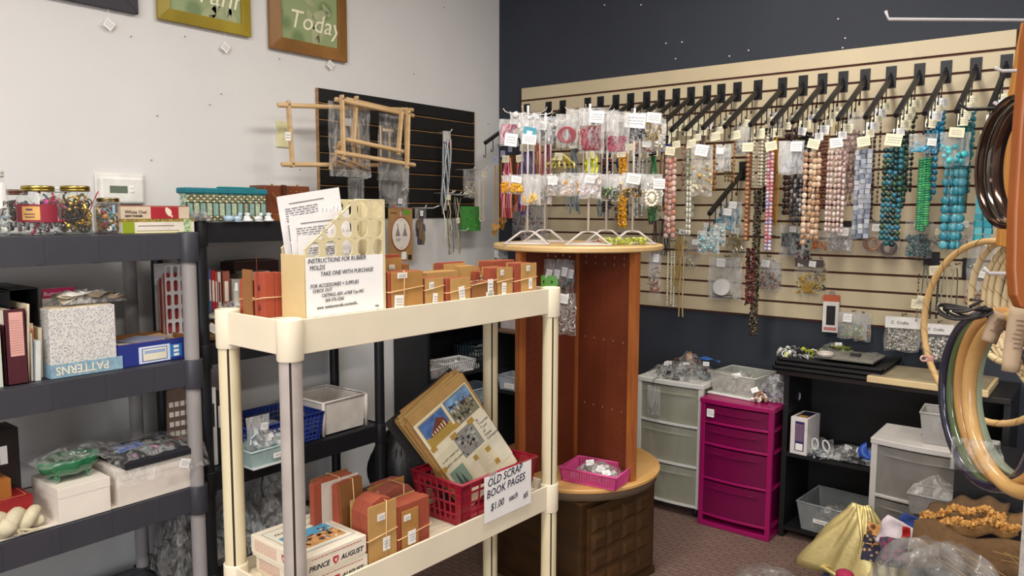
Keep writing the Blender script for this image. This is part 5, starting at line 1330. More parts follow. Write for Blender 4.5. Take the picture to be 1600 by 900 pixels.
# ---------------- white wire racks on the round top
WW_ = mt('#cfc6c1', .35, 0, .03)
def rack(px, py, ly, label, h=.5, lowz=.245, nh=6):
    p = rpx(px, py, ly); T = thing('wire_rack', label, 'display rack', (p.x, p.y, TOPZ+.001), DYAW, 'white wire racks on the round top')
    MB().tube([(0, 0, .045), (0, 0, h)], .0042, 8).build('pole', WW_, T)
    b = .082
    mb = MB(); mb.tube([(-b, -.06, .004), (b, -.06, .004), (b, .05, .004), (-b, .05, .004)], .0034, 6, True)
    for (x, y) in ((-b, -.06), (b, -.06), (b, .05), (-b, .05)): mb.tube([(x*.95, y*.95, .004), (x*.28, y*.4, .046), (0, 0, .048)], .0034, 6)
    mb.build('base_frame', WW_, T)
    for z, rr in ((lowz, .085), (h-.03, .085)):
        for k in range(nh):
            a = 2*PI*k/nh+.35
            c, s_ = math.cos(a), math.sin(a)
            mb = MB(); mb.tube([(0, 0, z), (c*rr*.8, s_*rr*.8, z), (c*rr, s_*rr, z+.006), (c*(rr+.008), s_*(rr+.008), z+.016)], .0017, 5); mb.build('display_hook', WW_, T)
    for k in range(4):
        a = PI/4+k*PI/2; mb = MB(); mb.tube([(.03*math.cos(a), .03*math.sin(a), lowz), (.03*math.cos(a), .03*math.sin(a), h-.03)], .0022, 6); mb.build('upright_wire', WW_, T)
    return T, p
racks = [rack(824, 369, -.13, 'white wire rack standing nearest the left edge of the round top'), rack(851, 360, .08, 'white wire rack standing behind the leftmost one'), rack(919, 374, -.16, 'white wire rack at the front centre of the round top'), rack(947, 361, .09, 'white wire rack behind the front centre one'), rack(988, 366, -.04, 'white wire rack at the right side of the round top')]
p = rpx(950, 370, -.2)
T = thing('bead_strand', 'yellow green glass chip strand lying on the round top between the racks', 'beads', (rpx(975, 376, -.12).x, rpx(975, 376, -.12).y, TOPZ+.001), DYAW)
mb = MB(); rg = random.Random(4)
for k in range(120):
    x = rg.uniform(-.072, .078); mb.m = k % 2; mb.box((x, rg.uniform(-.012, .012), .004+rg.uniform(.002, .020)), [rg.uniform(.004, .011) for _ in range(3)], (rg.uniform(0, 3), rg.uniform(0, 3), 0))
mb.build('glass_chips', [mt('#a3ac3c', .2, 0, .2), mt('#c3c868', .2, 0, .2)], T, stuff=True)
p = rpx(895, 370, .0)
junk('peach_packet', 'small peach coloured packet lying between the wire racks', 'packets', (rpx(937, 368, -.02).x, rpx(937, 368, -.02).y, TOPZ+.001), (.05, .04, .014), ['#d9956a', '#e0a884'], 20, 10, .006, tags=0)
mb = MB()
# bags on the racks: (px centre, top py, width px, height px, depth, kind, colours, fill, tag, label)
rows = [
 (795, 186, 30, 42, -.20, 'cloth', ('#b9848f', '#c9a0a8', '#8a4a58'), .8, (.1, .78), 'bag with a mauve pink ribbon frame and white tag, top left of the racks', (.044, .044)),
 (829, 180, 32, 44, -.22, 'cards', ('#e5e2e0', '#cfcfd4'), .9, (.0, .86), 'white bag with a turquoise square badge on the leftmost wire rack', (.05, .034)),
 (812, 176, 30, 40, -.06, 'cards', ('#eceae8', '#d9d9dc'), .9, None, 'plain white bag behind the turquoise badge bag', None),
 (853, 184, 22, 42, -.17, 'cards', ('#c9c9cc', '#8d9094'), .9, (-.2, .3), 'grey clear bag right of the turquoise badge bag', (.03, .03)),
 (862, 182, 20, 40, -.02, 'cards', ('#b5b7ba', '#75797e'), .9, None, 'narrow dull grey bag behind the left racks', None),
 (886, 178, 34, 52, -.20, 'cord', ('#861620', '#94242e'), .72, None, 'bag holding a thin red coiled cord, centre racks', None),
 (905, 170, 40, 60, -.10, 'cloth', ('#861a28', '#a03a46', '#c8b490'), .5, None, 'bag of crimson cloth scraps behind the red cord bag', None),
 (925, 168, 40, 70, -.21, 'cloth', ('#7a1422', '#8f2634', '#6a101c'), .6, (.2, .22), 'large bag of dark crimson cloth on the front centre rack', (.05, .04)),
 (948, 172, 38, 66, -.08, 'cloth', ('#7c1420', '#5a0c16'), .5, None, 'crimson filled bag behind the large front one', None),
 (966, 174, 36, 66, -.19, 'cloth', ('#8f2440', '#a03a54', '#7c1830'), .42, None, 'bag with a rolled raspberry pink bundle at its bottom', None),
 (992, 176, 34, 44, -.17, 'metal', ('#8d9094', '#5d6064'), .45, (.0, .3), 'white carded bag of silver bits right of the pink bundle', (.07, .05)),
 (1018, 176, 32, 44, -.12, 'metal', ('#c9b060', '#b8983c'), .5, (.1, .2), 'bag of gold wire shapes at the right end of the racks', (.05, .036)),
 (1004, 200, 30, 40, .02, 'cards', ('#c9b8ac', '#a87a6a'), .5, (.2, .6), 'pale bag with a cream tag behind the gold wire bag', (.03, .03)),
 (1030, 186, 22, 50, .05, 'beads', ('#d6cfbf', '#b9b0a0'), .5, None, 'hazy bag of pale beads at the far right of the racks', None),
 (791, 274, 15, 28, -.22, 'cards', ('#d99a2c', '#c98a24'), .45, None, 'small bag of amber orange pieces, lowest left hook', None),
 (806, 273, 20, 30, -.21, 'beads', ('#d9a82c', '#c9922c'), .35, (.0, .25), 'small bag of yellow amber beads with a white label', (.036, .022)),
 (829, 272, 32, 48, -.20, 'cards', ('#d9b050', '#e0c078'), .26, None, 'clear bag with a flat golden slab at its bottom', None),
 (850, 274, 26, 46, -.12, 'cards', ('#c9c4c0', '#9a9896'), .6, None, 'clear bag of grey strips right of the golden slab bag', None),
 (868, 272, 30, 34, -.16, 'rings', ('#e9e6e4', '#d9d6d4'), .8, (-.1, .3), 'bag of white rings on the lower hooks', (.034, .03)),
 (893, 270, 34, 36, -.18, 'chips', ('#e3d9d6', '#cfc0bc', '#c9a060'), .6, None, 'bag of pale pink shell chips, lower centre', None),
 (922, 270, 36, 40, -.22, 'chips', ('#efe9e8', '#e0d0d4', '#d9c9c0'), .8, (-.05, .25), 'bag of white and pink shell chips with a white tag, lower centre', (.036, .026)),
 (953, 272, 30, 42, -.17, 'metal', ('#5d5a54', '#8a857a', '#7a9a5a'), .45, None, 'bag with a grey metal flower charm and green leaf', None),
 (970, 272, 26, 30, -.06, 'cards', ('#d9d6d4', '#c9c9cc'), .7, (.1, .35), 'frosted bag with white label behind the flower charm bag', (.03, .03)),
 (988, 270, 32, 38, -.18, 'metal', ('#c9963c', '#9a8a5a', '#5a5040'), .4, (.0, .25), 'bag of gold and bronze charms under a tilted cream tag', (.05, .036)),
 (1018, 272, 36, 50, -.14, 'rings', ('#ece6d8', '#e0d9c8'), .7, (.3, .3), 'bag with a white openwork oval brooch at the right end', (.042, .036))]
for i, (px, py, wp, hp, ly, kd, cols, fl, tp, lb, twh) in enumerate(rows):
    p = rpx(px, py, ly); sc = (p-CAM).dot(FW)/F
    T = zipbag('hanging_bag', lb, 'plastic bag', p, DYAW+R(random.Random(i).uniform(-14, 14)), wp*sc, hp*sc, .022, kd, cols, fl, i+40, tp, n=44 if kd == 'cloth' else 36, csz=.0075, f=(.14, .55) if kd in ('cloth', 'cord') else (.24, .85), tagwh=twh or (.03, .03))  # whiter film on most rack bags stands in for overexposed glare
    if i == 1:
        MB().box((.0, -.014, -.065), (.044, .0015, .044), (0, R(12), 0)).build('badge', mt('#3c9aae', .4, 0, .3, 50), T)
        MB().box((.0, -.0155, -.065), (.02, .0015, .02), (0, R(12), 0)).build('badge_centre', mt('#dfe9ea', .4), T)
    if i == 24:
        q = MB(); q.sph((0, -.014, -.085), (.013, .005, .017), 12, 8)
        for k in range(14): q.sph((.021*math.cos(k*.449), -.014, -.085+.026*math.sin(k*.449)), (.006, .003, .006), 8, 5)
        q.build('brooch', mt('#ece4cc', .35), T)
# ================================================================ black sloping display arms on the cream slatted wall
BM = mt('#17171a', .42, .2, .1, 20, .05)
PLX = [827, 861, 883, 922, 942, 966, 989, 1014, 1037, 1060, 1083, 1108, 1130, 1155, 1187, 1225, 1257, 1287, 1319, 1353, 1393, 1437, 1478, 1524, 1571]
HK = [.18, .34, .5, .66, .82, .985]
ARM_L, ARM_D, AZ0 = .38, .205, 2.005
def make_arm(loc, label, group):
    t = thing('display_hanger', label, 'display arm', loc, 0, group)
    MB().bx((-.021, -.004, -.045), (.021, 0, .047)).build('wall_plate', BM, t, .001)
    ang = math.atan2(ARM_D, ARM_L-.02)
    mb = MB(); mb.tube([(0, -.002, -.002), (0, -ARM_L, -ARM_D)], .0125, 4, sq=True); mb.build('arm', BM, t, .001)
    mb = MB(); mb.prism([(-.004, -.004, -.03), (-.004, -.004, .02), (-.004, -.05, -.03)], (.008, 0, 0)); mb.build('gusset', BM, t)
    hk = MB(); hk.tube([(0, 0, -.008), (0, 0, -.072), (0, -.004, -.079), (0, -.012, -.080), (0, -.016, -.074), (0, -.016, -.066)], .0024, 6)
    o = hk.build('hook', BM, t); o.location = (0, -ARM_L*HK[0], -ARM_D*HK[0])
    for k in HK[1:]:
        c = o.copy(); COL.objects.link(c); c.location = (0, -ARM_L*k, -ARM_D*k)
    return t
armX = {px: AY(px, 140, 0).x for px in PLX}
ords = ['first', 'second', 'third', 'fourth', 'fifth', 'sixth', 'seventh', 'eighth', 'ninth', 'tenth', 'eleventh', 'twelfth', 'thirteenth', 'fourteenth', 'fifteenth', 'sixteenth', 'seventeenth', 'eighteenth', 'nineteenth', 'twentieth', 'twenty-first', 'twenty-second', 'twenty-third', 'twenty-fourth', 'twenty-fifth']
arm0 = None
for i, px in enumerate(PLX):
    lb = f'black sloping display arm with hooks, {ords[i]} from the left in the top row'
    loc = (armX[px], -.020, AZ0)
    if arm0 is None: arm0 = make_arm(loc, lb, 'top row of black display arms')
    else:
        c = copy_tree(arm0); c.location = loc; c['label'] = lb
# lower arm in the middle of the panel and the one at the far left
lowp = AY(1164, 268, 0); c = copy_tree(arm0); c.location = (lowp.x, -.02, lowp.z); c['label'] = 'lone black display arm in the middle of the panel carrying turquoise bags'; c['group'] = 'lower black display arms'
def strand(mb, rg, x, y, z0, z1, shape, s_, nm, dx=0, sway=0, asp=1.0, joined=False):
    """one hanging run of beads; returns nothing"""
    step = {'round': s_*.96, 'coin': s_*1.02, 'cube': s_*1.02, 'disc': s_*.42, 'nugget': s_*1.25, 'tube': s_*1.9, 'chip': s_*.5, 'rice': s_*1.5}.get(shape, s_)
    z = z0; k = 0; L = z0-z1
    while z > z1:
        f = (z0-z)/L if L > 0 else 0
        xx = x+dx*f+sway*math.sin(f*5+x*40); mb.m = rg.randrange(nm); r_ = s_/2
        if shape == 'round': mb.sph((xx, y, z-r_), r_, 7, 5)
        elif shape == 'coin':
            a = rg.choice((0, 0, 0, .9, 1.4)); mb.sph((xx, y, z-r_), (r_, r_*.38, r_*1.02), 8, 5, (0, 0, a))
        elif shape == 'cube': mb.box((xx, y, z-r_), (s_*.9, s_*.9, s_*.94), (rg.uniform(-.1, .1), rg.uniform(-.1, .1), rg.uniform(0, 1.5)))
        elif shape == 'disc': mb.tube([(xx, y, z), (xx, y, z-s_*.34)], s_*.55, 8)
        elif shape == 'nugget': mb.sph((xx, y, z-r_), (r_*rg.uniform(.7, 1), r_*.8, r_*1.25), 7, 4, (0, rg.uniform(-.25, .25), rg.uniform(0, 3)))
        elif shape == 'tube': mb.tube([(xx, y, z), (xx, y, z-s_*1.8)], r_*.8, 6)
        elif shape == 'rice': mb.sph((xx, y, z-r_*1.4), (r_*.7, r_*.7, r_*1.4), 6, 4)
        elif shape == 'chip': mb.box((xx+rg.uniform(-1, 1)*s_*.35, y+rg.uniform(-1, 1)*s_*.3, z), [s_*rg.uniform(.4, .9) for _ in range(3)], (rg.uniform(0, 3), rg.uniform(0, 3), 0))
        z -= step; k += 1
def necklace(label, loc, L, shape, s_, ncol, width, cols, seed, group='bead strands on the top row of arms', tagc=None, rough=.3, metal=0, tagdy=0, tilt=0, z_off=.045, single=False, tagwh=(.048, .038), depth=.022, taper=1.0, notag=False, stag=0.0):
    rg = random.Random(seed); T = thing('bead_necklace' if shape not in ('cord', 'fringe') else 'cord_necklace', label, 'necklace', loc, 0, group)
    mats = [mt(c_, rough, metal, .12, 40, .0) for c_ in cols]
    def emit(nm, fn):
        if single: return
    if shape in ('cord', 'fringe'):
        mb = MB()
        for i in range(ncol):
            x = (i-(ncol-1)/2)/max(1, ncol-1)*width if ncol > 1 else 0; mb.m = i % len(cols)
            n_ = 6; pts = [(x*(.35+.65*min(1, f*2.2))*(1 if f < .6 else taper)+rg.uniform(-.001, .001), rg.uniform(-.5, .5)*depth, -.01-(L-.01)*f*(1 if shape == 'cord' else rg.uniform(.92, 1) if f == 1 else 1)) for f in [q/n_ for q in range(n_+1)]]
            mb.tube(pts, s_/2, 5)
        mb.build('cords', mats, T, stuff=True)
    elif single:
        step = {'coin': 1.02, 'cube': 1.02, 'round': .96}[shape]; protos = []
        for m_ in mats:
            mb = MB()
            if shape == 'coin': mb.sph((0, 0, 0), (s_/2, s_*.19, s_*.51), 9, 6)
            elif shape == 'cube': mb.box((0, 0, 0), (s_*.92, s_*.92, s_*.94))
            else: mb.sph((0, 0, 0), s_/2, 9, 6)
            me = bpy.data.meshes.new('bead'); me.from_pydata(mb.v, [], mb.f); me.materials.append(m_); me.polygons.foreach_set('use_smooth', mb.sm); me.update(); protos.append(me)
        mb = MB()
        for i in range(ncol):
            x = (i-(ncol-1)/2)/max(1, ncol-1)*width if ncol > 1 else 0; yy = rg.uniform(-.5, .5)*depth
            z = -z_off-stag*(i % 2); mb.tube([(x*.5, yy, -z_off+.03), (x, yy, -L+.004)], .0006, 4)
            while z > -L+s_*.5*(1+.0*i):
                o = bpy.data.objects.new('bead', rg.choice(protos)); COL.objects.link(o); o.parent = T
                f = -z/L; o.location = (x*(1+(taper-1)*f), yy, z-s_/2); o.rotation_euler = (0, rg.uniform(-.06, .06), rg.choice((0, 0, 0, .5, 1.2)) if shape == 'coin' else rg.uniform(0, .5))
                z -= s_*step
        mb.build('thread', mt('#cfc6b0', .7), T)
    else:
        mb = MB()
        for i in range(ncol):
            x = (i-(ncol-1)/2)/max(1, ncol-1)*width if ncol > 1 else 0
            strand(mb, rg, x, rg.uniform(-.5, .5)*depth, -z_off-rg.uniform(0, .006), -L+rg.uniform(0, s_), shape, s_, len(cols), dx=x*(taper-1))
        mb.build('beads', mats, T, stuff=True)
    if not notag:
        card(T, rg, (rg.uniform(-.004, .006), -.012, -.018+tagdy), tagwh[0], tagwh[1], tagc or TAGY, tilt+rg.uniform(-.18, .18))
    return T
def hook_loc(px, k):
    x = armX[px]; t = HK[k]
    return Vector((x, -.020-ARM_L*t-.006, AZ0-ARM_D*t-.078))
sd = 500
SC = {'round': 1.75, 'coin': 1.9, 'cube': 1.6, 'disc': 1.6, 'nugget': 1.7, 'tube': 1.3, 'chip': 1.3, 'rice': 1.5, 'cord': 2.1, 'fringe': 2.0}
def N(px, k, bot, shape, s_, ncol, wpx, cols, label, dpx=0, **kw):
    s_ = s_*SC[shape]
    """strand on arm px, hook k, whose lower end is at photo row bot"""
    global sd; sd += 1
    l = hook_loc(px, k); sc = (l-CAM).dot(FW)/F
    l.x += dpx*sc
    # project to find length
    d = (l-CAM); u = 800+F*d.dot(RT)/d.dot(FW); v = 450+F*d.dot(DN)/d.dot(FW)
    L = max(.08, (bot-v)*sc)
    return necklace(label, l, L, shape, s_, ncol, wpx*sc, cols, sd, **kw)
def B(px, k, hpx, wpx, label, kind, cols, fill, tp=None, dpx=0, dz=0, **kw):
    global sd; sd += 1
    l = hook_loc(px, k); sc = (l-CAM).dot(FW)/F; l.x += dpx*sc; l.z -= dz*sc
    return zipbag('hanging_bag', label, 'plastic bag', l, R(20), wpx*sc, hpx*sc, .024, kind, cols, fill, sd, tp, group=None, **kw)
# --- right end: turquoise
N(1571, 5, 372, 'cube', .0155, 2, 13, ['#2c8c9a', '#37989f', '#257d8c'], 'strand pair of square turquoise blocks at the far right of the wall', single=True, depth=.02)
N(1571, 3, 360, 'cube', .012, 2, 8, ['#23808a', '#1f6c78'], 'darker teal block strand behind the square turquoise one', tagc=WHITE)
N(1571, 1, 250, 'round', .010, 2, 8, ['#2a8b98', '#1f7482'], 'short blue bead strand high on the last arm', tagc=WHITE)
B(1524, 5, 52, 42, 'clear bag of round flat turquoise discs above the big turquoise strand', 'discs', ['#3fb1b8', '#56c0c4', '#2f9fa8'], .62, (.0, .02), n=20, csz=.0085, f=(.08, .4), tagcol=TAGY, tagwh=(.05, .035))
N(1524, 4, 386, 'coin', .0175, 4, 22, ['#3c8c9c', '#559ca8', '#2c7a8c'], 'large flat oval turquoise bead strands, the brightest on the wall', dpx=-1, single=True, z_off=.13, notag=True)
N(1524, 2, 333, 'disc', .011, 3, 13, ['#1b5f58', '#234f4a', '#17463f'], 'dark green disc bead strand behind the bright turquoise ovals')
N(1524, 1, 300, 'nugget', .012, 3, 12, ['#1f7080', '#2a8592'], 'teal nugget strand high behind the bright turquoise ovals')
N(1524, 0, 250, 'nugget', .013, 3, 10, ['#2f8f9c', '#247786'], 'blue teal nugget strand nearest the wall on the second last arm')
B(1478, 5, 30, 40, 'flat clear bag of sky blue faceted beads', 'beads', ['#3fa8cf', '#57b8d8', '#2c90ba'], .5, (.28, .45), n=40, csz=.0055, f=(.06, .35))
N(1478, 4, 362, 'disc', .0135, 3, 10, ['#1f7d4f', '#2b9162', '#3fa35a'], 'emerald green stacked disc strand under the sky blue bag', z_off=.12, notag=True)
N(1478, 2, 308, 'nugget', .012, 3, 12, ['#1d6d93', '#2a7fa3', '#185a78'], 'cobalt teal nugget strand between the green discs and turquoise ovals', tagc=WHITE)
N(1478, 0, 240, 'round', .0125, 3, 10, ['#2f8fb0', '#257a9c'], 'bright blue round bead strand high on the third last arm', tagc=WHITE)
N(1437, 5, 378, 'round', .0125, 4, 22, ['#123c3f', '#1c5a60', '#2f4a2c', '#0f2c30', '#2a6a80'], 'dark teal and green round bead strands with a torn cream tag', tagwh=(.06, .045))
N(1437, 3, 322, 'coin', .012, 4, 16, ['#10201c', '#1d3a30', '#2c4a3a'], 'black green faceted strands behind the dark teal round ones')
N(1437, 1, 300, 'nugget', .010, 3, 12, ['#1a2e26', '#2a463a', '#0f1f1a'], 'deep green chip strand high on the fourth last arm')
N(1437, 0, 190, 'round', .009, 2, 8, ['#223a30'], 'short dark green strand nearest the wall on the fourth last arm')
N(1393, 5, 376, 'cube', .012, 3, 17, ['#8f95a3', '#a4a9b4', '#777c8a', '#b0b3ba'], 'blue grey stone cube bead strands')
N(1393, 3, 342, 'nugget', .009, 2, 8, ['#3a2a28', '#4a3834'], 'dark brown bead strand right behind the grey cubes', tagc=WHITE)
N(1393, 1, 312, 'rice', .0085, 1, 1, ['#5a4e46', '#6d6056', '#3e342f'], 'single strand of grey brown oval beads against the cream wall', tagc=WHITE)
N(1353, 5, 366, 'nugget', .0105, 5, 24, ['#c9b4ae', '#d6c6c0', '#b89f98', '#c4a79f'], 'pale pink and white nugget strands with a white tag', tagc=WHITE)
N(1353, 3, 322, 'coin', .0125, 4, 20, ['#b59890', '#c7aca4', '#a3867e'], 'dusty pink coin bead strands right of the pale nuggets')
N(1353, 2, 300, 'coin', .0125, 4, 16, ['#ab8f86', '#bda299'], 'brownish pink coin bead strands behind the dusty pink ones', notag=True)
B(1353, 1, 56, 24, 'tall clear bag with pinkish coins behind the pale pink strands', 'discs', ['#b59890', '#c7aca4'], .4, None, n=10, csz=.007, f=(.12, .5))
N(1319, 5, 378, 'coin', .0125, 4, 20, ['#b08c6e', '#c9a98c', '#9c7659', '#d6bda4'], 'tan and buff coin bead strands under a tilted cream tag', tilt=.3)
N(1319, 3, 330, 'round', .009, 4, 14, ['#7d4b3a', '#8f5a46', '#6a3c2e'], 'reddish brown bead strands behind the tan coins', tagc=WHITE)
N(1319, 1, 210, 'tube', .008, 2, 10, ['#b9a23c', '#8a7a2c'], 'short olive gold strand nearest the wall, above the tan coins')
N(1287, 4, 348, 'nugget', .0095, 5, 20, ['#4a4a4e', '#8b8b92', '#2a2a2e', '#b0b0b6', '#3a3a3e'], 'grey, black and silver mixed bead strands under the silver bag', notag=True, dpx=4)
B(1287, 5, 52, 38, 'shiny silver clear bag with a white tag hung in front of grey strands', 'cloth', ['#9a9ea4', '#6d7278', '#c9ccd0'], .75, (.18, .18), n=8, f=(.3, .85), tagwh=(.045, .04))
N(1287, 2, 330, 'round', .009, 5, 16, ['#121214', '#1c1c20'], 'jet black bead strands right of the silver bag')
N(1257, 5, 392, 'round', .0095, 2, 8, ['#c98a92', '#d9a8ac', '#a8a0c0', '#c4707c', '#cfc0cc'], 'long strand of pastel pink and lilac round beads')
N(1257, 4, 388, 'cube', .0082, 1, 1, ['#b85a5c', '#d99a98', '#cf7c7c'], 'coral pink small cube strand beside the pastel round one', dpx=-8, notag=True)
N(1257, 3, 352, 'cord', .0035, 5, 11, ['#a8701c', '#bf8526', '#8f5c14'], 'amber gold glass tube strands beside the pastel pink beads', dpx=-9)
N(1257, 1, 338, 'coin', .0135, 3, 12, ['#3a2622', '#4c332d'], 'dark brown coin strands hanging behind the silver bag')
N(1225, 5, 376, 'round', .0118, 1, 1, ['#9c6a48', '#8a5a3c', '#ad7c58'], 'long strand of smooth brown wooden round beads', single=True, dpx=-1)
N(1225, 4, 378, 'round', .009, 1, 1, ['#7d5036', '#8f6044'], 'second brown bead strand just behind the smooth wooden one', dpx=-5, notag=True)
N(1225, 3, 290, 'round', .0092, 5, 26, ['#c9bfa9', '#d9d0bc', '#b8ad95'], 'thick bunch of cream off-white round bead strands', dpx=-2, tagwh=(.05, .045), z_off=.03)
N(1225, 2, 282, 'round', .0092, 4, 20, ['#c2b8a2', '#b0a68f'], 'second cream round bead bunch behind the first', notag=True, dpx=2)
N(1225, 1, 330, 'coin', .009, 3, 12, ['#141416', '#202024'], 'black faceted bead strands behind the cream ones', dpx=0)
B(1225, 0, 40, 22, 'clear bag with a white label between the cream beads and pink strand', 'cards', ['#8d8a86', '#b5b2ac'], .4, (.0, .2), f=(.1, .5))
B(1187, 5, 42, 24, 'grey silver bag hanging over a bunch of olive beads', 'discs', ['#75797e', '#a0a4a8', '#5c6064'], .7, (-.2, .25), n=12, f=(.2, .7))
N(1187, 4, 282, 'nugget', .009, 3, 10, ['#6a5a34', '#7d6c40'], 'olive bronze bead strand below the grey silver bag', notag=True, z_off=.1)
N(1187, 3, 283, 'tube', .0075, 1, 1, ['#a8744a', '#8f5c38'], 'copper brown tube bead strand left of the lone lower arm')
B(1187, 2, 46, 26, 'clear grey bag high above the lone lower arm', 'cards', ['#9a9a98', '#c4c4c0'], .3, None, dpx=4, f=(.15, .6))
N(1155, 3, 298, 'coin', .0125, 1, 1, ['#8f5a2a', '#a8702f', '#7a4a22'], 'amber brown nugget strand with a gold bead on top', dpx=2)
B(1155, 5, 78, 34, 'long clear bag of gold and ivory coin beads', 'discs', ['#b9963c', '#d9cfae', '#a07c2c', '#c9bf9c'], .62, (.0, .1), n=22, csz=.008, f=(.12, .5), tagwh=(.055, .05))
N(1155, 4, 300, 'coin', .0115, 3, 12, ['#a3832f', '#c9b88a'], 'gold coin bead strand left of the long gold and ivory bag', dpx=-14, notag=True)
N(1130, 4, 342, 'disc', .009, 2, 8, ['#8f9a86', '#b5bdaa', '#6d7866'], 'grey green disc bead strand beside the rose coins')
N(1130, 5, 367, 'tube', .010, 2, 8, ['#cfcbb9', '#ddd9c8'], 'long pale shell tube strand under the gold beads', dpx=8, notag=True, z_off=.15)
N(1130, 2, 250, 'cord', .004, 4, 8, ['#5a4638', '#7a6250'], 'brown cord bunch behind the grey green discs')
N(1108, 5, 368, 'coin', .0138, 3, 12, ['#b58a80', '#c9a498', '#a8786c', '#d0b0a4', '#bd7f66'], 'rose pink coin bead strands with a cream tag', single=True, stag=.006)
N(1108, 3, 300, 'coin', .0125, 1, 1, ['#a88478', '#977062'], 'brownish rose bead strand behind the rose pink coins', notag=True, dpx=2)
N(1083, 5, 345, 'cord', .0045, 4, 12, ['#0f5a26', '#17702f', '#0c4a20'], 'deep green glass bead strands')
N(1083, 3, 215, 'cord', .006, 3, 12, ['#1c3a9c', '#2547b8'], 'bright blue short bead bunch beside the green strands')
N(1083, 5, 345, 'rice', .007, 2, 8, ['#4a3020', '#6a4a30', '#2f1f16'], 'dark brown stick bead strand left of the green ones')
N(1083, 3, 330, 'cord', .004, 4, 12, ['#7a6046', '#a88c64', '#5a4330'], 'tan and brown cord strands with a square pendant', dpx=-4)
N(1060, 5, 340, 'disc', .008, 3, 12, ['#8d8f88', '#b9bab2', '#75776f'], 'grey crystal strand left of the brown stick beads')
N(1060, 3, 350, 'cord', .004, 4, 10, ['#3e2c22', '#5f4836'], 'dark brown leather cord bunch', dpx=4)
N(1060, 5, 335, 'cord', .0025, 3, 12, ['#1c1c1e'], 'black wire loop with a cream tag behind the racks', z_off=.02)
N(1060, 3, 330, 'disc', .008, 3, 10, ['#c9c6bb', '#a8a59a'], 'pale clear crystal strand behind the racks')
N(1037, 5, 356, 'chip', .010, 6, 11, ['#cf921c', '#dca030', '#b87c12', '#e0b040'], 'fat strand of amber orange chips seen through the racks', z_off=.01)
N(1014, 5, 330, 'round', .010, 3, 14, ['#141414', '#202226'], 'black bead strand behind the front centre rack')
N(1014, 3, 350, 'cord', .005, 4, 12, ['#161618', '#2a2a2c'], 'black cord bunch behind the amber chips', dpx=6)
N(1014, 5, 270, 'cord', .005, 5, 14, ['#7a1a24', '#8f2430', '#1c2a6a'], 'dark red and navy cord bunch behind the pink bundle')
N(1014, 3, 290, 'cord', .005, 3, 10, ['#1d2f7a', '#131c4a'], 'navy cord bunch right of the dark red one')
N(989, 5, 272, 'cord', .008, 5, 20, ['#c9cf1a', '#d8dc30', '#b5bb12'], 'bright yellow cord loops seen through the racks')
N(989, 3, 345, 'fringe', .004, 7, 18, ['#5f6e78', '#7d8b94', '#4d5a63'], 'slate blue grey thread tassel below the white shell bags', z_off=.1)
N(942, 5, 262, 'fringe', .007, 7, 36, ['#c9b860', '#ddd08a', '#a8963c'], 'spiky gold and cream stick beads between the racks', taper=1.5)
N(942, 3, 335, 'fringe', .004, 7, 22, ['#6d7a80', '#8a969a', '#555f66'], 'second slate grey thread tassel further right', dpx=0)
N(883, 5, 330, 'cord', .0045, 7, 22, ['#a8321e', '#8c2418', '#2c1f5a', '#b8452a'], 'brick red and purple cord bunch behind the left racks')
N(883, 3, 300, 'cord', .0045, 5, 14, ['#3a2468', '#4a2f80', '#2c1a50'], 'violet cord bunch behind the left racks', dpx=-8)
N(883, 1, 312, 'fringe', .005, 6, 14, ['#a8284a', '#8c1f3c'], 'crimson tassel right of the racks lower hooks', dpx=-2)
N(861, 5, 340, 'cord', .0045, 7, 20, ['#b83260', '#d0507a', '#d97a4a', '#a02850'], 'hot pink and coral cord bunch left of the racks', z_off=.02)
N(861, 3, 335, 'cord', .0045, 5, 14, ['#3f2a7a', '#55389a'], 'purple cord bunch next to the hot pink one', dpx=8)
N(861, 1, 300, 'fringe', .005, 4, 10, ['#c9552c', '#d8703a'], 'orange fringe strand with a white tag high at the left', dpx=8, tagc=WHITE)
# the other hooks carry short carded strands whose tags show behind the long ones
for px in PLX[8:]:
    for k in (0, 1, 2, 3, 4):
        key = (px, k)
        if key in {(1571, 3), (1571, 1), (1524, 4), (1524, 2), (1524, 1), (1524, 0), (1478, 4), (1478, 2), (1478, 0), (1437, 3), (1437, 1), (1437, 0), (1393, 3), (1393, 1), (1353, 3), (1353, 2), (1353, 1), (1319, 3), (1319, 1), (1287, 4), (1287, 2), (1257, 4), (1257, 3), (1257, 1), (1225, 4), (1225, 3), (1225, 2), (1225, 1), (1225, 0), (1187, 4), (1187, 3), (1187, 2), (1155, 3), (1155, 4), (1130, 4), (1130, 2), (1108, 3), (1083, 3), (1060, 3), (1037, 3), (1014, 3)}: continue
        if px in (1187, 1353, 1130) and k == 0: continue
        rg = random.Random(px+k); l = hook_loc(px, k)
        T = thing('price_card', f"cream price card on the {['first', 'second', 'third', 'fourth', 'fifth'][k]} hook from the wall of the {ords[PLX.index(px)]} arm", 'price card', l, 0, 'cream price cards on the display arms')
        card(T, rg, (.002, -.010, -.018), .04, .032, TAGY if rg.random() < .75 else WHITE, rg.uniform(-.25, .25), 'card_face')
        MB().tube([(0, -.012, 0), (.001, -.011, -.006)], .0007, 4).build('string_loop', WHITE, T)
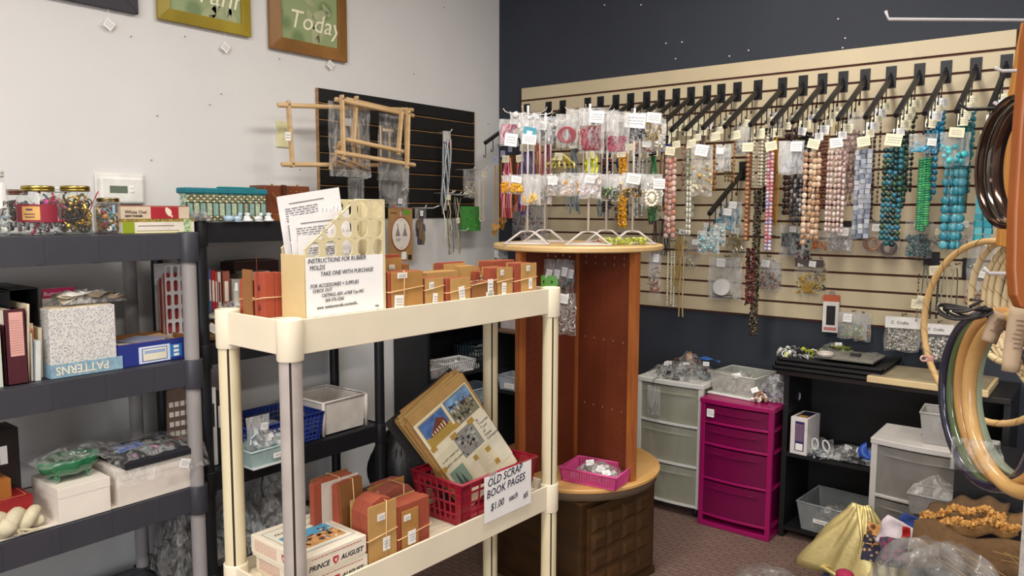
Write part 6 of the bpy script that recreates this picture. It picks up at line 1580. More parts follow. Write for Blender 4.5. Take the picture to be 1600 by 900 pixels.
# wooden heart necklaces on the far left arm
HA = Vector((armX[827]+.085, -.020, AZ0))
for j, (k, cols, hc, lb, dx) in enumerate([(5, ['#b98a3a', '#c99a48'], '#b5853c', 'gold wooden bead necklace ending in pale wooden hearts, leftmost', -.0), (4, ['#b98a3a', '#a87a30'], '#a8752e', 'second gold wooden bead necklace with overlapping wooden hearts', .0), (3, ['#3a221a', '#4a2c20'], '#a06a2c', 'dark brown bead necklace with a wooden heart, beside the gold ones', 0), (2, ['#3a221a', '#2c1a14'], '#b07c38', 'second dark brown bead necklace with an open wooden heart', 0)]):
    l = Vector((HA.x, HA.y-ARM_L*HK[k]-.006, HA.z-ARM_D*HK[k]-.078)); sc = (l-CAM).dot(FW)/F
    L = [.40, .40, .37, .33][j]
    T = necklace(lb, l, L, 'disc', .0065, 2, 11*sc, cols, 900+j, group='wooden heart necklaces', tagc=mt('#a9a9c4', .5, 0, .4, 120), tagwh=(.032, .036))
    for q in range(2):
        mb = MB(); P = []
        for i in range(24):
            a = 2*PI*i/24; P.append((.0015*16*math.sin(a)**3, 0, .0015*(13*math.cos(a)-5*math.cos(2*a)-2*math.cos(3*a)-math.cos(4*a))))
        mb.prism(P, (0, .006, 0)); o = mb.build('wooden_heart', mt(hc, .45, 0, .15, 12), T, .0015)
        o.location = ((q-.5)*.018, -.01-.012*q, -L-.012+.03*q); o.rotation_euler = (0, R([-20, 14][q]), R([-15, 20][q]))
# ================================================================ pegged goods lower on the cream slatted wall
def peg(T, dy=0, mat=None, n=3):
    MB().tube([(0, .022+dy, .004), (0, -.01, .004), (0, -.016, .012)], .002, 5).build('peg_hook', mat or BM, T)
def W(px, py, wpx, hpx, label, kind, cols, fill, tp=None, y=-.05, t_=.024, name='hanging_bag', **kw):
    global sd; sd += 1
    p = AY(px, py, y); sc = (p-CAM).dot(FW)/F
    T = zipbag(name, label, 'plastic bag', p, R(12), wpx*sc, hpx*sc, t_, kind, cols, fill, sd, tp, group=None, **kw)
    MB().tube([(0, -y-.012, .004), (0, -.01, .004), (0, -.016, .012)], .002, 5).build('peg_hook', BM, T).rotation_euler = (0, 0, -R(12))
    return T
for (px, k, lb, cols) in ((0, 5, 'bag of aqua silver tinsel beads on the tip of the lone lower arm', ['#7fb3b8', '#a9c9c9', '#4a7f86']), (0, 4, 'second aqua silver bead bag just behind the first', ['#6aa5ad', '#c9d9d6', '#3f7078'])):
    l = Vector((lowp.x, -.026-ARM_L*HK[k], lowp.z-ARM_D*HK[k]-.078)); sc = (l-CAM).dot(FW)/F; sd += 1
    zipbag('hanging_bag', lb, 'plastic bag', l, R(15), 34*sc, 36*sc, .028, 'beads', cols, .8, sd, None, n=80, csz=.0055, f=(.1, .5))
for (k, lb, cols) in ((2, 'bag of bright turquoise blue chips on the middle of the lone lower arm', ['#1f8fb0', '#3fb0c9', '#1a6f90', '#9fd0d8']), (1, 'turquoise chip bag with a white tag nearest the wall on the lone arm', ['#2a8fae', '#1f7a98', '#55b5c9'])):
    l = Vector((lowp.x, -.026-ARM_L*HK[k], lowp.z-ARM_D*HK[k]-.078)); sc = (l-CAM).dot(FW)/F; sd += 1
    zipbag('hanging_bag', lb, 'plastic bag', l, R(15), 32*sc, 36*sc, .028, 'chips', cols, .62, sd, (.1, .14), n=70, csz=.005, f=(.1, .5), tagwh=(.036, .032))
W(1064, 362, 26, 28, 'clear bag of yellow cream buttons left under the shell strand', 'chips', ['#d9c07a', '#c9ac5c'], .5, (.1, -.0), n=26, csz=.006, f=(.04, .22))
W(1085, 372, 24, 30, 'small clear bag with a white tag and an orange tan bead lot', 'cards', ['#b98a4a', '#c99c5c'], .4, (.1, .2), n=10, f=(.04, .2))
W(1073, 380, 34, 36, 'clear bag of ivory stick pieces above the big spool bag', 'sticks', ['#d9cfae', '#e6ddc2', '#c4b892'], .35, None, n=26, csz=.006, f=(.04, .2), y=-.035)
W(1153, 350, 28, 48, 'clear bag holding rings of small cream beads', 'rings', ['#d9c9a0', '#c9b888'], .55, (-.1, .22), n=10, csz=.013, f=(.05, .25), tagwh=(.04, .03))
T = W(1134, 402, 52, 66, 'large clear bag with a big white round spool', 'cord', ['#cfcac2', '#e0dcd4'], .3, (-.1, .12), y=-.07, t_=.05, n=4, csz=.005, f=(.16, .6), tagwh=(.04, .04))
MB().lathe([(0, -.02), (.040, -.02), (.040, -.014), (.034, -.012), (.034, .012), (.040, .014), (.040, .02), (0, .02)], n=36, smooth=False).build('white_spool', mt('#dedad2', .4), T).matrix_local = Matrix.Translation((-.012, -.008, -.145)) @ Matrix.Rotation(R(90), 4, 'X')
MB().tube([(-.055, -.02, -.18), (-.02, -.028, -.188), (.04, -.025, -.182)], .002, 5).build('dark_cord_end', BLK, T)
T = W(1201, 402, 36, 52, 'clear bag of reddish brown seed beads right of the dark long strands', 'beads', ['#8f6a5a', '#b08a7a', '#6a4438'], .55, (-.1, .18), n=110, csz=.004, f=(.06, .35), tagwh=(.036, .032))
W(1210, 410, 24, 40, 'clear bag of dark beads partly behind the reddish brown one', 'beads', ['#2f2422', '#4a3a38'], .5, None, y=-.035, n=40, csz=.005, f=(.06, .35))
W(1240, 352, 40, 50, 'bulging clear bag of grey and dark stones under the pastel strand', 'cloth', ['#5f6466', '#3c4042', '#7d8284'], .75, (.0, .12), t_=.045, n=10, f=(.12, .5))
W(1256, 362, 22, 48, 'clear bag of deep green and red stones beside the grey stone bag', 'beads', ['#2f3a2c', '#5a2a30', '#243024'], .65, None, n=40, csz=.007, f=(.1, .45))
T = W(1265, 405, 42, 58, 'carded pack of gold buttons and bars with dark header', 'beads', ['#b8963c', '#d0b050', '#8f7228'], .6, (.12, .12), n=60, csz=.0055, f=(.03, .15), header=('#3a2a24', .035, None))
text('Bo..', .022, WHITE, (-.05, -.0125, -.034), FRONT, T)
mb = MB()
for k in range(7): mb.box((-.03+.008*k, -.012, -.125), (.004, .003, .05), (0, -.35+.12*k, 0))
mb.build('gold_bar', mt('#a8842c', .3, .8), T)
W(1283, 405, 20, 52, 'narrow clear pack of gold studs beside the carded gold buttons', 'beads', ['#b8963c', '#8f7228', '#2a2420'], .9, None, y=-.035, n=60, csz=.005, f=(.03, .15))
W(1281, 360, 28, 32, 'clear bag of orange chips right below the tan coin strands', 'chips', ['#c9701c', '#d9852c', '#b86014'], .4, None, n=40, csz=.006, f=(.05, .25))
W(1312, 355, 38, 38, 'clear bag of glassy white crystals with a white tag', 'chips', ['#cfd0cc', '#e3e3e0', '#a9aaa6'], .6, (.15, .18), n=50, csz=.006, f=(.12, .5), tagwh=(.045, .036))
W(1364, 346, 32, 48, 'clear bag with a coiled copper bangle set, left one of two', 'cord', ['#a87448', '#b98858', '#8f5c38'], .5, (.2, .2), n=10, csz=.010, f=(.05, .3), tagwh=(.04, .03))
W(1390, 356, 30, 46, 'clear bag with dark bronze rings, right of the copper bangles', 'cord', ['#4a3830', '#7d6050', '#2f2622'], .6, (.3, .1), n=10, csz=.010, f=(.05, .3))
W(1437, 344, 40, 60, 'clear bag of smoky blue grey glass beads under the green discs', 'beads', ['#5f7d80', '#7a989a', '#4a6668'], .6, (-.05, .1), n=160, csz=.0055, f=(.04, .25), tagcol=TAGY)
W(1468, 350, 24, 34, 'small clear bag with a cream tag left of the turquoise ovals', 'beads', ['#b9b5aa', '#8f8b80'], .3, (.0, .35), n=20, f=(.06, .3), tagcol=TAGY)
W(1503, 346, 32, 42, 'clear bag of glassy clear beads right of the turquoise ovals', 'beads', ['#a9a59c', '#c9c6be', '#8a6a50'], .45, (.1, .1), n=40, csz=.005, f=(.1, .45))
W(1536, 372, 40, 60, 'clear bag with white tag behind the reed hoops', 'beads', ['#9fb5b0', '#c9c6be'], .3, (.0, .1), n=20, f=(.1, .4))
W(1530, 420, 34, 70, 'clear bag of bronze gold bits seen through the reed hoops', 'metal', ['#8f5c2c', '#b98040', '#c99c60'], .5, (.1, .12), n=40, csz=.007, f=(.08, .35))
T = W(1411, 494, 50, 56, 'bag of tiny silver beads with a white printed header, left of two', 'beads', ['#c4bdae', '#d9d4c8', '#a39c8c'], .62, None, y=-.09, t_=.05, n=220, csz=.0042, f=(.1, .4), header=('#dedad4', .05, None))
text('C  Crafts', .018, INK, (-.045, -.020, -.032), FRONT, T)
T = W(1467, 505, 42, 62, 'bag of larger silver pearls with a white printed header, right of two', 'beads', ['#cfcabf', '#e0dcd2', '#a8a196'], .6, None, y=-.09, t_=.045, n=130, csz=.0055, f=(.06, .25), header=('#dedad4', .045, None))
text('C  Crafts', .016, INK, (-.04, -.018, -.03), FRONT, T)
W(1436, 500, 26, 46, 'third silver bead bag edge showing behind the left one', 'beads', ['#b5ae9e', '#8f8878'], .6, None, y=-.05, n=60, csz=.0042, f=(.1, .4))
T = W(1333, 488, 42, 42, 'clear bag of small green and amber chips at the panel lower edge', 'chips', ['#7d9a6a', '#a8b088', '#a88a4a', '#9aa890'], .5, (-.18, .2), y=-.06, n=60, csz=.005, f=(.14, .5), tagwh=(.036, .036))
W(1349, 490, 24, 44, 'clear bag of amber chips partly behind the green one', 'chips', ['#a87a4a', '#b9925c', '#8a8a60'], .45, None, y=-.04, n=40, csz=.005, f=(.14, .5))
# white boxed item
p = AY(1300, 461, -.035); sc = (p-CAM).dot(FW)/F
T = thing('boxed_tool', 'narrow white and orange box with a black window hung on a peg', 'boxed item', p, R(8))
bw_, bh = 23*sc, 58*sc
MB().bx((-bw_/2, -.02, -bh), (bw_/2, .006, 0)).build('box_body', mt('#ddd6cf', .5), T, .001)
MB().bx((-bw_/2-.0004, -.0206, -.028), (bw_/2+.0004, .0, .0005)).build('orange_top', mt('#b5502c', .5), T)
MB().bx((-bw_*.26, -.0215, -bh*.8), (bw_*.3, -.02, -bh*.28)).build('window', mt('#17171a', .25), T)
MB().bx((-bw_*.4, -.021, -bh*.95), (bw_*.4, -.02, -bh*.86)).build('print_band', mt('#b5706a', .5), T)
MB().bx((-.012, -.002, 0), (.012, 0, .018)).build('hang_tab', mt('#8a8078', .4), T)
# long pale strands left end
def S(px, py, bot, shape, s_, ncol, wpx, cols, label, y=-.06, **kw):
    s_ = s_*{'cord': 1.3, 'chip': .85}.get(shape, 1.5)
    global sd; sd += 1
    p = AY(px, py, y); sc = (p-CAM).dot(FW)/F
    T = necklace(label, p, (bot-py)*sc, shape, s_, ncol, wpx*sc, cols, sd, group=kw.pop('group', 'strands on low pegs of the cream panel'), **kw)
    MB().tube([(0, -y-.012, .004), (0, -.01, .004), (0, -.016, .012)], .002, 5).build('peg_hook', BM, T)
    return T
S(1050, 378, 478, 'round', .008, 3, 9, ['#d9cfae', '#e6dec4'], 'long doubled ivory pearl strand low at the left of the panel', notag=True, y=-.08)
S(1059, 362, 448, 'cord', .003, 5, 7, ['#a8842f', '#b8943c'], 'thin gold chain bunch beside the ivory pearls', notag=True, y=-.075)
S(1067, 365, 496, 'cord', .006, 2, 6, ['#b59a68', '#c9ae7c'], 'twisted straw beige cord ending below the panel', notag=True, y=-.07)
S(1040, 330, 400, 'cord', .005, 5, 16, ['#1a1c20', '#2a3038', '#14181c'], 'black and slate cords hanging below the brown stick beads', y=-.07)
S(1026, 330, 400, 'cord', .005, 4, 12, ['#4a3226', '#6a4a36'], 'brown cord bunch with a tilted cream tag right of the round top', y=-.09, tilt=.6)
S(1174, 372, 478, 'chip', .011, 6, 12, ['#3f1a18', '#5a2826', '#2a100f', '#7a3a34'], 'long garnet red chip strands below the brown wooden beads', notag=True, y=-.32)
S(1185, 282, 528, 'chip', .011, 5, 9, ['#1c1a18', '#5a4e3c', '#2a2622', '#8a7a5c'], 'very long speckled black and gold seed bead rope', notag=True, y=-.22)
# bone and stone strands low at right
for i, (px, py, bot, shape, cols, lb) in enumerate([(1437, 408, 505, 'rice', ['#8f7a56', '#4a3a28'], 'striped horn bead strand on the low right arm'), (1447, 410, 490, 'cord', ['#6f7468', '#8a8f82'], 'grey cord strand with a hanging cream tag, low right'), (1462, 415, 500, 'round', ['#2a2420', '#3a3430'], 'dark round bead strand under a pale card, low right'), (1478, 418, 495, 'cord', ['#8d9284', '#b5b29c', '#6a6e62'], 'pale grey green cord bunch with tags, low right'), (1494, 415, 500, 'cord', ['#a8a48c', '#5d5a4c'], 'ivory and brown cord pair behind the reed hoop')]):
    S(px, py, bot, shape, .007 if shape != 'cord' else .004, 2 if shape != 'rice' else 1, 8, cols, lb, y=-.12, tagdy=[-.16, -.14, .0, -.15, -.17][i], group='strands on the low right peg')
tag(MB().bx((0, 0, 0), (.06, .004, .085)).build('wall_plate_bracket', BM), 'black square bracket plate on the cream panel behind the reed hoops', 'bracket').location = (AY(1503, 435, -.02).x, -.026, AY(1503, 435, -.02).z)
tag(MB().bx((0, 0, 0), (.06, .004, .06)).build('wall_plate_bracket', BM), 'black bracket plate above the bronze cord strands, low right', 'bracket').location = (AY(1443, 415, -.02).x, -.026, AY(1443, 415, -.02).z)
tag(MB().bx((0, 0, 0), (.05, .004, .018)).build('wall_plate_bracket', BM), 'small black bracket plate above the crystal bag', 'bracket').location = (AY(1317, 354, -.02).x, -.026, AY(1317, 354, -.02).z)
# brown paper and tassels behind the racks on the left
W(838, 318, 40, 58, 'hazy bag of mauve lavender beads low behind the left racks', 'beads', ['#7a5a6a', '#9a8a94', '#5a4450'], .7, None, y=-.1, n=60, csz=.006, f=(.12, .5))
W(812, 320, 26, 50, 'hazy bag of mauve beads left behind the racks', 'beads', ['#6a4a5c', '#8f7a88'], .6, None, y=-.08, n=40, csz=.006, f=(.12, .5))
W(972, 305, 28, 40, 'brown beaded bag behind the lower hooks of the centre rack', 'beads', ['#5a3a2a', '#8a6a50', '#c9b8a0'], .6, None, y=-.08, n=40, csz=.006, f=(.1, .4))
q = AY(795, 260, -.03); tag(MB().bx((-.045, 0, -.3), (.045, .006, .06)).build('brown_card', mt('#7a4418', .6)), 'plain brown card hanging behind the left racks', 'card').location = (q.x+.02, -.05, q.z)
# ================================================================ black slatted panel on the white wall
def LW(px, py, X=.08): return AX(px, py, X)
WH = mt('#dedad4', .3)
def lhook(T, X, mat=None): MB().tube([(0, X-.02, .006), (0, -.03, .004), (0, -.045, .018)], .0024, 6).build('peg_hook', mat or WH, T)
PW = wood('#c4a070', '#d6b688', (2, 2, 14), .5)
PW2 = wood('#b98748', '#cfa566', (2, 2, 14), .5)
def bar(mb, a, b, r_): mb.tube([a, b], r_, 12)
def scroll_frame(label, X, pts, rods, thick=.012, wd=.025, rd=.0105):
    """pts: list of (top px, bottom px) for flat wooden side bars; rods: (px end, px end, depth offset)"""
    T = thing('scroll_frame_loom', label, 'wooden frame', (0, 0, 0))
    base = AX(pts[0][0][0], pts[0][0][1], X); T.location = base
    for (a, b, dx) in pts:
        A, B_ = AX(*a, X+dx), AX(*b, X+dx); d = (B_-A); L = d.length
        mb = MB(); mb.bx((-thick/2, -wd/2, 0), (thick/2, wd/2, L)); o = mb.build('side_bar', PW, T, .004)
        o.rotation_mode = 'QUATERNION'; o.rotation_quaternion = d.normalized().to_track_quat('Z', 'X'); o.location = A-base
        mb = MB()
        for f in (.06, .94): mb.sph(tuple(A-base+d*f+Vector((.011, -.002, 0))), (.003, .006, .006), 8, 5)
        mb.build('wing_nut', mt('#9a958c', .3, .8), T, stuff=True)
    for (a, b, da, db) in rods:
        A, B_ = AX(*a, X+da), AX(*b, X+db)
        mb = MB(); mb.tube([A-base, B_-base], rd, 14); mb.build('rod', PW, T, .002)
    return T
scroll_frame('large pale wooden scroll frame hanging at the back, reaching left onto the white wall', .16,
    [((450, 157), (457, 262), 0), ((634, 168), (636, 262), .0)],
    [((434, 164), (645, 172), .0, 0), ((440, 257), (590, 258), 0, .0)])
scroll_frame('front pale wooden scroll frame with four rods, hanging over the black panel', .24,
    [((534, 148), (537, 250), .03), ((557, 150), (552, 228), -.02), ((628, 168), (622, 242), .02), ((638, 172), (636, 264), .05)],
    [((524, 155), (646, 181), .0, 0), ((536, 217), (635, 238), .02, .02), ((525, 238), (648, 258), .03, .03), ((541, 155), (632, 176), -.04, -.04)])
T = thing('bag_of_bars', 'clear bag of wooden stretcher bars hanging between the scroll frames', 'plastic bag', (.20, LW(543, 162, .20).y, LW(543, 162, .20).z), R(90))
MB().grid(10, 12, lambda u, v: ((u-.5)*.24, -.012-.012*math.sin(PI*u)*math.sin(PI*v)-.004*math.sin(u*19+v*8)*math.sin(v*15), -v*.33)).build('clear_bag', film('#ffffff', .14, .65, 26), T)
rg = random.Random(3)
for k, (x0, z0, x1, z1) in enumerate([(-.08, -.2, .12, -.25), (-.09, -.23, .13, -.29), (-.1, -.30, -.04, -.17), (-.05, -.26, .11, -.31), (.03, -.07, .05, -.28), (.07, -.08, .08, -.26)]):
    A, B_ = Vector((x0, .002+.003*k, z0)), Vector((x1, .002+.003*k, z1)); d = B_-A
    mb = MB(); mb.bx((-.009, -.004, 0), (.009, .004, d.length)); o = mb.build('stretcher_bar', PW2, T, .001); o.rotation_mode = 'QUATERNION'; o.rotation_quaternion = d.normalized().to_track_quat('Z', 'Y'); o.location = A
MB().bx((-.03, .0, -.1), (.06, .003, -.065)).build('paper_insert', mt('#c4c2c0', .6), T)
T = thing('bag_of_pegs', 'clear bag of wooden pegs and a T bar right of the scroll frames', 'plastic bag', (.17, LW(606, 178, .17).y, LW(606, 178, .17).z), R(90))
MB().grid(10, 12, lambda u, v: ((u-.5)*.17*(.8+.2*v), -.012-.012*math.sin(PI*u)*math.sin(PI*v)-.004*math.sin(u*17+v*6)*math.sin(v*13), -v*.32)).build('clear_bag', film('#ffffff', .14, .6, 26), T)
MB().bx((-.03, 0, -.085), (.04, .008, -.07)).build('cross_bar', PW, T, .002); MB().tube([(.012, .004, -.085), (.012, .004, -.24)], .005, 8).build('dowel', PW, T); MB().tube([(-.045, .004, -.06), (-.045, .004, -.25)], .005, 8).build('dowel', PW, T)
sf = bpy.data.objects['scroll_frame_loom']; cpos = AX(450, 213, .185)
card(sf, random.Random(1), cpos-sf.location, .028, .036, yaw=R(90), rows=2)
# grey disc spool and bits under the frames
T = thing('ribbon_roll', 'round dull grey ribbon roll hanging under the scroll frames', 'roll', (.14, LW(611, 288, .14).y, LW(611, 288, .14).z), R(90))
mb = MB(); mb.lathe([(.006, -.014), (.010, -.014), (.072, -.012), (.072, .012), (.010, .014), (.006, .014), (.006, -.014)], n=40, smooth=False); o = mb.build('roll_side', mt('#6f6e6a', .6, 0, .1, 60), T); o.rotation_euler = (R(90), 0, 0)
mb = MB(); mb.lathe([(.0, -.0165), (.012, -.0165), (.014, -.014)], n=24); o = mb.build('hub', mt('#c9b9a4', .5), T); o.rotation_euler = (R(-90), 0, 0); o.location = (0, -.031, 0); o.rotation_euler = (R(90), 0, 0); o.location = (0, 0, 0)
MB().grid(8, 10, lambda u, v: ((u-.5)*.2, -.022-.008*math.sin(u*9)*math.sin(v*7), .1-v*.2)).build('clear_bag', film('#ffffff', .08, .45, 26), T)
zipbag('hanging_bag', 'crumpled clear bag hanging right of the grey ribbon roll', 'plastic bag', (.14, LW(634, 262, .14).y, LW(634, 262, .14).z), R(90), .045, .125, .03, 'cloth', ['#8a8784', '#b5b2ae'], .5, 77, None, n=6, f=(.15, .6))
T = zipbag('hanging_bag', 'clear bag of grey sheet metal bits on a white hook left of the roll', 'plastic bag', (.10, LW(556, 272, .10).y, LW(556, 272, .10).z), R(90), .1, .16, .02, 'cloth', ['#6a6866', '#56544f'], .8, 78, None, n=5, f=(.1, .4)); lhook(T, .10)
T = zipbag('hanging_bag', 'clear bag with a white card and dark clips below the roll', 'plastic bag', (.12, LW(622, 300, .12).y, LW(622, 300, .12).z), R(90), .13, .13, .02, 'cards', ['#b9b6b2', '#5a5856', '#c9403a'], .5, 79, (.0, .35), n=14, csz=.01, f=(.1, .4)); lhook(T, .12)
# oval wreath card
a, b = LW(608, 410, .13), LW(645, 410, .13); t0 = LW(612, 325, .13)
T = thing('craft_card', 'brown carded embroidery kit with a red oval hoop on a white hook', 'craft kit', (.13, a.y, a.z), R(90)); w_ = b.y-a.y; h = t0.z-a.z
MB().bx((0, 0, 0), (w_, .003, h)).build('card', mt('#a07a4c', .6, 0, .08), T)
mb = MB(); P = [(w_*.5+w_*.40*math.cos(q), -.002, h*.52+h*.31*math.sin(q)) for q in [k*PI/18 for k in range(36)]]
mb.prism(P[::-1], (0, .002, 0)); mb.build('oval_fabric', mt('#dcd4c8', .7), T); MB().tube([(x, y-.001, z) for x, y, z in P], .0022, 6, True).build('oval_hoop', mt('#9c3a20', .4), T)
mb = MB()
for x in (.36, .66):
    mb.prism([(w_*(x-.1), -.0028, h*.48), (w_*(x+.1), -.0028, h*.48), (w_*x, -.0028, h*.66)][::-1], (0, .0006, 0)); mb.sph((w_*x, -.003, h*.67), (.004, .001, .004), 8, 4)
mb.build('stitched_figure', mt('#8a7a74', .6), T)
mb = MB()
for (x, z) in ((.5, .78), (.5, .26), (.66, .7), (.34, .7)): mb.sph((w_*x, -.003, h*z), (.003, .001, .003), 8, 4)
mb.build('stitched_heart', mt('#a32a2a', .6), T)
text('WoodenArt', .011, INK, (w_*.06, -.001, h*.90), FRONT, T, xs=.85); MB().bx((w_*.62, -.001, h*.88), (w_*.9, 0, h*.96)).build('green_logo', mt('#5f9a2c', .5), T)
text('Sewing &\n Fitting', .009, mt('#7a7470', .6), (w_*.28, -.0028, h*.42), FRONT, T)
MB().bx((w_*.52, -.001, h*.04), (w_*.72, 0, h*.18)).build('white_sticker', WHITE, T); MB().bx((w_*.8, -.001, h*.03), (w_*.94, 0, h*.12)).build('barcode_patch', INK, T)
MB().tube([(w_*.45, .12, h+.008), (w_*.45, -.02, h+.008), (w_*.45, -.035, h+.016)], .0024, 6).build('peg_hook', WH, T)
T = zipbag('hanging_bag', 'clear bag with dark purple ribbon and bronze chain beside the oval hoop card', 'plastic bag', (.12, LW(657, 326, .12).y, LW(657, 326, .12).z), R(90), .085, .20, .024, 'cloth', ['#2c2440', '#3a3050', '#6a5230'], .9, 80, (-.1, .12), n=12, f=(.05, .3), tagwh=(.02, .028)); lhook(T, .12)
tag(MB().tube([(0, 0, 0), (.16, .0, .0), (.2, .0, .012)], .003, 8).build('wall_hook', WH), 'long bare white wire hook sticking out above the purple ribbon bag', 'hook').location = (.02, LW(660, 325, .1).y, LW(660, 325, .1).z)
tag(MB().tube([(0, 0, 0), (.13, .0, .0), (.16, .0, .012)], .003, 8).build('wall_hook', WH), 'bare white wire hook next to the top of the paper stack', 'hook').location = (.02, LW(563, 279, .1).y, LW(563, 279, .1).z)
# zip bundle
p = LW(697, 208, .09)
T = thing('zipper_bundle', 'bundle of long grey zippers with a pale top clip on the black panel', 'zippers', (.09, p.y, p.z), R(90)); rg = random.Random(9)
for k in range(6):
    x = (k-2.5)*.008; mb = MB(); z0 = -.03-rg.uniform(0, .01); L = rg.uniform(.32, .42)
    mb.grid(1, 10, lambda u, v: (x+(u-.5)*.014-.035*v*(.5+k*.05)+.006*math.sin(v*6+k), -.003*k+.006*math.sin(v*7+k*2), z0-L*v)); mb.build('zipper_tape', mt(['#7d8082', '#6a6d70', '#8f9294', '#5c5f62', '#75787a', '#9a9c9d'][k], .5), T, solid=.0015)
    mb = MB(); mb.tube([(x-.035*v*(.5+k*.05)+.006*math.sin(v*6+k), -.003*k-.003+.006*math.sin(v*7+k*2), z0-L*v) for v in [q/9 for q in range(10)]], .0014, 4); mb.build('zipper_teeth', mt('#a9abac', .3, .8), T)
MB().bx((-.028, -.012, -.05), (.024, .0, .01)).build('top_clip', mt('#c4c0ba', .4), T, .002); MB().bx((.008, -.013, -.07), (.022, -.002, -.045)).build('red_tab', mt('#a8283a', .5), T); lhook(T, .09)
def LN(px, py, bot, shape, s_, ncol, wpx, cols, label, X=.12, **kw):
    global sd; sd += 1
    p = LW(px, py, X); sc = (p-CAM).dot(FW)/F; T = necklace(label, p, (bot-py)*sc, shape, s_, ncol, wpx*sc, cols, sd, group='strands hung below the black panel', **kw); T.rotation_euler = (0, 0, R(90)); lhook(T, X); return T
LN(699, 303, 382, 'cord', .0055, 2, 15, ['#d9cba4', '#cdbd92'], 'thick ivory cord loop under the zippers', tagwh=(.024, .03))
LN(702, 303, 398, 'cord', .003, 4, 8, ['#5a4c3c', '#8a7a60'], 'tangled brown chain inside the ivory cord loop', notag=True, X=.1)
LN(712, 305, 395, 'cord', .003, 4, 12, ['#3a3630', '#8d8672', '#b9b094'], 'grey and cream cords with a white tag right of the ivory loop', tagdy=-.12, tagwh=(.024, .03))
LN(717, 306, 398, 'cord', .0045, 2, 6, ['#cbbd98', '#9a8a68'], 'pale rope strand beside the grey and cream cords', notag=True, X=.1)
T = zipbag('hanging_bag', 'clear bags of small white shells hanging left of the shell garland', 'plastic bag', (.12, LW(733, 266, .12).y, LW(733, 266, .12).z), R(90), .10, .155, .03, 'chips', ['#b9b09c', '#d0c8b4', '#8f8674'], .55, 82, None, n=110, csz=.0055, f=(.08, .4)); lhook(T, .12)
p = LW(753, 266, .16); sc = (p-CAM).dot(FW)/F
T = thing('shell_garland', 'looped garland of creamy white shells with a cream tag', 'necklace', p, R(90)); mb = MB(); rg = random.Random(2)
for sgn in (-1, 1):
    for k in range(24):
        z = -.06-k*.0088; x = sgn*(.017+.004*math.sin(k*.2)); 
        for q in (-1, 1): mb.sph((x+q*.004, 0, z), (.0065, .003, .003), 6, 4, (0, q*.6, 0))
for k in range(8):
    a = PI*k/7; mb.sph((-.019*math.cos(a), 0, -.27-.016*math.sin(a)), (.006, .003, .004), 6, 4)
mb.build('shells', [mt('#d9cfb8', .4)], T, stuff=True); card(T, rg, (.012, -.008, -.022), .036, .034, TAGY, .15); lhook(T, .16)
p = LW(735, 322, .12)
a, b = LW(726, 340, .12), LW(748, 340, .12); t0, b0 = LW(735, 323, .12), LW(735, 361, .12)
T = thing('foam_card', 'stack of green foam earring cards studded with small charms', 'card', (.12, a.y-.02, b0.z), R(90)); w_ = b.y-a.y+.04; h = t0.z-b0.z
for k in range(5): MB().bx((k*.004, .003+k*.006, 0), (w_+k*.006, .007+k*.006, h+.002*(k % 2))).build('foam_sheet', mt(['#3f8a3a', '#4a9a42', '#357a32'][k % 3], .7), T)
mb = MB()
for i in range(3):
    for j in range(3): mb.m = (i+j) % 2; mb.sph((w_*(.25+.25*i), .001, h*(.22+.28*j)), (.0045, .003, .004), 8, 5)
mb.build('charm', [mt('#b9a860', .3, .6), mt('#2f5a2c', .5)], T, stuff=True); lhook(T, .12)
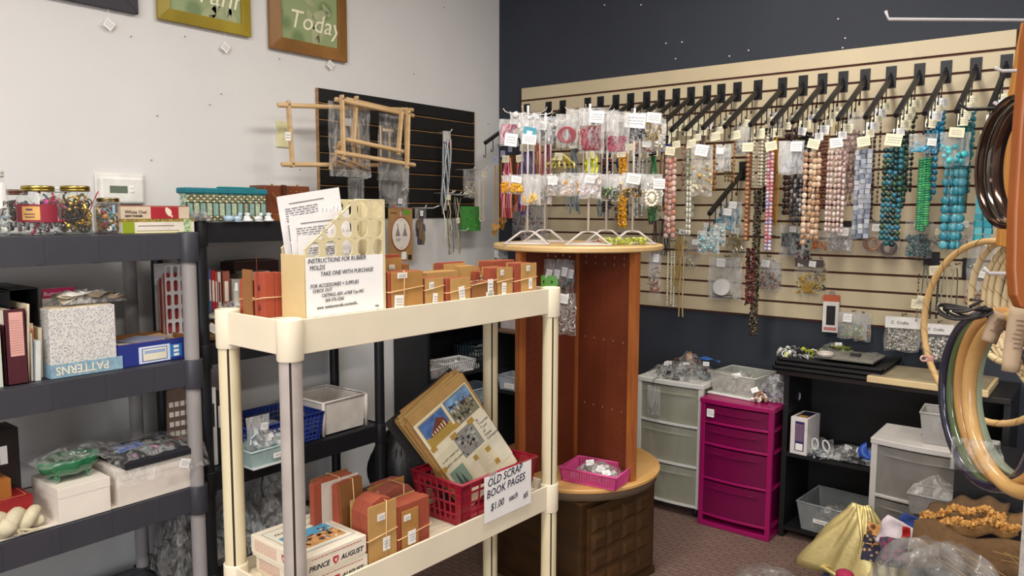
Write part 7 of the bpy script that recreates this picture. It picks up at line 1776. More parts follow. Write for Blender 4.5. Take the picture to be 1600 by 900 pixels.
# ================================================================ drawer carts and dark bookcase along the navy wall
def drawer_cart(label, x0, x1, Y, D, ztop, fronts, mbody, mdrw, zbot=.045, bow=.012, castor=True, topth=.022, cat='drawer cart', side_open=True, inner=None):
    T = thing('drawer_cart', label, cat, (x0, Y, 0)); w_ = x1-x0
    def slab(mb, z0, z1, over=.0, d=D, b=bow):
        n_ = 9; P = [(-over+(w_+2*over)*k/n_, -b*math.sin(PI*k/n_)-over, z0) for k in range(n_+1)]+[(w_+over, d, z0), (-over, d, z0)]
        mb.prism(P, (0, 0, z1-z0))
    mb = MB(); slab(mb, ztop-topth, ztop, .004); mb.build('top', mbody, T, .003)
    for (x, y) in ((.0, -.003), (w_-.022, -.003), (0, D-.022), (w_-.022, D-.022)): MB().bx((x, y, zbot), (x+.022, y+.022, ztop-topth)).build('corner_post', mbody, T, .002)
    MB().bx((.0, D-.006, zbot), (w_, D, ztop-topth)).build('back_panel', mbody, T)
    z = ztop-topth
    for h in fronts:
        mb = MB(); slab(mb, z-h, z-h+.012, .0); mb.build('rail', mbody, T, .002)
        d = MB(); n_ = 10
        zz0, zz1 = z-h+.014, z-.006
        vs = []; 
        for k in range(n_+1):
            f = k/n_; vs += [(.022+(w_-.044)*f, -bow*math.sin(PI*f)*.9+.002, zz0), (.022+(w_-.044)*f, -bow*math.sin(PI*f)*.9+.002, zz1)]
        d.add(vs, [(2*k, 2*k+2, 2*k+3, 2*k+1) for k in range(n_)], True)
        d.bx((.018, .006, zz0), (.021, D-.02, zz1)); d.bx((w_-.021, .006, zz0), (w_-.018, D-.02, zz1)); d.bx((.018, .006, zz0), (w_-.018, D-.02, zz0+.003))
        dr = d.build('drawer', mdrw, T)
        mb = MB(); mb.prism([(w_*.1+w_*.8*k/8, -bow*math.sin(PI*(.1+.8*k/8))-.003, zz1-.030-.004*math.sin(PI*k/8)) for k in range(9)]+[(w_*.75-w_*.5*k/8, -bow*math.sin(PI*(.75-.5*k/8))+.003, zz1-.030-.012*math.sin(PI*k/8)) for k in range(9)], (0, 0, .004)); mb.build('handle_lip', mdrw if inner is None else inner, dr)
        z -= h
    if castor:
        for (x, y) in ((.03, .03), (w_-.03, .03), (.03, D-.03), (w_-.03, D-.03)):
            MB().cyl((x, y, .022), .021, .018, 14, 'x').build('castor', BLK, T)
    return T
WHT = mt('#d9d6cf', .4, 0, .03)
FROST = film('#b9b6a0', .55, .75, 4, .35, 'frost')
zt = AY(1085, 600, -.40).z
xa, xb = 1.20, AY(1092, 700, -.44).x-.006
drawer_cart('white three-drawer plastic cart with frosted fronts behind the round display', xa, xb, -.40, .36, zt, [.19, .19, .19][:3], WHT, FROST)
junk('bagged_goods', 'clear bags of brown and grey stones heaped on the white drawer cart', 'packets', (xa+.17, -.27, zt+.002), (.30, .24, .06), ['#4a3833', '#6d7478', '#8a8f92', '#3a2a26'], 31, 70, .016, tags=4)
p = AY(1075, 560, -.2)
junk('bagged_goods', 'clear bag of tan and orange shells at the back of the white cart top', 'packets', (p.x, -.18, zt+.004), (.14, .12, .085), ['#a5714a', '#b98a5c', '#7a4a30', '#c98a3a'], 32, 40, .014, tags=0)
T = thing('zip_pouch', 'blue topped clear zip pouch lying on the heap of stones', 'plastic bag', (AY(1103, 552, -.2).x, -.2, zt+.075), R(10))
MB().grid(8, 4, lambda u, v: ((u-.5)*.13, (v-.5)*.04, .012*math.sin(PI*u)+.006*math.sin(u*9+v*4))).build('pouch_film', mt('#3f6fc0', .25, 0, .1), T)
card(T, random.Random(3), (.01, -.03, -.01), .03, .02, rows=1)
T = zipbag('hanging_bag', 'clear bag hanging at the left side of the white cart', 'plastic bag', (AY(1021, 640, -.435).x, -.435, zt-.03), 0, .07, .14, .02, 'cloth', ['#a09088', '#8a7a74'], .4, 140, None, n=4, f=(.15, .5))
MB().tube([(0, -.006, 0), (0, -.006, .034), (0, .06, .034)], .0015, 5).build('bag_hook', BLK, bpy.data.objects[T.name] if T.get('category') == 'plastic bag' else T)
# pink cart
MAG = mt('#960f56', .32, 0, .04); MAGD = mt('#6a0a3c', .3, 0, .06)
zt2 = AY(1092, 620, -.44).z
x2a, x2b = AY(1092, 700, -.44).x, AY(1207, 700, -.44).x
PC = drawer_cart('magenta four-drawer plastic cart beside the dark bookcase', x2a+.004, x2b, -.44, .36, zt2, [.09, .1, .16, .17], MAG, MAGD, zbot=.0, castor=False, inner=MAGD)
MB().bx((0, -.002, 0), (x2b-x2a-.004, .34, .022)).build('base', MAG, PC, .003)
rg = random.Random(5); card(PC, rg, (.052, -.012, zt2-.062), .034, .036)
T = tub('storage_tub', 'clear tub of silver hardware on the magenta cart', (x2a+.125, -.255, zt2+.012), R(-6), .20, .19, .09, '#cfd0c4', (.25, .5), .012)
MB().bx((-.12, -.115, -.011), (.115, .11, -.001)).build('tray_lid', WHT, T, .004)
junk('tub_packets', 'olive and steel packets filling the tub on the magenta cart', 'packets', (x2a+.125, -.255, zt2+.018), (.18, .17, .075), ['#7d8060', '#9a9a94', '#5a5c5e', '#b5b5a0'], 33, 60, .013, tags=2)
junk('bagged_goods', 'clear bag of brown and white shells at the front corner of the magenta cart', 'packets', (x2b-.09, -.36, zt2+.002), (.07, .07, .055), ['#a8806a', '#e0d8cf', '#8a6450', '#d9cfc4'], 34, 40, .011, tags=1, filmy=False, kinds=('sph', 'box'))
junk('bagged_goods', 'purple grey clear bags slumped at the right of the magenta cart top', 'packets', (x2b-.05, -.24, zt2+.002), (.15, .22, .10), ['#6a6270', '#8a8490', '#b0acb4'], 35, 34, .018, tags=2)
# dark bookcase / table
BY = -.345; bx0 = AY(1221, 700, BY).x; bx1 = 2.72; bzt = AY(1235, 578, BY).z
T = thing('bookcase', 'low black open bookcase under the right half of the cream slatted panel', 'bookcase', (bx0, BY, 0)); w_ = bx1-bx0; D = -BY-.012
DK2 = mt('#0f0e10', .5, 0, .1, 6, .03)
MB().bx((-.03, -.02, bzt-.022), (w_, D, bzt)).build('top', mt('#1d1917', .4), T, .002)
MB().bx((0, 0, 0), (.022, D, bzt-.022)).build('side_panel', DK2, T); MB().bx((w_-.022, 0, 0), (w_, D, bzt-.022)).build('side_panel', DK2, T)
MB().bx((.022, D-.006, 0), (w_-.022, D, bzt-.022)).build('back_panel', DK2, T)
zs = AY(1245, 706, BY+.03).z
MB().bx((.022, .004, zs-.018), (w_-.022, D-.006, zs)).build('shelf', DK2, T); MB().bx((.022, .004, .035), (w_-.022, D-.006, .05)).build('shelf', DK2, T)
# stacked black trays on top
z = bzt+.001; xt0 = AY(1209, 575, BY-.02).x; xt1 = AY(1376, 590, BY+.0).x
for k in range(3):
    T = thing('display_tray', ['bottom black display tray of the stack of three', 'middle black display tray of the stack of three', 'top black display tray, holding cords and a grey lid'][k], 'tray', (xt0+.0+.006*k, BY-.035+.01*k, z)); w2 = xt1-xt0; d2 = .33
    MB().bx((0, 0, 0), (w2, d2, .006)).build('tray_floor', BLK, T)
    for (a, b) in (((0, 0), (w2, .006)), ((0, d2-.006), (w2, d2)), ((0, 0), (.006, d2)), ((w2-.006, 0), (w2, d2))): MB().bx((a[0], a[1], 0), (b[0], b[1], .017)).build('tray_rim', BLK, T, .001)
    z += .0185
T = thing('plastic_sheet', 'grey clear plastic lid lying on the top black tray', 'lid', (xt1-.27, BY+.04, z+.001)); MB().bx((0, 0, 0), (.23, .2, .012)).build('lid_panel', mt('#7f7c70', .25, 0, .15, 20), T, .003)
MB().grid(8, 8, lambda u, v: (-.01+.25*u, -.01+.22*v, .014+.004*math.sin(u*13+v*7)*math.sin(v*11))).build('clear_bag', film('#ffffff', .08, .45, 30), T)
tag(MB().lathe([(.03, 0), (.034, 0), (.034, .014), (.031, .016), (.028, .014), (.028, 0)], n=28).build('bangle', mt('#c4b8ae', .3)), 'pale striped bangle standing at the left of the grey lid', 'bangle').location = (AY(1288, 555, BY+.04).x, BY+.05, z+.014)
T = thing('small_case', 'tiny black case on the grey lid', 'case', (AY(1335, 556, BY+.1).x, BY+.12, z+.014)); MB().bx((-.02, -.012, 0), (.02, .012, .012)).build('body', BLK, T, .002)
junk('cord_tangle', 'tangle of black, white and lime cords at the left of the top tray', 'cords', (AY(1250, 552, BY+.12).x, BY+.11, z-.012), (.2, .16, .03), ['#1a1a1c', '#d9d9d6', '#a8b020', '#2a2a2e', '#9a9a98'], 36, 60, .014, ('ring', 'sph', 'box'), tags=0, filmy=False)
junk('green_packet', 'olive green leaf print packet behind the bangle', 'packet', (AY(1300, 545, BY+.2).x, BY+.24, z-.01), (.14, .06, .045), ['#6d7a2c', '#8a9440', '#4a5a24'], 37, 16, .016, ('sheet',), tags=1)
# cream slab
xs0 = AY(1356, 590, BY-.03).x
T = thing('cream_board', 'thick cream coloured board with a dusty top on the dark bookcase', 'board', (xs0, BY-.05, bzt+.001))
MB().bx((0, 0, 0), (.42, .30, .026)).build('board', mt('#cdb588', .45, 0, .06), T, .003); MB().bx((.012, .012, .026), (.408, .29, .030)).build('board_top', mt('#8f836a', .5, 0, .25, 10), T, .001)
# shelf goods
T = thing('boxed_kit', 'white box with navy printed label standing on the bookcase shelf', 'box', (AY(1234, 700, BY+.0).x, BY+.0, zs+.0), R(-4))
kw_, kh = AY(1258, 700, BY).x-AY(1231, 700, BY).x, AY(1245, 652, BY).z-zs
MB().bx((0, 0, 0), (kw_, .14, kh)).build('box_body', mt('#d9d2cd', .5), T, .001)
MB().bx((kw_*.28, -.001, kh*.1), (kw_*.82, 0, kh*.9)).build('navy_label', mt('#241f55', .5), T); MB().bx((kw_*.2, .02, kh), (kw_*.85, .12, kh+.001)).build('navy_top', mt('#1d1a3c', .5), T); MB().bx((kw_*.3, .02, kh+.001), (kw_*.8, .05, kh+.0016)).build('yellow_print', mt('#b8862c', .5), T)
mb = MB()
for k in range(6): mb.bx((kw_*(.34+.08*k), -.0016, kh*.36), (kw_*(.36+.08*k), -.001, kh*.84))
mb.build('label_lines', mt('#c9a0a0', .5), T); MB().bx((kw_*.34, -.0018, kh*.12), (kw_*.76, -.001, kh*.3)).build('barcode', WHITE, T)
T = thing('scissors', 'pair of scissors with white oval handles in a clear bag on the shelf', 'scissors', (AY(1282, 700, BY+.02).x, BY+.03, zs+.005))
for (dx, a) in ((-.026, .1), (.020, .3)):
    MB().tube([(dx+.013*math.cos(t_)*math.cos(a)-.024*math.sin(t_)*math.sin(a), 0, .045+.024*math.sin(t_)*math.cos(a)+.013*math.cos(t_)*math.sin(a)) for t_ in [k*PI/9 for k in range(18)]], .0042, 8, True).build('handle', mt('#c9c9c6', .35), T)
mb = MB(); mb.tube([(-.02, .01, .02), (.0, .03, .008), (.03, .08, .005)], .004, 5); mb.tube([(.02, .01, .02), (.0, .03, .01), (-.03, .08, .005)], .004, 5); mb.build('blades', mt('#8a8c90', .25, .9), T)
MB().grid(8, 8, lambda u, v: (-.05+.1*u, -.012+.02*math.sin(v*PI), .08*(1-v)+.005*math.sin(u*14+v*8))).build('clear_bag', film('#ffffff', .12, .6, 30), T)
junk('bagged_goods', 'glossy clear bags of dark beads along the front of the bookcase shelf', 'packets', (AY(1300, 710, BY).x+.09, BY+.08, zs+.001), (.30, .14, .05), ['#1f1f22', '#3a3a3e', '#55565a', '#8a8c90'], 38, 80, .012, tags=5)
junk('bagged_goods', 'silver foil-like bits hanging over the shelf edge below the scissors', 'packets', (AY(1275, 722, BY).x, BY+.012, zs-.002), (.07, .05, .03), ['#8a8c90', '#b5b7ba', '#3a3c40'], 39, 36, .010, tags=0, filmy=False)
T = thing('blue_pouch', 'royal blue cloth pouch on the shelf beside the grey drawer unit', 'pouch', (AY(1350, 720, BY+.03).x+.01, BY+.06, zs+.0))
MB().grid(14, 10, lambda u, v: (.045*math.cos(2*PI*u)*math.sin(PI*min(.97, v*.9+.1))**.6, .04*math.sin(2*PI*u)*math.sin(PI*min(.97, v*.9+.1))**.6, .085*v*(1-.3*math.sin(6*u)**2)+.008*math.sin(9*u+4*v))).build('pouch_body', mt('#1f4fae', .45, 0, .1), T)
# clear tub bottom shelf
p0, p1 = AY(1256, 815, BY+.01), AY(1330, 850, BY+.01)
T = tub('storage_tub', 'clear tub with a long white label on the lowest shelf of the dark bookcase', ((p0.x+p1.x)/2+.012, BY+.12, .052), R(-4), p1.x-p0.x+.035, .22, .125, '#aeb4b4', (.30, .5), .018)
card(T, rg, (-.02, -.122, .055), .085, .018, rows=1)
junk('tub_packets', 'grey frosted packets in the tub on the lowest shelf', 'packets', ((p0.x+p1.x)/2+.012, BY+.12, .056), (.2, .18, .09), ['#8a8c8a', '#6a6c6a', '#a8aaa8'], 42, 40, .018, tags=2)
# grey-white drawer unit in front
UY = -.62; ux0 = AY(1362, 690, UY).x; uz = AY(1362, 683, UY).z
GW = mt('#bdb8b2', .4, 0, .04)
drawer_cart('pale grey plastic drawer unit standing in front of the dark bookcase at the right', ux0, ux0+.38, UY, .25, uz, [.20, .20, .14], GW, film('#8f8b84', .6, .8, 4, .4, 'frost2'), zbot=0, castor=False, bow=.02)
p = AY(1462, 690, UY+.1)
T = tub('storage_tub', 'clear open tub of dim goods on the grey drawer unit, beside the reed hoop', (p.x+.04, UY+.10, uz+.001), R(4), .15, .12, .115, '#b8b5b0', (.4, .65), .014)
junk('tub_packets', 'brownish packets in the tub on the grey drawer unit', 'packets', (p.x+.04, UY+.10, uz+.004), (.14, .1, .10), ['#8a7a6c', '#b5aca2', '#6a5c50'], 43, 26, .016, tags=1)
# ---------------- pile of fabrics, right foreground
T = thing('low_carton', 'low navy carton under the heap of fabrics at the lower right', 'box', (2.21, -1.34, 0)); MB().bx((0, 0, 0), (.62, .68, .10)).build('box_body', mt('#1c2340', .7), T, .004)
for (a, b) in (((0, 0), (.62, .006)), ((0, .674), (.62, .68))): MB().bx((a[0], a[1], .10), (b[0], b[1], .115)).build('box_flap', mt('#1c2340', .7), T)
bxp0, bxp1 = AY(1487, 800, -.96).x, AY(1597, 800, -.96).x
T = thing('black_cabinet', 'plain black cabinet side behind the hanging hoops at the right edge', 'cabinet', (bxp0, -.96, 0)); bh = AY(1500, 728, -.96).z
MB().bx((0, 0, 0), (bxp1-bxp0+.2, .27, bh)).build('cabinet_body', mt('#0d0c0e', .5), T, .002); MB().bx((-.002, -.004, bh), (bxp1-bxp0+.205, .275, bh+.015)).build('cabinet_top', mt('#141315', .4), T, .002)
GOLD = mt('#e0cc8c', .38, .6, .12, 8, .1)
p = AY(1345, 850, -.72)
T = thing('gold_cloth', 'shiny gold lame cloth draped in a peaked fold', 'fabric', (p.x, -.74, .10))
def gf(u, v):
    a = -PI*.98+u*PI*1.1; f = v
    r0 = .02+.135*f+.028*math.sin(u*15)*f+.014*math.sin(u*31+3)*f*f+.006*math.sin(u*53+v*9); h_ = .27*(1-f)**.85
    return (r0*math.cos(a)*1.15-.02*f, r0*math.sin(a)*.55, h_+.012*math.sin(u*22)*f*(1-f)*2)
MB().grid(44, 14, gf).build('cloth', GOLD, T, solid=.002)
MB().tube([(-.01, -.01, .27), (.02, -.05, .16), (.012, -.07, .07), (.02, -.085, .0)], [.008, .007, .006, .004], 8).build('fold_edge', GOLD, T)
MB().tube([(-.16, -.03, .005), (-.10, -.065, .02), (-.04, -.085, .01), (.0, -.09, .0)], .007, 8).build('hem_roll', GOLD, T)
rg = random.Random(7)
def clothp(name, label, px, py, Y, w_, d, cols, zz, seed=0, tilt=(.9, 0, 0), nm='fabric_scrap', wave=.012, mat=None):
    p = AY(px, py, Y); T = thing(nm, label, 'fabric', p, 0, rot=tilt); q = seed*1.7
    MB().grid(12, 9, lambda u, v: ((u-.5)*w_, (v-.5)*d, wave*math.sin(u*7+q)*math.cos(v*6+q)+.004*math.sin(u*19+v*11))).build('cloth', mat or mt(cols, .8, 0, .15, 40, .2), T, solid=.002)
    return T
clothp('fabric_scrap', 'tan plaid scrap of cloth at the foot of the gold cloth', 1378, 838, -.84, .10, .08, '#a8702c', 0, 1, (.8, .1, .2), mat=voro('#5a3018', '#c08a4a', 45))
clothp('fabric_scrap', 'navy cloth with small tan flowers next to the gold cloth', 1382, 862, -.88, .14, .09, '#20203a', 0, 2, (.9, 0, .1), mat=voro('#b08a5a', '#1d1c34', 55, .8, .2))
clothp('fabric_scrap', 'pale lilac white cloth triangle in the middle of the fabric heap', 1402, 838, -.90, .12, .10, '#c9bcc0', 0, 3, (1.1, .2, -.3))
clothp('fabric_scrap', 'pink plaid corner of cloth above the pale lilac cloth', 1393, 826, -.86, .06, .06, '#a87078', 0, 4, (1.1, .1, .3), mat=voro('#b88088', '#8a4a54', 60))
clothp('fabric_scrap', 'royal blue cloth corner behind the pale lilac cloth', 1428, 824, -.82, .10, .07, '#22397a', 0, 5, (1.0, .1, -.2))
clothp('fabric_scrap', 'bright red cloth scrap beside a dark cherry print', 1428, 836, -.93, .07, .04, '#b01c1c', 0, 6, (1.0, 0, .1))
clothp('fabric_scrap', 'dark maroon and pink print cloth at the centre of the heap', 1410, 862, -.95, .14, .08, '#4a1c34', 0, 7, (.8, 0, .2), mat=voro('#7a2c4a', '#241830', 40))
T = clothp('fabric_scrap', 'white cloth corner with tiny dots beside the burlap stack', 1445, 852, -.97, .09, .09, '#cfc6c2', 0, 8, (1.1, .1, .4))
T = thing('cherry_applique', 'round glossy dark cherry shape on the cloth heap', 'applique', AY(1420, 848, -.97)); MB().sph((0, 0, 0), (.018, .006, .020), 14, 8).build('cherry', mt('#4a1414', .25), T); MB().tube([(0, 0, .018), (.01, -.003, .03)], .0015, 5).build('stem', mt('#3a2a20', .6), T)
# burlap ruffles
BUR = mt('#7d5a30', .9, 0, .2, 80, .4); BUR2 = mt('#5f4426', .9, 0, .2, 80, .4); FRN = mt('#a87434', .85, 0, .25, 60, .3)
def ruffle(label, pxa, pxb, pya, pyb, Y, d, cbase, seed, lift=.0):
    A, B_ = AY(pxa, pya, Y), AY(pxb, pyb, Y); T = thing('burlap_ruffle', label, 'burlap', A, 0, 'burlap ruffles in the stack'); L = B_-A; n_ = 30; rg = random.Random(seed)
    def top(u): return L*u+Vector((0, 0, .010*math.sin(u*PI)*2+.007*math.sin(u*17+seed)))
    MB().grid(n_, 5, lambda u, v: top(u)+Vector((0, d*v-.01, .012*v-.006+.002*math.sin(u*21+v*5)))).build('burlap_cloth', cbase, T, solid=.004)
    MB().grid(n_, 3, lambda u, v: top(u)+Vector((0, -.012+.006*math.sin(u*27), -.035*v*(.4+.6*math.sin(PI*u))-.004))).build('burlap_edge', cbase, T, solid=.003)
    mb = MB()
    for k in range(150):
        u = k/149; c = top(u)+Vector((0, -.008, .002)); mb.m = k % 2
        mb.box(c+Vector((rg.uniform(-.004, .004), rg.uniform(-.008, .010), rg.uniform(-.004, .008))), (.007, rg.uniform(.008, .016), .009), (rg.uniform(-.9, .9), rg.uniform(-.7, .7), rg.uniform(-.8, .8)))
    mb.build('frayed_fringe', [FRN, mt('#c08f4c', .85, 0, .2)], T, stuff=True); return T
ruffle('topmost curled burlap ruffle with a frayed orange edge', 1440, 1568, 810, 806, -1.12, .13, BUR2, 1)
ruffle('second burlap ruffle with a bright frayed edge, middle of the stack', 1436, 1592, 826, 826, -1.14, .14, BUR, 2)
ruffle('third burlap ruffle, thin edge just below the second', 1446, 1570, 818, 812, -1.11, .13, BUR2, 3)
T = thing('burlap_fold', 'dark folded burlap with loose threads at the bottom of the stack', 'burlap', AY(1520, 850, -1.13))
MB().grid(26, 12, lambda u, v: ((u-.5)*.30, -.03-.05*math.sin(PI*v)+.012*math.sin(u*13+v*5), .04-.15*v-.03*(u-.3)*v+.014*math.sin(u*9+v*14))).build('burlap_cloth', BUR2, T, solid=.004)
mb = MB(); rg = random.Random(4)
for k in range(16):
    a = rg.uniform(-.14, .10); z0 = rg.uniform(-.04, .04); mb.tube([(a, -.085, z0), (a+.04, -.10, z0-.01+rg.uniform(-.01, .02)), (a+.08, -.095, z0-.03), (a+.12+rg.uniform(-.02, .02), -.09, z0-.06)], .0013, 4)
mb.build('loose_threads', mt('#8a6c3c', .8), T, stuff=True)
# small lidded tub with crumpled film in front of grey drawers
T = tub('storage_tub', 'small clear tub with crumpled film standing in front of the grey drawer unit', (AY(1462, 790, -.74).x, -.74, AY(1462, 802, -.74).z), 0, .14, .1, .07, '#a8a5a0', (.35, .6), .01)
MB().grid(12, 10, lambda u, v: ((u-.5)*.16, (v-.5)*.1, .07+.06*math.sin(PI*u)*math.sin(PI*v)+.01*math.sin(u*17+v*9)*math.sin(v*12))).build('crumpled_film', film('#ffffff', .15, .6, 30), T)
MB().bx((-.06, -.04, -(T.location.z-.1)), (.06, .04, -.001)).build('stack_block', mt('#5a564f', .6), T)
# big clear bags in front
def bigbag(label, c, sx, sy, sz, cols, seed, n=60, cs=.02):
    T = thing('clear_bag_of_fabric', label, 'plastic bag', c); rg = random.Random(seed); ph = [rg.uniform(0, 6) for _ in range(4)]
    def f_(u, v):
        a = 2*PI*u; r0 = math.sin(PI*.5*min(1, v*1.02))**.55 if v < 1 else 1
        b = (PI/2)*(1-v); rr = math.cos(b)**.6 if v > 0 else 0
        k = 1+.05*math.sin(a*5+ph[0])+.03*math.sin(a*11+v*6+ph[1])
        return (sx/2*rr*k*math.cos(a), sy/2*rr*k*math.sin(a), sz*(math.sin(b)**.8)*(1+.04*math.sin(a*6+v*9)))
    MB().grid(36, 14, f_).build('clear_bag', film('#a9a7a3', .07, .5, 9, .12, 'big'), T)
    mb = MB(); mats = [mt(c_, .7) for c_ in cols]
    for i in range(n):
        mb.m = i % len(mats); a = rg.uniform(0, 6.28); q = rg.random()**.5*.38; x, y = q*sx*math.cos(a), q*sy*math.sin(a); z = rg.uniform(.02, .72)*sz*(1-(q/.5)**2); b = rg.uniform(0, 6)
        mb.grid(4, 4, lambda u, v: (x+(u-.5)*cs*4, y+(v-.5)*cs*3, max(.003, z+cs*.5*math.sin(5*u+b)*math.cos(4*v+b))))
    mb.build('bagged_cloth', mats, T, stuff=True)
    return T
p = AY(1462, 858, -1.5)
bigbag('large clear bag of dark and striped cloth at the lower right corner', (p.x+.01, -1.5, .002), .44, .28, p.z, ['#2a2c30', '#3a3f48', '#6a6e70', '#1c1d22', '#8a7a4a'], 3)
mb = MB()
for k, c in enumerate(('#b03030', '#d8c040', '#2c7a5a', '#d9d9d6', '#2c4a8a')): mb.m = k; mb.box((-.02+.009*k, -.06, -.03-.003*k), (.008, .08, .002), (.4, .3, .5))
T = thing('striped_cloth', 'rainbow striped cloth strip inside the large clear bag', 'fabric', (p.x-.01, -1.5, p.z*.86)); mb.build('stripe', [mt(c, .7) for c in ('#b03030', '#d8c040', '#2c7a5a', '#d9d9d6', '#2c4a8a')], T, stuff=True)
p = AY(1200, 893, -1.1)
bigbag('clear bag just rising into view at the bottom edge, left of the fabric heap', (p.x, -1.1, .002), .30, .28, p.z, ['#8a7a7a', '#a89a98', '#6a5a58'], 8, 24)
tag(MB().sph((0, 0, 0), (.03, .03, .02), 12, 7).build('red_pompom', mt('#a3204a', .8, 0, .2, 60, .4)), 'small crimson pompom at the bottom edge beside the clear bag', 'pompom').location = (AY(1320, 897, -1.05).x, -1.05, AY(1320, 899, -1.05).z)
tag(MB().bx((0, 0, 0), (.012, .05, .75)).build('white_post_strip', mt('#a8a29c', .6, 0, .2, 60)), 'thin rough white strip of a fixture at the far right edge', 'post').location = (AD(1594, 860, 1.9).x, AD(1594, 860, 1.9).y, AD(1594, 860, 1.9).z-.6)
# ================================================================ hoops hanging on the near fixture at the right edge
DH = Vector((FW.x, FW.y, 0)).normalized(); RH = Vector((RT.x, RT.y, 0)).normalized()
def hoop(label, pxl, pyt, pyb, depth, pxw, mat, tube_r, name='embroidery_hoop', group=None, wrap=None, flat=None, seed=0, n=56):
    """ring in a vertical plane; pxl left edge, pyt/pyb top and bottom rows, pxw its apparent half width"""
    zc = AD(pxl+pxw, (pyt+pyb)/2, depth); rr = (pyb-pyt)/2*depth/F
    # plane direction D chosen so that the ring shows the asked width
    base = math.atan2((pxl+pxw-800), F); want = min(.98, pxw*depth/F/rr)
    ang = math.asin(want)-base              # turn of the ring plane away from the viewing axis
    D_ = (DH*math.cos(-ang)+RH*math.sin(-ang)) if False else (DH*math.cos(ang-0)*1 - RH*math.sin(ang)*1)
    T = thing(name, label, 'hoop', zc, 0, group)
    pts = [D_*(rr*math.cos(2*PI*k/n))+Vector((0, 0, rr*math.sin(2*PI*k/n))) for k in range(n)]
    if flat:
        Nn = D_.cross(Vector((0, 0, 1))).normalized()
        def g(u, v):
            a = 2*PI*u; P = [(-.5, -.5), (.5, -.5), (.5, .5), (-.5, .5), (-.5, -.5)][int(round(v*4))]
            r_ = rr+P[1]*flat[1]; return D_*(r_*math.cos(a))+Vector((0, 0, r_*math.sin(a)))+Nn*(P[0]*flat[0])
        MB().grid(n, 4, g, smooth=True).build('ring', mat, T)
    else: MB().tube(pts, tube_r, 12, True).build('ring', mat, T)
    if wrap:
        mb = MB(); m_ = 22; P = []
        Nn = D_.cross(Vector((0, 0, 1))).normalized()
        for k in range(n*8):
            a = 2*PI*k/(n*8); er = D_*math.cos(a)+Vector((0, 0, math.sin(a))); b = a*m_
            P.append(er*(rr+tube_r*1.06*math.cos(b))+Nn*(tube_r*1.06*math.sin(b)))
        mb.tube(P, .0007, 4, True); mb.build('wrap_line', wrap, T)
    return T, rr, D_
CHR = mt('#6b544a', .16, .9, .1, 20, 0); CHR2 = mt('#9a948c', .1, .95, .1, 20, 0)
RG = 'dark chrome hoops'
hoop('leftmost dark chrome ring of the three at the right edge', 1536, 154, 354, 1.28, 46, CHR, .005, 'metal_hoop', flat=(.016, .008))
hoop('middle dark chrome ring of the three at the right edge', 1549, 156, 352, 1.26, 45, CHR2, .005, 'metal_hoop', flat=(.016, .008))
hoop('nearest dark chrome ring of the three at the right edge', 1562, 158, 348, 1.24, 44, CHR, .005, 'metal_hoop', flat=(.018, .009))
REED = mt('#c4a06a', .6, 0, .1, 20, .1); REEDL = mt('#cdb890', .6, 0, .1, 20, .1); WL = mt('#8f7448', .7)
hoop('large thin reed hoop reaching furthest left in front of the silver bead bags', 1449, 377, 660, 1.75, 96, REED, .0075, 'reed_hoop', wrap=WL)
for k, (x, yt, lb) in enumerate([(1522, 376, 'first wrapped reed hoop right of the large thin one'), (1543, 381, 'second wrapped reed hoop from the left of the row'), (1552, 383, 'third wrapped reed hoop from the left of the row'), (1562, 386, 'fourth wrapped reed hoop from the left of the row'), (1574, 398, 'fifth wrapped reed hoop from the left of the row'), (1583, 414, 'sixth wrapped reed hoop, nearest the orange board')]):
    hoop(lb, x, yt, yt+190, 1.72-.02*k, 48-2*k, REEDL, .0078, 'reed_hoop', wrap=WL)
VB = mt('#1c2036', .18, 0, .05, 10, 0, 0, 1, .6); VG = mt('#4d5c38', .2, 0, .06, 10, 0, 0, 1, .6); VT = wood('#a87c48', '#bc9058', (6, 6, 6), .22); VT2 = wood('#b08850', '#c49c64', (6, 6, 6), .22)
hoop('dark navy varnished wooden hoop, leftmost of the big hanging hoops', 1478, 492, 757, 1.34, 62, VB, .0095)
hoop('olive green varnished wooden hoop behind the tan ones', 1491, 494, 758, 1.32, 62, VG, .0095)
hoop('honey tan wooden hoop between the green one and the front one', 1505, 490, 752, 1.29, 62, VT, .0115)
T, rr, D_ = hoop('front tan wooden hoop, nearest and lowest of the hanging hoops', 1519, 498, 766, 1.22, 68, VT2, .012)
hoop('pale grey green inner hoop seen inside the front tan one', 1530, 505, 742, 1.30, 56, mt('#8f9a84', .3, 0, .06), .008, flat=(.018, .006))
# plastic strip tying them
T = thing('plastic_wrap', 'crinkled clear film wrapped round the lower part of the big hoops', 'film', AD(1512, 700, 1.30))
MB().grid(14, 10, lambda u, v: RH*((u-.5)*.085)+Vector((0, 0, (v-.5)*.055-.012*u))-DH*(.025+.006*math.sin(u*11)*math.sin(v*9))).build('clear_film', film('#ffffff', .10, .55, 60), T)
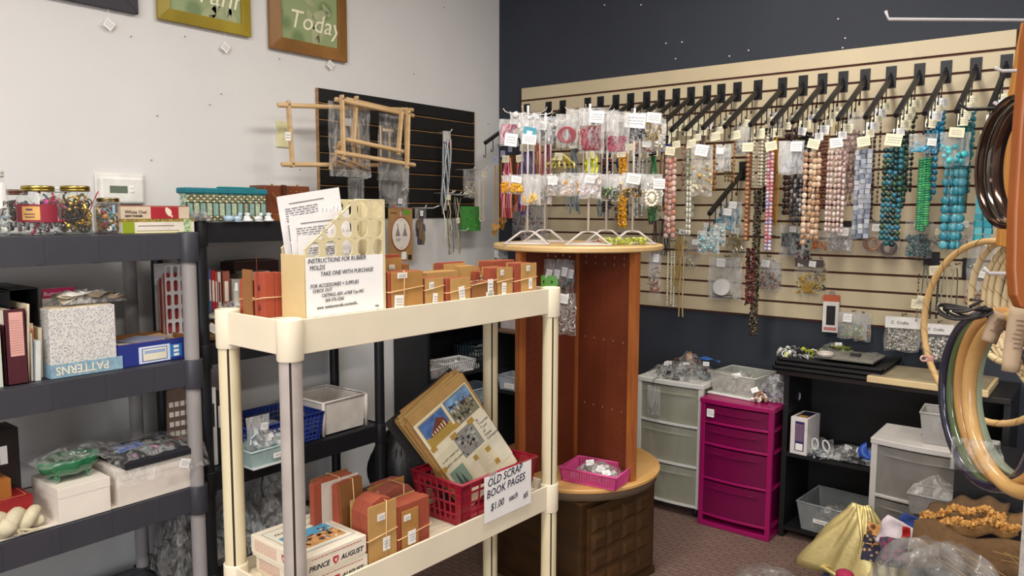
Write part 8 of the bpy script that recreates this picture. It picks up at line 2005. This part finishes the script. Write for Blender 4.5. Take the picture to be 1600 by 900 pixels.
# paper tags and black cord
for (px, py, lb, tl, dp) in ((1553, 512, 'buff paper collar label on the honey tan hoop', .35, 1.24), (1585, 530, 'long buff paper label with print on the front tan hoop', .1, 1.18)):
    T = thing('hoop_label', lb, 'label', AD(px, py, dp)); T.rotation_euler = (0, tl, math.atan2(RH.y, RH.x))
    lw, lh = (.032, .05) if px < 1560 else (.034, .10)
    MB().grid(6, 8, lambda u, v: ((u-.5)*lw*(1-.2*v), -.008*math.sin(PI*u)-.01*(v-.5)**2, (.5-v)*lh)).build('paper', mt('#a08a70', .7), T, solid=.0006)
    mb = MB(); r2 = random.Random(px)
    for r in range(7): mb.box((r2.uniform(-.003, .003), -.011, .3*lh-.07*lh*r), (lw*.55, .0006, .0016))
    mb.build('printed_lines', mt('#6a5040', .7), T)
T = thing('knotted_cord', 'knotted black cord looped round the tops of the big hoops', 'cord', AD(1515, 487, 1.25)); rg = random.Random(5); mb = MB()
for k in range(4):
    mb.tube([RH*(.024*math.cos(a)*(1+.2*k)-.004*k)+Vector((0, 0, .008*math.sin(a)+.004*math.sin(2*a+k)))-DH*(.02*math.sin(a+k)) for a in [q*PI/9 for q in range(18)]], .0022, 6, True)
mb.tube([RH*.0+Vector((0, 0, .008)), RH*.02+Vector((0, 0, .018)), RH*.0+Vector((0, 0, .02))], .003, 6)
mb.tube([RH*.075+Vector((0, 0, .0)), RH*.11+Vector((0, 0, .008)), RH*.15+Vector((0, 0, .005))], .0026, 6)
mb.build('cord_loops', mt('#1c1613', .6), T, stuff=True)
# orange wooden board and the near orange hoop rim
OR = wood('#9a6420', '#ad7630', (3, 3, 3), .4); OR2 = wood('#80400e', '#8f4c16', (3, 3, 3), .35)
T = thing('wooden_board', 'tall slanted orange brown wooden board at the right edge of the view', 'board', AD(1562, 384, 1.62))
P = [AD(1562, 384, 1.62), AD(1600, 392, 1.62), AD(1640, 392, 1.62), AD(1640, 30, 1.62), AD(1602, 34, 1.62), AD(1581, 150, 1.62)]
MB().prism([p-P[0] for p in P], tuple(DH*.015)).build('board', OR, T, .001)
T = thing('wooden_hoop', 'rounded orange wooden rim nearest the camera at the right edge', 'hoop', AD(1584, 250, .95))
P = [AD(1620, -10, .95), AD(1606, 60, .95), AD(1594, 200, .95), AD(1586, 330, .95), AD(1584, 420, .95), AD(1587, 462, .95), AD(1596, 482, .95), AD(1620, 486, .95), AD(1660, 470, .95), AD(1660, -10, .95)]
B0 = AD(1584, 250, .95)
MB().prism([p-B0 for p in P], tuple(DH*.018)).build('rim', OR2, T, .003)
# fixture rail with hooks
HKW = mt('#b8b2b0', .35)
def lhk(label, pa, pb, pc, dep, mat, r_=.003):
    A, B_, C_ = AD(*pa, dep), AD(*pb, dep), AD(*pc, dep); T = thing('fixture_hook', label, 'hook', A); MB().tube([A-A, B_-A, C_-A], r_, 8).build('hook_rod', mat, T)
lhk('long white metal hook crossing the top right corner', (1640, 32), (1388, 30), (1384, 17), 1.2, HKW, .0026)
lhk('short white hook tip at the top of the orange board', (1640, 109), (1566, 111), (1555, 106), 1.5, HKW, .0035)
lhk('black metal hook reaching left above the chrome rings', (1640, 166), (1512, 171), (1500, 162), 1.35, BM, .003)
lhk('lower white hook tip just under the black one', (1640, 165), (1562, 166), (1553, 160), 1.5, HKW, .0035)
lhk('white metal hook carrying the reed hoops', (1640, 428), (1545, 427), (1537, 418), 1.6, HKW, .004)
T = thing('hoop_fitting', 'pink plastic clip on the side of the large thin reed hoop', 'clip', AD(1444, 560, 1.74)); MB().tube([Vector((0, 0, 0))+RH*(.008*math.cos(a))+Vector((0, 0, .006*math.sin(a))) for a in [k*PI/6 for k in range(12)]], .0022, 6, True).build('clip_ring', mt('#c9a09a', .4), T); MB().box(RH*.014, (.014, .01, .012)).build('clip_body', mt('#c08a80', .4), T, .002)
